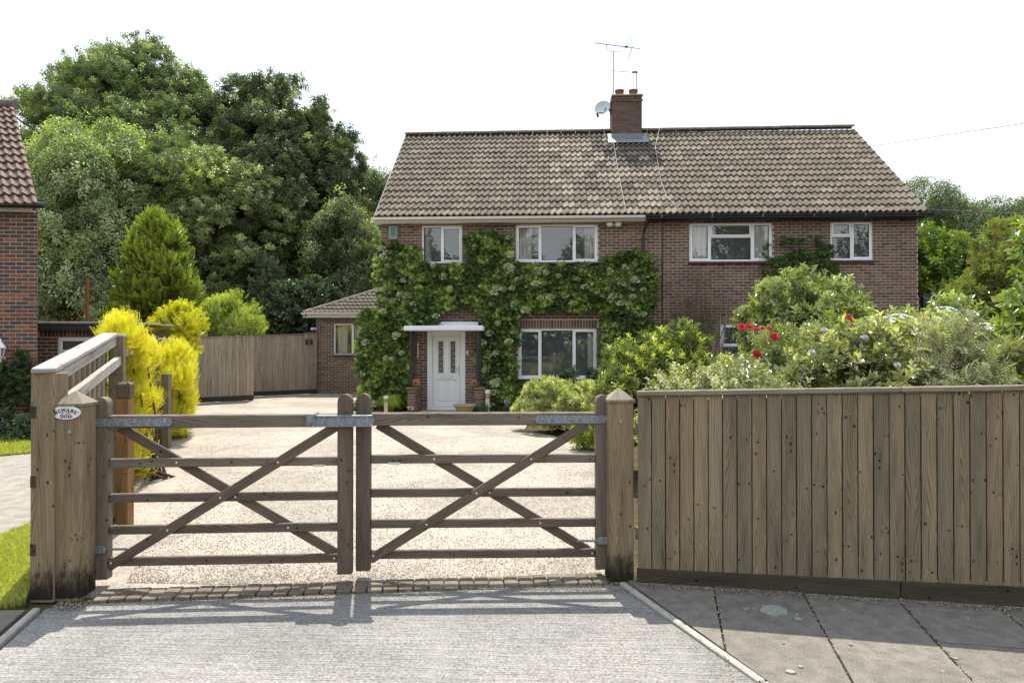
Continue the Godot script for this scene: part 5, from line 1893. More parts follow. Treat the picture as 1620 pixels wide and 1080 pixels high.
func rear_fence() -> void:
	rng.seed = 2200
	var q := [[-10.137, -19.57, -8.927, -20.725, 1.90, 1.98, "left leaf of the rear boarded gate standing forward of the other"], [-9.593, -22.197, -7.927, -23.672, 2.0, 2.07, "rear boarded gate leaf meeting the brick extension, small sign on it"]]
	for s in 2:
		var a := Vector3(q[s][0], 0, q[s][1])
		var v: Vector3 = Vector3(q[s][2], 0, q[s][3]) - a
		var f := thing("boarded_gate", q[s][6], "gate", a, atan2(-v.z, v.x))
		var n := 16 if s == 0 else 20
		var w: float = v.length() / n
		for k in n:
			var x := (k + 0.5) * w
			var up: float = lerpf(q[s][4], q[s][5], x / v.length())
			if s == 1 and k > 15:
				up += 0.05
			part("gate_board", board(x, w * 1.1, 0.16, up, 0.0, 0.09).mesh(), M["pale_wood_%d" % (rng.randi() % 3)], f)
		part("bottom_board", beam(Vector3(v.length() / 2, 0.09, 0.012), Vector3(v.length(), 0.15, 0.03)).mesh(), M.damp_wood, f)
		part("top_cap", beam(Vector3(v.length() * (0.5 if s == 0 else 0.4), (q[s][4] + q[s][5]) / 2 + 0.012, 0.0), Vector3(v.length() * (1.0 if s == 0 else 0.8), 0.03, 0.06), 0.004, Basis(Vector3.BACK, 0.045)).mesh(), M.post_cap_wood, f)
		if s == 1:
			part("top_cap", beam(Vector3(v.length() * 0.9, 2.135, 0.0), Vector3(v.length() * 0.2, 0.03, 0.06), 0.004).mesh(), M.post_cap_wood, f)
		for y in [0.4, 1.6]:
			part("rail", beam(Vector3(v.length() / 2, y, -0.05), Vector3(v.length(), 0.09, 0.05)).mesh(), M.fence_wood_1, f)
		part("jamb_post", beam(Vector3(0.02, 0.97, -0.1), Vector3(0.1, 1.98, 0.1)).mesh(), M.fence_wood_3, f)
		part("jamb_post", beam(Vector3(v.length() - 0.03, 0.97, -0.1), Vector3(0.1, 1.98, 0.1)).mesh(), M.fence_wood_3, f)
		if s == 1:
			var sp: Vector3 = a + v.normalized() * (v.length() * 0.87) + Vector3(0, 1.82, 0)
			var sg := thing("small_sign", "small dark sign with pale print on the rear boarded gate", "sign", sp + Basis(Vector3.UP, f.rotation.y) * Vector3(0, 0, 0.025), f.rotation.y)
			part("plate", beam(Vector3.ZERO, Vector3(0.26, 0.19, 0.006), 0.002).mesh(), M.sign_black, sg)
			var g := Geo.new()
			for e in [[-0.05, 0.055, 0.09], [0.04, 0.055, 0.06], [-0.045, 0.015, 0.05], [0.02, 0.015, 0.06], [0.0, -0.025, 0.11], [0.0, -0.06, 0.08]]:
				g.bx(Vector3(e[0], e[1], 0.0045), Vector3(e[2], 0.018, 0.002))
			part("print", g.mesh(), M.cement, sg)
	# open-topped rising bay behind, and a pale slab on the ground in front
	var a := Vector3(-10.15, 0, -19.5)
	var v := Vector3(-11.675, 0, -24.0) - a
	var f := thing("trellis_fence", "rising open-slatted fence bay climbing behind the rear gate", "fence", a, atan2(-v.z, v.x))
	for k in 34:
		var x := 0.07 + k * 0.138
		part("slat", board(x, 0.055, 0.05, 1.86 + 0.10 * x, -0.03, 0.0).mesh(), M["pale_wood_%d" % (rng.randi() % 3)], f)
	part("cap_rail", beam(Vector3(v.length() / 2, 1.92 + 0.10 * v.length() / 2, 0), Vector3(v.length() * 1.01, 0.05, 0.10), 0.005, Basis(Vector3.BACK, atan(0.10))).mesh(), M.silver_wood, f)
	part("second_rail", beam(Vector3(v.length() / 2, 1.62 + 0.10 * v.length() / 2, 0), Vector3(v.length() * 1.01, 0.08, 0.05), 0.005, Basis(Vector3.BACK, atan(0.10))).mesh(), M.silver_wood, f)
	part("rail", beam(Vector3(v.length() / 2, 0.8, 0), Vector3(v.length(), 0.08, 0.05)).mesh(), M.fence_wood_1, f)
	single("stone_threshold", beam(Vector3(-8.95, 0.02, -23.0), Vector3(1.2, 0.06, 0.22), 0.01, Basis(Vector3.UP, 0.72)), M.kerb, "pale stone strip on the gravel below the rear gate", "threshold")


func pyramid(g: Geo, y0: float, y1: float, r: float) -> void:
	var t := Vector3(0, y1, 0)
	var c := [Vector3(-r, y0, r), Vector3(r, y0, r), Vector3(r, y0, -r), Vector3(-r, y0, -r)]
	for k in 4:
		var a: Vector3 = c[k]
		var b: Vector3 = c[(k + 1) % 4]
		g.tri(a, b, t, Vector2(0.1 + g.ou, 0.1), Vector2(0.6 + g.ou, 0.12), Vector2(0.35 + g.ou, 0.2))
		g.quad(a, a - Vector3(0, 0.018, 0), b - Vector3(0, 0.018, 0), b, Vector2(0.1, 0.4), Vector2(0.1, 0.41), Vector2(0.6, 0.41), Vector2(0.6, 0.4))
	g.quad(c[0] - Vector3(0, 0.018, 0), c[3] - Vector3(0, 0.018, 0), c[2] - Vector3(0, 0.018, 0), c[1] - Vector3(0, 0.018, 0))


func round_top(x0: float, x1: float, y0: float, y1: float) -> PackedVector2Array:
	var p := PackedVector2Array([Vector2(x0, y0), Vector2(x1, y0)])
	var r := (x1 - x0) / 2
	for k in 11:
		var a := PI * k / 10
		p.append(Vector2((x0 + x1) / 2 + cos(a) * r, y1 - r + sin(a) * r))
	return p


func knob(g: Geo, p: Vector3, r: float, high: float, b := Basis(Vector3.RIGHT, PI / 2)) -> void:
	g.lathe([Vector2(r, 0.0), Vector2(r, high * 0.5), Vector2(r * 0.7, high * 0.85), Vector2(0.0, high)], p, 12, b)


func gates() -> void:
	rng.seed = 2300
	# posts
	for s in 2:
		var p := thing("gate_post", ["left square gate post with pointed cap carrying an oval sign", "right square gate post with pointed cap, between gate and fence"][s], "gate post", [Vector3(-3.165, 0, -4.50), Vector3(0.556, 0, -4.985)][s], 0.10, "gate posts")
		part("shaft", beam(Vector3(0, 0.63, 0), Vector3(0.175, 1.30, 0.175), 0.006).mesh(), M.post_wood, p)
		var g := Geo.new()
		g.ou = 0.3 * s
		pyramid(g, 1.295, 1.378, 0.097)
		part("cap", g.mesh(), M.post_cap_wood, p)
		g = Geo.new()
		knob(g, Vector3(-0.005 if s else 0.01, 1.135 if s else 1.105, 0.087), 0.014, 0.012)
		part("bolt_head", g.mesh(), M.galvanised, p)
		# black rot creeping up from the ground, ragged on top
		for f in 2:
			g = Geo.new()
			var u := 0.5 * f + 0.23 * s
			g.quad(Vector3(-0.087, 0, 0.0883), Vector3(0.087, 0, 0.0883), Vector3(0.087, 0.34, 0.0883), Vector3(-0.087, 0.34, 0.0883), Vector2(u, 1), Vector2(u + 0.5, 1), Vector2(u + 0.5, 0), Vector2(u, 0))
			part("rot_stain", g.mesh(), M.rot, p, Transform3D(Basis(Vector3.UP, f * PI / 2 * (1 if s == 0 else -1)), Vector3.ZERO))
	# the oval warning plate
	var sg := thing("warning_sign", "white oval BEWARE OF THE DOG sign on the left gate post", "sign", Vector3(-3.165, 1.237, -4.50) + Basis(Vector3.UP, 0.10) * Vector3(-0.012, 0, 0.0935), 0.10)
	var g := Geo.new()
	var ov := PackedVector2Array()
	for k in 40:
		ov.append(Vector2(cos(TAU * k / 40) * 0.094, sin(TAU * k / 40) * 0.046))
	g.prism(ov, -0.005, 0.001)
	part("plate", g.mesh(), M.sign_white, sg)
	var word := "BEWARE"
	for k in 6:
		var a := lerpf(-0.92, 0.92, k / 5.0)
		lettering(sg, word[k], 0.031, Vector3(sin(a) * 0.078, cos(a) * 0.045 - 0.028, 0.002), M.sign_black, Basis(Vector3.BACK, -a * 0.42), true)
	lettering(sg, "OF THE", 0.017, Vector3(0, -0.004, 0.002), M.sign_grey, Basis(), true)
	lettering(sg, "DOG", 0.031, Vector3(0.0, -0.026, 0.002), M.sign_black, Basis(), true)
	g = Geo.new()
	for x in [-0.081, 0.081]:
		knob(g, Vector3(x, 0, 0.001), 0.0045, 0.002)
	part("screws", g.mesh(), M.rust, sg)
	g = Geo.new()
	knob(g, Vector3(0.038, -0.024, 0.0052), 0.006, 0.001)
	part("rust_spot", g.mesh(), M.rust, sg)

	# the two leaves
	for s in 2:
		var right := s == 1
		var t := thing("five_bar_gate", ["left leaf of the timber five-bar double gate", "right leaf of the timber five-bar double gate"][s], "gate", [Vector3(-3.13, 0, -4.65), Vector3(-1.345, 0, -4.90)][s], [0.1014, 0.0713][s], "double drive gate")
		var L: float = [1.782, 1.838][s]
		var hinge := L - 0.1 if right else 0.0
		var meet := 0.0 if right else L - 0.1
		for x in [hinge, meet]:
			g = Geo.new()
			g.ou = rng.randf()
			g.ov = rng.randf()
			g.prism(round_top(x, x + 0.1, 0.06 if x == meet else 0.055, 1.335 if x == meet else 1.322), -0.04, 0.035)
			part("stile", g.mesh(), M.gate_wood_grey if x == hinge else M.gate_wood, t)
		var x0 := 0.1
		var x1 := L - 0.1
		part("top_bar", beam(Vector3((x0 + x1) / 2, 1.149, -0.003), Vector3(x1 - x0, 0.09, 0.068), 0.006).mesh(), M.gate_wood_grey, t)
		for y in [0.858, 0.613, 0.390, 0.168]:
			part("bar", beam(Vector3((x0 + x1) / 2, y, -0.005), Vector3(x1 - x0, 0.062, 0.032), 0.005).mesh(), M.gate_wood if y < 0.8 else M.gate_wood_grey, t)
		# braces: one in front of the bars, one behind
		var ends := [[0.115, 0.148, 1.66, 1.10, 0.022], [0.16, 1.10, 1.68, 0.18, -0.034]]
		for e in ends:
			var a := Vector3(e[0], e[1], e[4])
			var b := Vector3(e[2], e[3], e[4])
			part("brace", beam((a + b) / 2, Vector3((b - a).length() + 0.03, 0.068, 0.021), 0.004, Basis(Vector3.BACK, atan2(b.y - a.y, b.x - a.x))).mesh(), M.gate_wood, t)
		for y in [0.858, 0.613, 0.390]:
			for e in 2:
				var x: float = lerpf(0.115, 1.66, (y - 0.148) / 0.952) if e == 0 else lerpf(0.16, 1.68, (1.10 - y) / 0.92)
				g = Geo.new()
				knob(g, Vector3(x, y, 0.0325 if e == 0 else 0.011), 0.0075, 0.006)
				part("coach_bolt", g.mesh(), M.bolt, t)
		for q in [[0.125, 0.168, 0.0325], [L - 0.125, 0.168, 0.011]]:
			g = Geo.new()
			knob(g, Vector3(q[0], q[1], q[2]), 0.0075, 0.006)
			part("coach_bolt", g.mesh(), M.bolt, t)
		# long galvanised top hinge strap with a rounded end
		g = Geo.new()
		var hx0 := -0.02
		var hx1 := 0.545
		var pl := PackedVector2Array([Vector2(hx0, 1.118), Vector2(hx1 - 0.03, 1.118)])
		for k in 7:
			var a := -PI / 2 + PI * k / 6
			pl.append(Vector2(hx1 - 0.03 + cos(a) * 0.03, 1.146 + sin(a) * 0.028))
		pl.append(Vector2(hx0, 1.174))
		if right:
			for k in pl.size():
				pl[k].x = L - pl[k].x
		g.prism(pl, 0.0355, 0.0425)
		var hs := part("hinge_strap", g.mesh(), M.galvanised, t)
		for x in [0.02, 0.28, 0.49]:
			g = Geo.new()
			knob(g, Vector3(L - x if right else x, 1.146, 0.0425), 0.013, 0.009)
			part("strap_bolt", g.mesh(), M.galvanised, hs)
		# bottom hinge: threaded eye bolt through the stile
		g = Geo.new()
		var hx := L - 0.05 if right else 0.05
		var sd := 1.0 if right else -1.0
		g.tube([Vector3(hx - sd * 0.19, 0.268, 0.043), Vector3(hx + sd * 0.09, 0.268, 0.043)], [0.0085], 8)
		g.bx(Vector3(hx - sd * 0.005, 0.268, 0.046), Vector3(0.075, 0.055, 0.018), 0.004)
		g.tube([Vector3(hx + sd * 0.078, 0.235, 0.043), Vector3(hx + sd * 0.078, 0.30, 0.043)], [0.018], 10)
		part("hinge_bolt", g.mesh(), M.galvanised, t)
		# little maker's plate on the second bar
		var mp := beam(Vector3(0.27 if right else L - 0.235, 0.828, 0.0125), Vector3(0.085, 0.016, 0.003), 0.001)
		part("maker_plate", mp.mesh(), M.bolt, t)
	# throw-over loop that holds the leaves together
	var lp := thing("gate_loop", "galvanised throw-over loop joining the two gate leaves", "gate latch", Vector3(-1.345, 1.15, -4.805), 0.085)
	g = Geo.new()
	g.prism(V2([-0.29, -0.032, 0.125, -0.032, 0.142, -0.026, 0.153, -0.012, 0.156, 0.0, 0.153, 0.014, 0.142, 0.028, 0.125, 0.034, -0.29, 0.034]), 0.034, 0.042)
	for y in [-0.036, 0.036]:
		g.bx(Vector3(-0.07, y, 0.025), Vector3(0.42, 0.008, 0.055), 0.002)
	part("loop", g.mesh(), M.galvanised, lp)
	g = Geo.new()
	g.bx(Vector3(-0.29, 0.035, -0.005), Vector3(0.065, 0.012, 0.10), 0.003)
	g.bx(Vector3(-0.29, 0.01, 0.046), Vector3(0.062, 0.085, 0.010), 0.003)
	g.tube([Vector3(-0.265, 0.04, 0.045), Vector3(-0.23, 0.06, 0.06)], [0.006], 6)
	part("bracket", g.mesh(), M.galvanised, lp)
	g = Geo.new()
	knob(g, Vector3(-0.288, -0.006, 0.051), 0.017, 0.014)
	part("pivot", g.mesh(), M.lead, lp)


# ---------------------------------------------------------------- by the front door

func front_door_things() -> void:
	rng.seed = 2400
	for s in 2:
		var b := thing("terracotta_lantern", ["round pierced terracotta lantern on the left door pier", "round pierced terracotta lantern on the right door pier"][s], "lantern", Vector3([-3.20, -1.70][s], 0.63, -17.22), 0.0, "terracotta lanterns")
		var g := Geo.new()
		var pr := []
		for k in 9:
			var a := -PI / 2 + PI * k / 8
			pr.append(Vector2(maxf(cos(a), 0.04) * 0.115, 0.105 + sin(a) * 0.11))
		g.lathe(pr, Vector3.ZERO, 18)
		part("ball", g.mesh(), M.terracotta, b)
		for q in [[0.0, 0.115, 0.036], [-0.055, 0.15, 0.014], [0.055, 0.15, 0.014], [0.0, 0.185, 0.012]]:
			g = Geo.new()
			var d := Vector3(q[0], q[1] - 0.105, 0.0)
			d.z = sqrt(maxf(0.0, 0.0132 - q[0] * q[0] - d.y * d.y))
			var n := d.normalized()
			var bx := n.cross(Vector3.UP).normalized()
			g.lathe([Vector2(q[2], 0.0), Vector2(q[2] * 0.9, 0.004), Vector2(0, 0.004)], Vector3(0, 0.105, 0) + d, 12, Basis(bx, n, bx.cross(n)))
			part("opening", g.mesh(), M.black_iron, b)
	var l := thing("door_lamp", "slim silver wall lamp left of the white front door", "wall light", Vector3(-3.27, 1.55, -17.87))
	var g := Geo.new()
	g.bx(Vector3(0, 0, 0.012), Vector3(0.05, 0.14, 0.02), 0.004)
	part("backplate", g.mesh(), M.steel, l)
	g = Geo.new()
	g.lathe([Vector2(0.0, -0.22), Vector2(0.028, -0.2), Vector2(0.028, 0.12), Vector2(0.034, 0.13), Vector2(0.034, 0.19), Vector2(0, 0.2)], Vector3(0, 0, 0.08), 14)
	part("tube", g.mesh(), M.steel, l)
	var bell := thing("door_bell", "small white bell push right of the front door", "door bell", Vector3(-1.965, 1.5, -17.87))
	g = Geo.new()
	g.bx(Vector3(0, 0, 0.01), Vector3(0.05, 0.13, 0.02), 0.006)
	part("case", g.mesh(), M.upvc, bell)
	g = Geo.new()
	knob(g, Vector3(0, -0.02, 0.02), 0.012, 0.006)
	part("button", g.mesh(), M.sign_grey, bell)
	for s in 2:
		var b := thing("bollard_light", ["cream bollard light in front of the grass clump left of the door", "cream bollard light right of the door by the white meter box"][s], "bollard light", Vector3([-3.93, -1.37][s], 0, -17.02), 0.0, "cream bollard lights")
		var hh: float = [0.42, 0.58][s]
		g = Geo.new()
		g.lathe([Vector2(0.052, 0.0), Vector2(0.052, hh * 0.62)], Vector3.ZERO, 16)
		part("column", g.mesh(), M.cream, b)
		g = Geo.new()
		g.lathe([Vector2(0.048, hh * 0.62), Vector2(0.048, hh * 0.86)], Vector3.ZERO, 16)
		part("lens", g.mesh(), M.bowl_clay, b)
		g = Geo.new()
		g.lathe([Vector2(0.06, hh * 0.85), Vector2(0.06, hh * 0.97), Vector2(0.05, hh), Vector2(0, hh)], Vector3.ZERO, 16)
		part("cap", g.mesh(), M.gutter_white, b)
	var bw := thing("clay_bowl", "wide shallow clay bowl of earth standing before the front door", "planter", Vector3(-1.89, 0, -16.53))
	g = Geo.new()
	g.lathe([Vector2(0.17, 0.0), Vector2(0.20, 0.12), Vector2(0.255, 0.22), Vector2(0.275, 0.225), Vector2(0.275, 0.262), Vector2(0.24, 0.262), Vector2(0.22, 0.215)], Vector3.ZERO, 24)
	part("bowl", g.mesh(), M.bowl_clay, bw)
	g = Geo.new()
	g.lathe([Vector2(0.225, 0.222), Vector2(0.12, 0.236), Vector2(0, 0.24)], Vector3.ZERO, 16)
	part("soil", g.mesh(), M.earth, bw)
	var mb := thing("meter_box", "white meter box low on the wall right of the door", "meter box", Vector3(-1.165, 0.0, -17.87))
	g = Geo.new()
	g.bx(Vector3(0, 0.21, 0.05), Vector3(0.34, 0.42, 0.10), 0.012)
	part("case", g.mesh(), M.wall_white, mb)
	g = Geo.new()
	g.bx(Vector3(0, 0.21, 0.103), Vector3(0.29, 0.36, 0.012), 0.005)
	part("lid", g.mesh(), M.wall_white, mb)
	# arching grass clump and small flowers
	var gr := thing("grass_clump", "arching yellow-green ornamental grass left of the door pier", "grass clump", Vector3(-3.86, 0, -17.32))
	g = Geo.new()
	for k in 420:
		var a := rng.randf() * TAU
		var r := rng.randf_range(0.18, 0.52)
		var o := Vector3(cos(a), 0, sin(a))
		var w := Vector3(-sin(a), 0, cos(a)) * 0.008
		var hh := rng.randf_range(0.28, 0.46)
		var b0 := o * 0.05
		var b1 := o * r * 0.45 + Vector3(0, hh, 0)
		var b2 := o * r + Vector3(0, hh * rng.randf_range(0.2, 0.8), 0)
		g.quad(b0 - w, b0 + w, b1 + w, b1 - w)
		g.tri(b1 - w, b1 + w, b2)
	var gm := mat("grass_blade", 0.32, 0.36, 0.06, 0.5)
	gm.backlight_enabled = true
	gm.backlight = Color(0.8, 0.9, 0.4)
	part("blades", g.mesh(), gm, gr)
	flowers("purple_flowers", "low clump of purple flowers at the wall foot", Vector3(-0.55, 0, -16.9), 0.36, 0.22, 42, "bloom_purple")
	flowers("white_flowers", "few tiny white flowers beside the left door pier", Vector3(-3.30, 0, -16.85), 0.14, 0.14, 10, "bloom_white")
	flowers("pink_flowers", "pale pink flowers low beside the clay bowl", Vector3(-1.48, 0, -16.6), 0.14, 0.2, 9, "bloom_lilac")


func bloom_mesh(k: int, flat := 0.4) -> ArrayMesh:
	# a small ruffled flower of unit width
	var g := Geo.new()
	for ring in 3:
		for i in k:
			var a := TAU * (i + 0.5 * ring) / k
			leaf(g, Vector3(0, 0.06 * ring, 0), Vector3(cos(a), flat + 0.5 * ring, sin(a)), 0.55 - 0.12 * ring, 0.5 - 0.1 * ring, 0.15)
	return g.mesh()


func flowers(nm: String, label: String, p: Vector3, r: float, h: float, n: int, m: String) -> void:
	var t := plant(nm, label, "flowers", p, [[p + Vector3(0, h * 0.4, 0), Vector3(r, h * 0.6, r * 0.7)]], "fine", M.leaf, {"n": 160, "s0": 0.08, "s1": 0.14, "a": Color(0.06, 0.10, 0.03), "b": Color(0.12, 0.18, 0.06)})
	var bm := bloom_mesh(6)
	for k in n:
		var s := rng.randf_range(0.035, 0.06)
		var q := Vector3(rng.randf_range(-r, r), h * rng.randf_range(0.7, 1.15), rng.randf_range(-r, r) * 0.7)
		part("flower", bm, M[m], t, Transform3D(Basis(Vector3.RIGHT, rng.randf_range(0.2, 1.0)).scaled(Vector3.ONE * s), q))


# ---------------------------------------------------------------- climbers, trees, hedges, beds

func climbers() -> void:
	rng.seed = 3001
	var Z := -17.87
	var t := thing("climbing_hydrangea", "big climbing hydrangea with creamy lace flowers covering the left house front", "climber", Vector3(-1.0, 0, Z))
	# patches of the front that it covers: x0, x1, y0, y1, thickness
	var rects := [[-4.28, -3.22, 2.0, 4.32, 0.20], [-4.25, 2.75, 2.62, 3.76, 0.24], [-2.0, -0.8, 3.6, 4.55, 0.20], [1.55, 2.78, 0.3, 4.02, 0.22], [-4.75, -3.42, 0.12, 2.6, 0.42], [-1.62, -0.68, 0.05, 2.9, 0.26], [-1.5, 1.62, 0.05, 0.62, 0.26], [-3.9, -2.75, 2.25, 2.8, 0.22], [2.3, 2.9, 2.6, 3.8, 0.14]]
	var clear := [[-3.20, -2.08, 3.80, 4.9], [-0.72, 1.48, 3.80, 4.9], [-0.62, 1.42, 0.72, 2.35], [-3.4, -1.72, -0.1, 2.3], [-2.75, -1.60, 2.0, 2.62], [-4.08, -3.80, 4.42, 4.9]]
	var f := FastNoiseLite.new()
	f.seed = 12
	f.frequency = 0.9
	var n := 15000
	var buf := PackedFloat32Array()
	buf.resize(n * 16)
	var area := []
	var sum := 0.0
	for r in rects:
		sum += (r[1] - r[0]) * (r[3] - r[2])
		area.append(sum)
	var k := 0
	var spots := []
	while k < n:
		var pick := rng.randf() * sum
		var i := 0
		while area[i] < pick:
			i += 1
		var r: Array = rects[i]
		var x := rng.randf_range(r[0] - 0.12, r[1] + 0.12)
		var y := rng.randf_range(r[2] - 0.12, r[3] + 0.14)
		var nz := f.get_noise_2d(x * 2.2, y * 2.2)
		var edge := minf(minf(x - r[0], r[1] - x), minf(y - r[2], r[3] - y))
		if edge + nz * 0.28 < -0.02 and not (y < r[2] + 0.1 and r[2] < 0.3):
			continue
		var bad := false
		for c in clear:
			if x > c[0] + nz * 0.08 and x < c[1] + nz * 0.08 and y > c[2] + nz * 0.08 and y < c[3] - nz * 0.1:
				bad = true
		if bad or y < 0.02:
			continue
		var deep: float = r[4] * (0.5 + 0.7 * (0.5 + 0.5 * f.get_noise_2d(x * 3.0 + 50.0, y * 3.0)))
		var z := 0.03 + deep * sqrt(rng.randf())
		var ax := Vector3(rng.randfn() * 0.5, 0.25 - rng.randf() * 0.7, 0.9).normalized()
		var s := rng.randf_range(0.13, 0.23)
		var sd := ax.cross(Vector3(rng.randfn(), rng.randfn(), rng.randfn())).normalized()
		var m := clampf(0.45 + 0.8 * f.get_noise_2d(x * 1.6 + 9.0, y * 1.6) + rng.randf_range(-0.35, 0.4), 0.0, 1.0)
		put(buf, k, Basis(sd * s, ax * s, sd.cross(ax) * s), Vector3(x + 1.0, y, z), Color(0.055, 0.10, 0.025).lerp(Color(0.46, 0.57, 0.14), m * m))
		if z > deep * 0.85 and spots.size() < 900:
			spots.append(Vector3(x + 1.0, y, z + 0.14))
		k += 1
	many("foliage", sprigs.broad, M.leaf, t, buf)
	# flower heads: a greenish lacy dome ringed by white florets
	var dome := Geo.new()
	for q in 46:
		var a := q * 2.4
		var rr := sqrt(q / 46.0)
		var p := Vector3(cos(a) * rr * 0.5, 0.22 * (1.0 - rr * rr), sin(a) * rr * 0.5)
		leaf(dome, p, Vector3(cos(a), 0.7, sin(a)), 0.13, 0.12)
		leaf(dome, p, Vector3(-sin(a), 0.7, cos(a)), 0.13, 0.12)
	var ray := Geo.new()
	for q in 9:
		var a := q * TAU / 9 + 0.4 * sin(q * 5.0)
		var p := Vector3(cos(a) * 0.56, 0.02, sin(a) * 0.56)
		for e in 4:
			leaf(ray, p, Vector3(cos(e * PI / 2 + q), 0.5, sin(e * PI / 2 + q)), 0.12, 0.11)
	var dm := dome.mesh()
	var ry := ray.mesh()
	var made := 0
	var want := 165
	while made < want:
		var p: Vector3 = spots[rng.randi() % spots.size()]
		var wx := p.x - 1.0
		# thickest in the middle band and down the left corner
		var like := 0.25
		if p.y > 2.7 and p.y < 3.8 and wx > -1.4:
			like = 1.0
		elif wx < -3.6 and p.y < 2.7:
			like = 0.8
		elif wx > -1.7 and wx < -0.6 and p.y < 2.6:
			like = 0.7
		elif wx < -3.3:
			like = 0.7
		if rng.randf() > like:
			continue
		var s := rng.randf_range(0.12, 0.21)
		var b := Basis(Vector3.RIGHT, rng.randf_range(0.5, 1.2)) * Basis(Vector3.UP, rng.randf() * TAU)
		var fh := part("flower_head", dm, M.bloom_cream, t, Transform3D(b.scaled(Vector3.ONE * s), p))
		if rng.randf() < 0.62:
			part("florets", ry, M.bloom_white, fh)
		made += 1
	var g := Geo.new()
	for q in [[-3.9, -3.7, 3.6], [-1.2, -1.4, 3.4], [-1.0, -0.95, 3.3], [2.1, 2.3, 3.6], [-4.3, -4.0, 3.0]]:
		g.tube([Vector3(q[0] + 1.0, -0.02, 0.06), Vector3((q[0] + q[1]) / 2 + 1.06, q[2] / 2, 0.05), Vector3(q[1] + 1.0, q[2], 0.05)], [0.035, 0.025, 0.012], 7)
	part("stems", g.mesh(), M.bark, t)

	# the thinner climber on the right-hand house
	t = thing("wall_climber", "small green climber spreading between the two right upstairs windows", "climber", Vector3(6.5, 0, Z))
	n = 2300
	buf = PackedFloat32Array()
	buf.resize(n * 16)
	k = 0
	while k < n:
		var x := rng.randf_range(5.6, 7.75)
		var y := rng.randf_range(2.2, 4.5)
		var nz := f.get_noise_2d(x * 2.2, y * 2.2)
		if absf(x - 6.62) > 0.95 + 0.5 * nz or nz < -0.22 or (y > 3.8 and x > 7.38) or y > 4.45 - absf(x - 6.9) * 0.5 + nz:
			continue
		var s := rng.randf_range(0.10, 0.17)
		var ax := Vector3(rng.randfn() * 0.5, -rng.randf() * 0.5, 0.9).normalized()
		var sd := ax.cross(Vector3(rng.randfn(), rng.randfn(), rng.randfn())).normalized()
		put(buf, k, Basis(sd * s, ax * s, sd.cross(ax) * s), Vector3(x - 6.5, y, 0.02 + rng.randf() * 0.12), Color(0.05, 0.09, 0.03).lerp(Color(0.17, 0.24, 0.07), rng.randf()))
		k += 1
	many("foliage", sprigs.broad, M.leaf, t, buf)
	g = Geo.new()
	for q in 6:
		g.tube([Vector3(-0.2, 0, 0.05), Vector3(-0.3 + 0.15 * q, 2.2, 0.04), Vector3(-0.7 + 0.28 * q, 3.2 + 0.2 * sin(q * 2.0), 0.03)], [0.015, 0.01, 0.005], 5)
	part("stems", g.mesh(), M.bark, t)
	# nearly bare shrub against the bricks
	t = thing("bare_wall_shrub", "sparse bare-twigged shrub against the brick wall right of the downpipe", "shrub", Vector3(4.0, 0, -17.6))
	g = Geo.new()
	for q in 26:
		var x := rng.randf_range(-0.9, 0.9)
		var top := rng.randf_range(2.3, 3.7) - absf(x) * 0.5
		var p0 := Vector3(x * 0.25, 0, 0)
		var p1 := Vector3(x * 0.8, top * 0.6, -0.1 + rng.randf() * 0.1)
		g.tube([p0, p1, Vector3(x + rng.randfn() * 0.12, top, -0.12)], [0.016, 0.01, 0.004], 4)
	part("stems", g.mesh(), M.twig, t)
	foliage("twigs", t, [[Vector3(4.0, 2.85, -17.7), Vector3(0.8, 0.8, 0.1)], [Vector3(3.7, 2.4, -17.6), Vector3(0.6, 0.6, 0.15)]], "twig", M.petal, {"n": 300, "s0": 0.15, "s1": 0.3, "a": Color(0.16, 0.13, 0.10), "b": Color(0.22, 0.15, 0.11), "shell": 0.0, "gap": -0.9})
	foliage("foliage", t, [[Vector3(3.75, 2.2, -17.5), Vector3(0.8, 0.45, 0.2)]], "fine", M.leaf, {"n": 240, "s0": 0.1, "s1": 0.2, "a": Color(0.10, 0.13, 0.05), "b": Color(0.22, 0.24, 0.10), "shell": 0.0, "gap": -0.4})


func tree(nm: String, label: String, pos: Vector3, lobes: Array, kind: String, m: Material, how: Dictionary, r: float, top: float, limbs: int) -> void:
	var t := thing(nm, label, "tree", pos, 0.0, "trees behind the houses")
	foliage("crown", t, lobes, kind, m, how)
	trunk(t, pos + Vector3(0, -0.05, 0), pos + Vector3(0, top, 0), r, lobes, limbs)


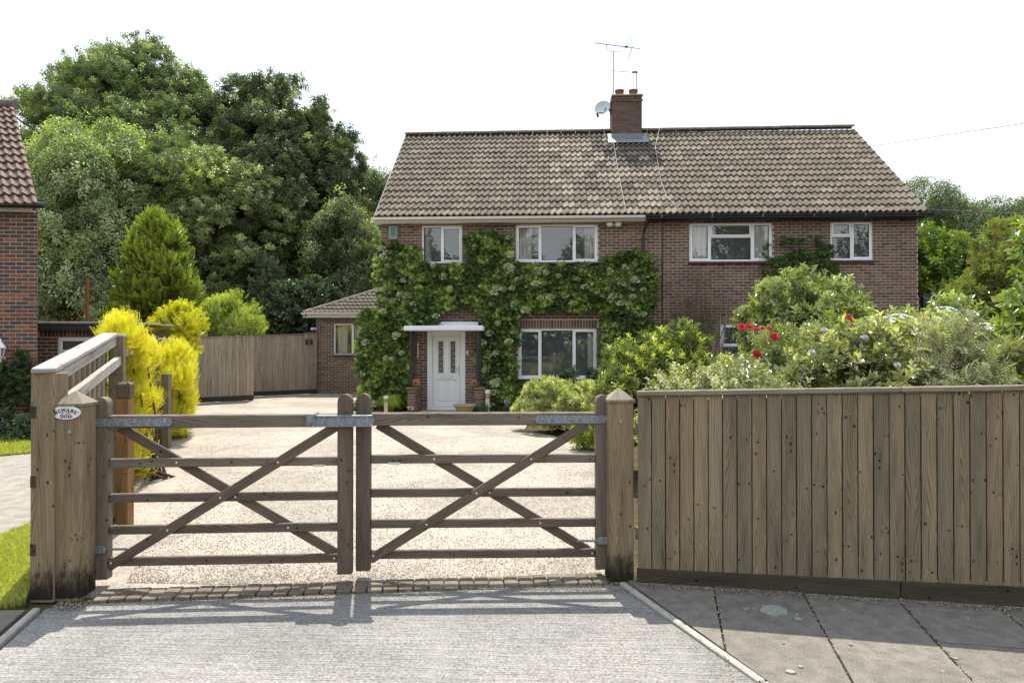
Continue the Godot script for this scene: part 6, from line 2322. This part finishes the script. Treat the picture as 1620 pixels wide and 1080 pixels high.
func trees() -> void:
	rng.seed = 3100
	var dk_a := Color(0.026, 0.046, 0.018)
	var dk_b := Color(0.085, 0.125, 0.045)
	# big left tree: loose, spiky top
	var l := crown(Vector3(-20.8, 10.4, -33.5), Vector3(4.9, 6.1, 4.4), 38, 0.31, -0.9, 0.36)
	l.append([Vector3(-20.8, 9.5, -33.5), Vector3(2.0, 3.6, 1.9)])
	for q in [[-19.6, 16.0, 0.8], [-21.0, 15.6, 0.9], [-18.2, 14.9, 0.9], [-24.3, 13.4, 0.8], [-25.6, 13.6, 0.55], [-24.9, 11.6, 0.8], [-22.8, 15.0, 0.7], [-16.9, 13.4, 0.9], [-20.2, 16.9, 0.5], [-26.4, 14.1, 0.35], [-26.9, 13.4, 0.3], [-22.0, 16.3, 0.4], [-17.6, 14.6, 0.5], [-16.2, 11.9, 0.7], [-23.6, 15.0, 0.4], [-16.0, 12.6, 1.2], [-17.0, 11.0, 1.3]]:
		l.append([Vector3(q[0], q[1], -33.4), Vector3(q[2], q[2] * 0.7, q[2])])
	tree("broadleaf_tree", "tallest dark tree at upper left with spiky loose top", Vector3(-20.8, 0, -33.5), l, "bough", M.leaf, {"n": 19000, "s0": 0.38, "s1": 0.8, "a": Color(0.10, 0.12, 0.07), "wisp": 0.06, "b": Color(0.26, 0.315, 0.13), "tip": Color(0.56, 0.60, 0.30), "tip_share": 0.16, "droop": 0.9, "gap": -0.1, "freq": 0.7}, 0.42, 13.0, 9)
	# big right tree: darker, rounder
	l = crown(Vector3(-13.2, 8.6, -33.0), Vector3(4.0, 6.1, 4.0), 38, 0.29, -0.95, 0.36)
	l.append([Vector3(-13.2, 7.5, -33.0), Vector3(2.0, 3.8, 1.9)])
	for q in [[-14.8, 14.0, 0.8], [-13.4, 14.0, 0.9], [-11.6, 13.2, 0.9], [-10.3, 11.7, 0.9], [-9.9, 9.8, 0.8], [-15.6, 13.2, 0.7], [-9.3, 7.6, 0.8], [-12.2, 14.3, 0.45], [-16.0, 12.4, 1.0], [-16.4, 11.0, 1.0]]:
		l.append([Vector3(q[0], q[1], -32.8), Vector3(q[2], q[2] * 0.7, q[2])])
	tree("broadleaf_tree", "rounded very dark tree behind the rear gate", Vector3(-12.3, 0, -33.0), l, "bough", M.leaf, {"n": 19000, "s0": 0.38, "s1": 0.8, "a": Color(0.045, 0.06, 0.036), "wisp": 0.06, "b": Color(0.15, 0.185, 0.08), "tip": Color(0.42, 0.46, 0.23), "tip_share": 0.14, "droop": 1.0, "gap": -0.13, "freq": 0.7}, 0.45, 11.0, 9)
	# nearer hornbeam with drooping sprays
	l = crown(Vector3(-14.9, 6.4, -29.0), Vector3(3.8, 4.8, 2.8), 32, 0.33, -0.9, 0.42)
	l.append([Vector3(-14.9, 5.0, -29.2), Vector3(2.0, 3.2, 1.5)])
	tree("broadleaf_tree", "mid-green tree with drooping sprays in front of the two tallest trees", Vector3(-14.9, 0, -29.4), l, "bough", M.leaf, {"n": 14500, "s0": 0.36, "s1": 0.72, "a": Color(0.11, 0.135, 0.065), "wisp": 0.06, "b": Color(0.27, 0.32, 0.12), "tip": Color(0.58, 0.62, 0.29), "tip_share": 0.18, "droop": 1.1, "gap": -0.2, "freq": 0.6}, 0.3, 8.5, 7)
	# pale loose tree behind the neighbour's garage
	l = crown(Vector3(-18.3, 5.6, -26.4), Vector3(2.3, 4.6, 2.2), 20, 0.36, -0.95)
	l.append([Vector3(-18.3, 4.2, -26.4), Vector3(1.7, 3.6, 1.6)])
	tree("broadleaf_tree", "paler silvery-green tree right beside the neighbour's tiled roof", Vector3(-18.3, 0, -26.4), l, "cloud", M.leaf, {"n": 6500, "s0": 0.42, "s1": 0.75, "a": Color(0.16, 0.19, 0.11), "wisp": 0.04, "b": Color(0.42, 0.48, 0.22), "tip": Color(0.70, 0.73, 0.45), "tip_share": 0.22, "gap": -0.22, "freq": 0.7}, 0.2, 8.0, 6)
	# slim tree and far crowns near the left verge
	l = crown(Vector3(-9.3, 7.4, -36.0), Vector3(1.5, 3.4, 1.5), 12, 0.4, -0.9)
	tree("broadleaf_tree", "slim open tree seen just left of the roof verge", Vector3(-9.3, 0, -36.0), l, "cloud", M.leaf, {"n": 2400, "s0": 0.45, "s1": 0.8, "a": Color(0.07, 0.105, 0.04), "b": Color(0.19, 0.25, 0.10), "gap": -0.1, "freq": 0.6}, 0.16, 9.5, 5)
	l = crown(Vector3(-8.4, 4.6, -29.0), Vector3(1.4, 3.3, 1.4), 12, 0.42, -0.95)
	tree("broadleaf_tree", "light green tree between the dark trees and the house corner", Vector3(-8.3, 0, -29.0), l, "cloud", M.leaf, {"n": 3600, "s0": 0.4, "s1": 0.7, "a": Color(0.07, 0.09, 0.045), "wisp": 0.05, "b": Color(0.26, 0.30, 0.14), "tip": Color(0.55, 0.57, 0.33), "tip_share": 0.14, "gap": -0.2, "freq": 0.6}, 0.15, 7.0, 5)
	l = crown(Vector3(-6.7, 4.0, -27.9), Vector3(1.1, 2.2, 1.0), 8, 0.5, -0.9)
	var sh := plant("flowering_shrub", "pale cream-flecked shrub above the extension roof", "shrub", Vector3(-6.7, 0, -28.6), l, "fine", M.leaf, {"n": 1700, "s0": 0.3, "s1": 0.5, "a": Color(0.08, 0.11, 0.04), "b": Color(0.20, 0.24, 0.10), "tip": Color(0.5, 0.48, 0.32), "tip_share": 0.16})
	stems(sh, Vector3(-6.7, 0, -28.6), l, 6, 0.05)
	l = crown(Vector3(-4.07, 14.3, -50.0), Vector3(2.4, 2.5, 2.0), 9, 0.45, -0.9)
	tree("broadleaf_tree", "top of a distant tree peeping over the roof ridge", Vector3(-4.07, 0, -50.0), l, "cloud", M.leaf, {"n": 1800, "s0": 0.55, "s1": 0.9, "a": Color(0.09, 0.13, 0.05), "b": Color(0.20, 0.26, 0.10)}, 0.3, 13.5, 5)
	# cypress: stacked drooping sprays
	l = []
	for k in 34:
		var y := 0.3 + 5.3 * k / 33.0
		var r := 1.35 * pow(1.0 - pow(maxf(0.0, y - 1.4) / 4.75, 2.2), 0.75) if y > 1.4 else 1.3
		var a := k * 2.4
		l.append([Vector3(-12.47 + cos(a) * r * 0.55, y, -21.6 + sin(a) * r * 0.55), Vector3(r * 0.55, 0.42, r * 0.55)])
	tree("cypress_tree", "bushy yellow-green cypress behind the golden hedge", Vector3(-12.47, 0, -21.6), l, "spray", M.leaf, {"n": 9500, "s0": 0.2, "s1": 0.4, "a": Color(0.16, 0.20, 0.035), "b": Color(0.44, 0.48, 0.08), "droop": 0.5, "up": 0.9, "gap": -0.25, "freq": 0.9}, 0.14, 5.2, 0)
	# blue-dark conifer
	l = []
	for k in 18:
		var y := 0.4 + 4.5 * k / 17.0
		var r := 1.6 * (1.0 - y / 5.6) + 0.1
		var a := k * 2.4
		l.append([Vector3(-11.2 + cos(a) * r * 0.5, y, -27.5 + sin(a) * r * 0.5), Vector3(r * 0.65, 0.4, r * 0.65)])
	tree("conifer_tree", "pointed blue-green conifer behind the rear gate", Vector3(-11.2, 0, -27.5), l, "spray", M.leaf, {"n": 5200, "s0": 0.24, "s1": 0.46, "a": Color(0.09, 0.12, 0.085), "b": Color(0.28, 0.32, 0.21), "droop": 0.8, "up": 0.2}, 0.12, 4.6, 0)
	l = crown(Vector3(-9.3, 2.6, -26.4), Vector3(1.5, 1.5, 0.9), 9, 0.45)
	sh = plant("dark_shrub", "dark glossy shrub between the conifer and the extension", "shrub", Vector3(-9.3, 0, -26.4), l, "broad", M.leaf_gloss, {"n": 1500, "s0": 0.3, "s1": 0.5, "a": Color(0.035, 0.06, 0.025), "b": Color(0.12, 0.16, 0.07)})
	stems(sh, Vector3(-9.3, 0, -26.4), l, 6, 0.04)
	# dusk-dark thicket under the trees
	l = []
	for k in 22:
		l.append([Vector3(-27.0 + k * 0.95, 1.5 + 0.9 * sin(k * 1.7), -36.8 + sin(k * 2.1)), Vector3(1.5, 2.0 + 0.6 * sin(k * 3.1), 1.2)])
	var un := Node3D.new()
	un.name = "undergrowth"
	add_child(un)
	un.set_meta("label", "dark undergrowth under the trees behind the gardens")
	un.set_meta("category", "undergrowth")
	un.set_meta("kind", "stuff")
	foliage("foliage", un, l, "broad", M.leaf, {"n": 5200, "s0": 0.6, "s1": 1.0, "a": Color(0.035, 0.05, 0.025), "b": Color(0.10, 0.13, 0.06), "shell": 0.4})
	# right-hand background
	l = crown(Vector3(23.9, 6.8, -41.0), Vector3(4.6, 3.9, 3.0), 16, 0.36, -0.9)
	l.append([Vector3(23.5, 4.6, -41.0), Vector3(3.6, 3.6, 2.0)])
	tree("broadleaf_tree", "distant broad green tree right of the house", Vector3(23.9, 0, -41.0), l, "cloud", M.leaf, {"n": 6000, "s0": 0.5, "s1": 0.8, "a": Color(0.08, 0.105, 0.055), "b": Color(0.24, 0.285, 0.14), "freq": 0.5}, 0.3, 8.0, 6)
	l = crown(Vector3(29.6, 6.4, -42.0), Vector3(3.4, 3.7, 2.5), 12, 0.38, -0.9)
	tree("broadleaf_tree", "distant tree at the right edge behind the reddish shrub", Vector3(29.6, 0, -42.0), l, "cloud", M.leaf, {"n": 3400, "s0": 0.5, "s1": 0.8, "a": Color(0.08, 0.105, 0.055), "b": Color(0.24, 0.285, 0.14), "freq": 0.5}, 0.25, 7.0, 5)
	l = crown(Vector3(18.0, 4.2, -38.0), Vector3(3.4, 3.0, 2.0), 10, 0.42, -0.9)
	tree("broadleaf_tree", "lower dark tree close to the right-hand gable", Vector3(18.0, 0, -38.0), l, "cloud", M.leaf, {"n": 3000, "s0": 0.5, "s1": 0.8, "a": Color(0.05, 0.075, 0.035), "b": Color(0.15, 0.19, 0.08), "freq": 0.5}, 0.2, 5.0, 4)
	# trees across the road, which the upstairs panes mirror
	l = []
	for k in 26:
		l.append([Vector3(-32.0 + k * 2.6, 6.3 + 2.0 * sin(k * 1.9), 40.0 + 3.0 * sin(k * 2.7)), Vector3(2.6, 6.4 + 2.2 * sin(k * 1.3), 2.4)])
	un = Node3D.new()
	un.name = "treeline"
	add_child(un)
	un.set_meta("label", "line of trees across the road mirrored in the window panes")
	un.set_meta("category", "trees")
	un.set_meta("kind", "stuff")
	foliage("foliage", un, l, "broad", M.leaf, {"n": 9000, "s0": 0.9, "s1": 1.5, "a": Color(0.03, 0.05, 0.02), "b": Color(0.10, 0.13, 0.05), "shell": 0.5})


func hedges() -> void:
	rng.seed = 3200
	var ga := Color(0.64, 0.57, 0.05)
	var gb := Color(0.92, 0.82, 0.15)
	# golden hedge: two clumps along the left boundary
	var l := []
	for k in 26:
		var t := rng.randf()
		var y := 0.2 + 1.5 * k / 25.0
		l.append([Vector3(lerpf(-4.85, -5.45, t) + rng.randfn() * 0.05, y, lerpf(-7.7, -9.0, t)), Vector3(0.19, 0.18, 0.19)])
	for q in [[-5.05, 1.86, -8.0], [-5.3, 1.84, -8.3], [-4.9, 1.74, -7.8]]:
		l.append([Vector3(q[0], q[1], q[2]), Vector3(0.16, 0.16, 0.16)])
	var t1 := plant("golden_hedge", "front clump of bright golden feathery hedge behind the left gate", "hedge", Vector3(-4.85, 0, -8.4), l, "feather", M.leaf_gold, {"n": 7500, "s0": 0.10, "s1": 0.19, "a": ga, "b": gb, "shell": 0.5, "up": 0.7, "droop": 0.5, "gap": -0.35, "freq": 2.0, "tip": Color(0.80, 0.42, 0.06), "tip_share": 0.04}, "golden hedge clumps")
	stems(t1, Vector3(-4.85, 0, -8.5), l, 14, 0.02)
	l = []
	for k in 18:
		var t := rng.randf()
		l.append([Vector3(lerpf(-6.35, -7.05, t) + rng.randfn() * 0.05, 0.2 + 1.32 * k / 17.0, lerpf(-11.6, -13.0, t)), Vector3(0.22, 0.2, 0.22)])
	var t2 := plant("golden_hedge", "rear clump of bright golden feathery hedge along the boundary", "hedge", Vector3(-6.6, 0, -12.2), l, "feather", M.leaf_gold, {"n": 4800, "s0": 0.11, "s1": 0.21, "a": ga, "b": gb, "shell": 0.5, "up": 0.7, "droop": 0.5, "gap": -0.35, "freq": 2.0}, "golden hedge clumps")
	stems(t2, Vector3(-6.6, 0, -12.2), l, 10, 0.02)
	l = crown(Vector3(-9.1, 1.95, -16.7), Vector3(0.55, 0.72, 0.5), 14, 0.42, -0.8)
	var s := plant("yellow_shrub", "rounded bright yellow-green shrub above the golden hedge", "shrub", Vector3(-9.1, 0, -16.7), l, "fine", M.leaf_gold, {"n": 2600, "s0": 0.16, "s1": 0.28, "a": Color(0.46, 0.45, 0.035), "b": Color(0.84, 0.76, 0.09), "up": 0.8})
	stems(s, Vector3(-9.1, 0, -16.7), l, 8, 0.025)
	l = crown(Vector3(-10.45, 2.25, -22.4), Vector3(0.9, 1.1, 0.8), 14, 0.42, -0.8)
	s = plant("light_shrub", "fresh light-green shrub over the left rear gate leaf", "shrub", Vector3(-10.45, 0, -22.4), l, "fine", M.leaf_gold, {"n": 2600, "s0": 0.2, "s1": 0.34, "a": Color(0.26, 0.33, 0.10), "b": Color(0.58, 0.63, 0.24), "up": 0.8})
	stems(s, Vector3(-10.45, 0, -22.4), l, 8, 0.03)
	# by the neighbour's wall
	l = [[Vector3(-10.2, 0.62, -12.36), Vector3(0.28, 0.75, 0.16)], [Vector3(-9.8, 0.75, -12.42), Vector3(0.18, 0.8, 0.14)], [Vector3(-10.6, 0.8, -12.3), Vector3(0.25, 0.9, 0.16)]]
	s = plant("wall_creeper", "dark green creeper on the foot of the neighbour's brick wall", "climber", Vector3(-10.1, 0, -12.35), l, "broad", M.leaf, {"n": 900, "s0": 0.1, "s1": 0.2, "a": Color(0.03, 0.06, 0.02), "b": Color(0.09, 0.14, 0.04)})
	l = []
	for k in 7:
		l.append([Vector3(-9.3 - 0.35 * k, 0.14, -11.85 + 0.1 * sin(k * 2.0)), Vector3(0.3, 0.26, 0.3)])
	s = plant("border_plants", "low bluish border plants below the neighbour's creeper", "plants", Vector3(-10.3, 0, -11.85), l, "broad", M.leaf, {"n": 900, "s0": 0.12, "s1": 0.24, "a": Color(0.05, 0.085, 0.05), "b": Color(0.14, 0.19, 0.13)})


func garden() -> void:
	rng.seed = 3300
	# evergreen with yellow new growth behind the right gate post
	var l := crown(Vector3(1.62, 1.12, -9.3), Vector3(0.85, 0.80, 0.75), 17, 0.36, -0.8)
	l.append([Vector3(1.62, 0.9, -9.3), Vector3(0.62, 0.7, 0.55)])
	l.append([Vector3(0.98, 0.9, -8.7), Vector3(0.3, 0.45, 0.3)])
	var s := plant("evergreen_shrub", "rounded glossy evergreen with yellow shoot tips behind the gate post", "shrub", Vector3(1.62, 0, -9.3), l, "rosette", M.leaf_shrub, {"n": 3800, "s0": 0.12, "s1": 0.19, "a": Color(0.075, 0.10, 0.045), "b": Color(0.22, 0.26, 0.11), "tip": Color(0.66, 0.68, 0.16), "tip_share": 0.28, "up": 0.8, "freq": 2.4, "gap": -0.14})
	stems(s, Vector3(1.62, 0, -9.3), l, 12, 0.03)
	# grey-leaved shrub just behind the fence
	l = crown(Vector3(1.75, 0.95, -6.55), Vector3(0.62, 0.52, 0.5), 12, 0.42, -0.8)
	s = plant("variegated_shrub", "grey-green cream-edged shrub just over the fence, left of the roses", "shrub", Vector3(1.75, 0, -6.55), l, "fine", M.leaf_shrub, {"n": 2200, "s0": 0.13, "s1": 0.22, "a": Color(0.13, 0.15, 0.075), "b": Color(0.40, 0.40, 0.22), "tip": Color(0.72, 0.69, 0.50), "tip_share": 0.28, "freq": 2.4})
	stems(s, Vector3(1.75, 0, -6.55), l, 10, 0.02)
	# large variegated shrub in the middle of the bed
	l = crown(Vector3(3.35, 1.05, -7.15), Vector3(0.98, 0.88, 0.7), 20, 0.36, -0.8)
	l.append([Vector3(3.3, 0.8, -7.1), Vector3(0.75, 0.75, 0.5)])
	l.append([Vector3(2.5, 0.95, -6.9), Vector3(0.45, 0.45, 0.4)])
	s = plant("variegated_shrub", "largest cream-and-green variegated shrub in the bed behind the fence", "shrub", Vector3(3.35, 0, -7.15), l, "broad", M.leaf_shrub, {"n": 3900, "s0": 0.14, "s1": 0.24, "a": Color(0.12, 0.135, 0.06), "b": Color(0.40, 0.40, 0.19), "tip": Color(0.70, 0.68, 0.38), "tip_share": 0.34, "freq": 2.4, "gap": -0.14})
	stems(s, Vector3(3.35, 0, -7.15), l, 14, 0.025)
	# tall leafy shrub before the right-hand house
	l = crown(Vector3(4.6, 1.85, -12.2), Vector3(0.95, 0.98, 0.8), 16, 0.4, -0.8)
	l.append([Vector3(5.3, 1.7, -12.2), Vector3(0.5, 0.6, 0.5)])
	s = plant("tall_shrub", "tall light-green leafy shrub before the right-hand house wall", "shrub", Vector3(4.6, 0, -12.2), l, "broad", M.leaf_shrub, {"n": 2900, "s0": 0.18, "s1": 0.30, "a": Color(0.125, 0.145, 0.065), "b": Color(0.38, 0.41, 0.17), "tip": Color(0.50, 0.56, 0.22), "tip_share": 0.18, "freq": 2.4})
	stems(s, Vector3(4.6, 0, -12.2), l, 12, 0.03)
	# pale loose shrub with white flower heads
	l = crown(Vector3(5.0, 1.3, -9.0), Vector3(0.85, 0.85, 0.7), 14, 0.4, -0.8)
	s = plant("white_flowered_shrub", "loose pale shrub with flat white flower heads near the right end", "shrub", Vector3(5.0, 0, -9.0), l, "broad", M.leaf_shrub, {"n": 2300, "s0": 0.15, "s1": 0.26, "a": Color(0.17, 0.22, 0.07), "b": Color(0.46, 0.52, 0.20), "freq": 2.4})
	stems(s, Vector3(5.0, 0, -9.0), l, 10, 0.02)
	var corymb := Geo.new()
	for k in 60:
		var a := k * 2.4
		var r := sqrt(k / 60.0) * 0.5
		leaf(corymb, Vector3(cos(a) * r, 0.12 * (1.0 - r * r * 4.0), sin(a) * r), Vector3(cos(a * 3.0), 0.5, sin(a * 3.0)), 0.13, 0.12)
	var cm := corymb.mesh()
	for q in [[4.35, 2.03, -8.5, 0.2], [3.98, 1.98, -8.0, 0.15], [4.95, 2.12, -8.6, 0.22], [5.25, 2.08, -8.7, 0.26], [4.72, 2.0, -8.4, 0.16], [5.3, 1.9, -8.4, 0.28], [4.6, 1.9, -8.2, 0.14]]:
		part("flower_head", cm, M.bloom_white, s, Transform3D(Basis(Vector3.RIGHT, 0.35).scaled(Vector3(q[3], q[3], q[3])), Vector3(q[0], q[1], q[2]) - s.position))
	# feathery, half-dry shrub by the fence
	l = crown(Vector3(3.98, 1.05, -6.5), Vector3(0.5, 0.72, 0.4), 10, 0.42, -0.8)
	s = plant("feathery_shrub", "feathery straw-grey shrub behind the far right of the fence", "shrub", Vector3(3.98, 0, -6.5), l, "feather", M.leaf_shrub, {"n": 2600, "s0": 0.12, "s1": 0.24, "a": Color(0.26, 0.28, 0.15), "b": Color(0.58, 0.57, 0.38), "up": 0.8, "shell": 0.2, "freq": 2.4})
	foliage("twigs", s, l, "twig", M.petal, {"n": 260, "s0": 0.2, "s1": 0.42, "a": Color(0.34, 0.29, 0.20), "b": Color(0.5, 0.44, 0.32), "shell": 0.2, "up": 1.0})
	stems(s, Vector3(3.98, 0, -6.5), l, 16, 0.012, M.twig)
	# leafy branches at the right edge
	l = crown(Vector3(4.95, 1.7, -6.3), Vector3(0.52, 1.25, 0.5), 15, 0.42, -0.95)
	s = plant("laurel_bush", "tall bright-leaved bush filling the right edge above the fence", "bush", Vector3(4.95, 0, -6.3), l, "broad", M.leaf_shrub, {"n": 1700, "s0": 0.20, "s1": 0.32, "a": Color(0.11, 0.17, 0.05), "b": Color(0.36, 0.44, 0.12), "freq": 2.4})
	stems(s, Vector3(4.95, 0, -6.3), l, 8, 0.02)
	# reddish photinia behind it
	l = crown(Vector3(9.25, 2.3, -13.4), Vector3(1.2, 1.5, 1.0), 18, 0.38, -0.95)
	s = plant("red_tipped_shrub", "large shrub with reddish-brown tips left of the right edge", "shrub", Vector3(9.25, 0, -13.4), l, "rosette", M.leaf_shrub, {"n": 4300, "s0": 0.16, "s1": 0.26, "a": Color(0.11, 0.14, 0.045), "b": Color(0.33, 0.37, 0.11), "tip": Color(0.36, 0.24, 0.12), "tip_share": 0.14, "freq": 2.4})
	stems(s, Vector3(9.25, 0, -13.4), l, 10, 0.04)
	l = crown(Vector3(11.1, 3.0, -19.4), Vector3(1.0, 1.9, 0.9), 14, 0.42, -0.95)
	s = plant("lime_shrub", "tall lime-green shrub beside the right-hand house corner", "shrub", Vector3(11.1, 0, -19.4), l, "broad", M.leaf_shrub, {"n": 2300, "s0": 0.24, "s1": 0.40, "a": Color(0.10, 0.16, 0.03), "b": Color(0.30, 0.40, 0.06), "freq": 0.8})
	stems(s, Vector3(11.1, 0, -19.4), l, 8, 0.04)
	# garden wall by the corner
	var g := beam(Vector3(10.9, 1.4, -18.2), Vector3(1.9, 2.9, 0.1))
	var fp := thing("dark_fence_panel", "dark low fence panel right of the house corner", "fence", Vector3(10.9, 0, -18.2))
	for k in 9:
		part("slat", beam(Vector3(0, 0.2 + k * 0.335, 0), Vector3(2.0, 0.30, 0.025)).mesh(), M.dark_fascia, fp)
	for x in [-0.95, 0.95]:
		part("fence_post", beam(Vector3(x, 1.5, -0.06), Vector3(0.1, 3.1, 0.1)).mesh(), M.dark_fascia, fp)
	# roses
	l = [[Vector3(2.45, 1.05, -7.4), Vector3(0.34, 0.42, 0.3)], [Vector3(2.72, 1.35, -7.5), Vector3(0.33, 0.42, 0.3)], [Vector3(2.42, 1.6, -7.4), Vector3(0.12, 0.2, 0.12)], [Vector3(3.2, 1.7, -7.55), Vector3(0.25, 0.3, 0.2)]]
	s = plant("rose_bush", "red rose bush flowering above the fence", "rose bush", Vector3(2.45, 0, -7.45), l, "fine", M.leaf_shrub, {"n": 1000, "s0": 0.13, "s1": 0.24, "a": Color(0.16, 0.21, 0.06), "b": Color(0.38, 0.41, 0.17), "shell": 0.1, "freq": 2.4})
	stems(s, Vector3(2.45, 0, -7.45), l, 14, 0.009)
	var rose := bloom_mesh(8, 0.1)
	for q in [[2.15, 1.88, -7.2, 0.10], [2.075, 1.875, -7.2, 0.10], [2.23, 1.85, -7.2, 0.08], [2.41, 1.775, -7.2, 0.11], [2.30, 1.86, -7.25, 0.06], [2.375, 1.86, -7.25, 0.07], [2.18, 1.59, -7.05, 0.12], [2.71, 1.815, -7.25, 0.08], [3.22, 1.975, -7.3, 0.09], [3.275, 1.90, -7.3, 0.10], [3.24, 1.935, -7.28, 0.09]]:
		part("rose_flower", rose, M.rose_red, s, Transform3D(Basis(Vector3.RIGHT, rng.randf_range(0.5, 1.1)).scaled(Vector3.ONE * q[3]), Vector3(q[0], q[1], q[2]) - s.position))
	s = plant("pale_rose", "few pale lilac blooms on thin stems in the bed", "flowers", Vector3(3.0, 0, -6.75), [[Vector3(3.0, 1.4, -6.7), Vector3(0.6, 0.3, 0.2)]], "fine", M.leaf_shrub, {"n": 160, "s0": 0.1, "s1": 0.16, "a": Color(0.14, 0.18, 0.06), "b": Color(0.3, 0.34, 0.12), "shell": 0.0})
	for q in [[2.72, 1.83, -6.7], [3.1, 1.76, -6.7], [2.56, 1.62, -6.6], [4.0, 1.66, -6.6], [3.3, 1.5, -6.5]]:
		part("flower", rose, M.bloom_lilac, s, Transform3D(Basis(Vector3.RIGHT, 0.7).scaled(Vector3.ONE * 0.07), Vector3(q[0], q[1], q[2]) - s.position))
	# cream-variegated low shrubs where the drive meets the bed
	l = crown(Vector3(0.42, 0.45, -13.5), Vector3(0.85, 0.52, 0.7), 16, 0.36, -0.7)
	s = plant("variegated_low_shrub", "low cream-variegated shrub beside the drive under the picture window", "shrub", Vector3(0.42, 0, -13.5), l, "rosette", M.leaf_shrub, {"n": 3000, "s0": 0.12, "s1": 0.20, "a": Color(0.22, 0.27, 0.08), "b": Color(0.52, 0.53, 0.25), "tip": Color(0.72, 0.70, 0.48), "tip_share": 0.35, "up": 0.8, "freq": 2.4, "gap": -0.16})
	stems(s, Vector3(0.42, 0, -13.5), l, 10, 0.02)
	l = crown(Vector3(0.85, 0.24, -11.2), Vector3(0.30, 0.26, 0.3), 7, 0.5, -0.6)
	s = plant("variegated_low_shrub", "small yellow-green tuft at drive edge left of the right gate post", "shrub", Vector3(0.85, 0, -11.2), l, "rosette", M.leaf_shrub, {"n": 620, "s0": 0.1, "s1": 0.18, "a": Color(0.18, 0.27, 0.03), "b": Color(0.42, 0.48, 0.06), "up": 0.8})
	l = [[Vector3(1.3, 0.3, -15.5), Vector3(0.9, 0.4, 0.8)], [Vector3(0.9, 0.55, -16.6), Vector3(0.6, 0.5, 0.5)]]
	s = plant("bed_plants", "dark low plants in the bed under the picture window", "plants", Vector3(1.2, 0, -16.0), l, "broad", M.leaf_shrub, {"n": 1100, "s0": 0.14, "s1": 0.24, "a": Color(0.04, 0.07, 0.02), "b": Color(0.12, 0.17, 0.05)})


func lawns() -> void:
	rng.seed = 3400
	struct("lawn", sheet(V2([-3.36, -4.3, -4.9, -6.6, -4.85, -6.3, -4.47, -4.02, -3.6, -4.1]), -0.05, -0.006), M.turf)
	struct("lawn", sheet(V2([-8.02, -10.44, -9.3, -12.2, -11.5, -11.8, -9.55, -9.05]), -0.05, -0.007), M.turf)
	var polys := [V2([-3.36, -4.3, -4.9, -6.6, -4.8, -6.3, -4.42, -4.02, -3.6, -4.1]), V2([-7.95, -10.4, -9.3, -12.2, -11.5, -11.8, -9.5, -9.0])]
	for s in 2:
		var n: int = [9000, 6000][s]
		var buf := PackedFloat32Array()
		buf.resize(n * 16)
		var p: PackedVector2Array = polys[s]
		var k := 0
		while k < n:
			var q := Vector2(rng.randf_range(-11.5, -7.9), rng.randf_range(-12.1, -8.9)) if s else Vector2(rng.randf_range(-6.2, -3.3), rng.randf_range(-6.6, -4.1))
			if not Geometry2D.is_point_in_polygon(q, p):
				continue
			var sc := rng.randf_range(0.03, 0.075)
			put(buf, k, Basis(Vector3.UP, rng.randf() * TAU).scaled(Vector3(sc, sc, sc)), Vector3(q.x, -0.004, q.y), Color(0.36, 0.38, 0.08).lerp(Color(0.66, 0.60, 0.22), rng.randf()))
			k += 1
		var o := many(numbered("grass"), sprigs.blades, M.leaf_soft, self, buf)


func cables() -> void:
	rng.seed = 3500
	var spans := [[Vector3(9.7, 7.6, -20.7), Vector3(9.87, 6.25, -14.45), Vector3(9.3, 5.9, -10.0), M.wire_pale, "pale overhead cable rising from the right verge of the roof"], [Vector3(9.62, 5.25, -18.2), Vector3(10.98, 4.79, -16.5), Vector3(12.6, 4.45, -14.5), M.wire_dark, "thin overhead cable leaving the right eaves corner below the other"]]
	for s in spans:
		var g := Geo.new()
		g.tube([s[0], s[1], s[2]], [0.011], 5)
		single("overhead_cable", g, s[3], s[4], "cable")
	# aerial leads lying down the tiles
	var d := Vector3(0, 0.7724, 0.6352) * 0.075
	var runs := [[[2.157, 7.95, -20.97], [2.137, 6.878, -19.673], [2.122, 5.875, -18.453], [2.122, 5.06, -17.46], "pale aerial lead down the tiles left of the party line"], [[3.673, 8.45, -21.5], [3.367, 7.551, -20.492], [3.289, 6.804, -19.584], [3.23, 6.097, -18.723], [3.255, 5.515, -18.016], [3.379, 5.272, -17.72], [3.487, 5.06, -17.46], "pale aerial lead wandering down from the ridge right of the chimney"], [[3.209, 7.6, -20.55], [3.12, 6.6, -19.33], [3.079, 5.861, -18.437], [3.044, 5.06, -17.46], "dark aerial lead between the two pale ones"]]
	for r in runs:
		var path := []
		for k in r.size() - 1:
			path.append(Vector3(r[k][0], r[k][1], r[k][2]) + d)
		var g := Geo.new()
		g.tube(path, [0.007], 5)
		single("aerial_lead", g, M.wire_dark if r[r.size() - 1].begins_with("dark") else M.wire_pale, r[r.size() - 1], "cable")
	var p := thing("rusty_pole", "rusty metal pole behind the flat-roofed garage", "pole", Vector3(-13.32, 0, -19.43))
	var g := Geo.new()
	g.tube([Vector3(0, -0.05, 0), Vector3(-0.02, 3.66, 0)], [0.045], 8)
	part("shaft", g.mesh(), M.rust, p)
	g = Geo.new()
	g.tube([Vector3(-1.0, 1.4, 0), Vector3(-0.02, 2.9, 0)], [0.02], 6)
	part("stay", g.mesh(), M.rust, p)
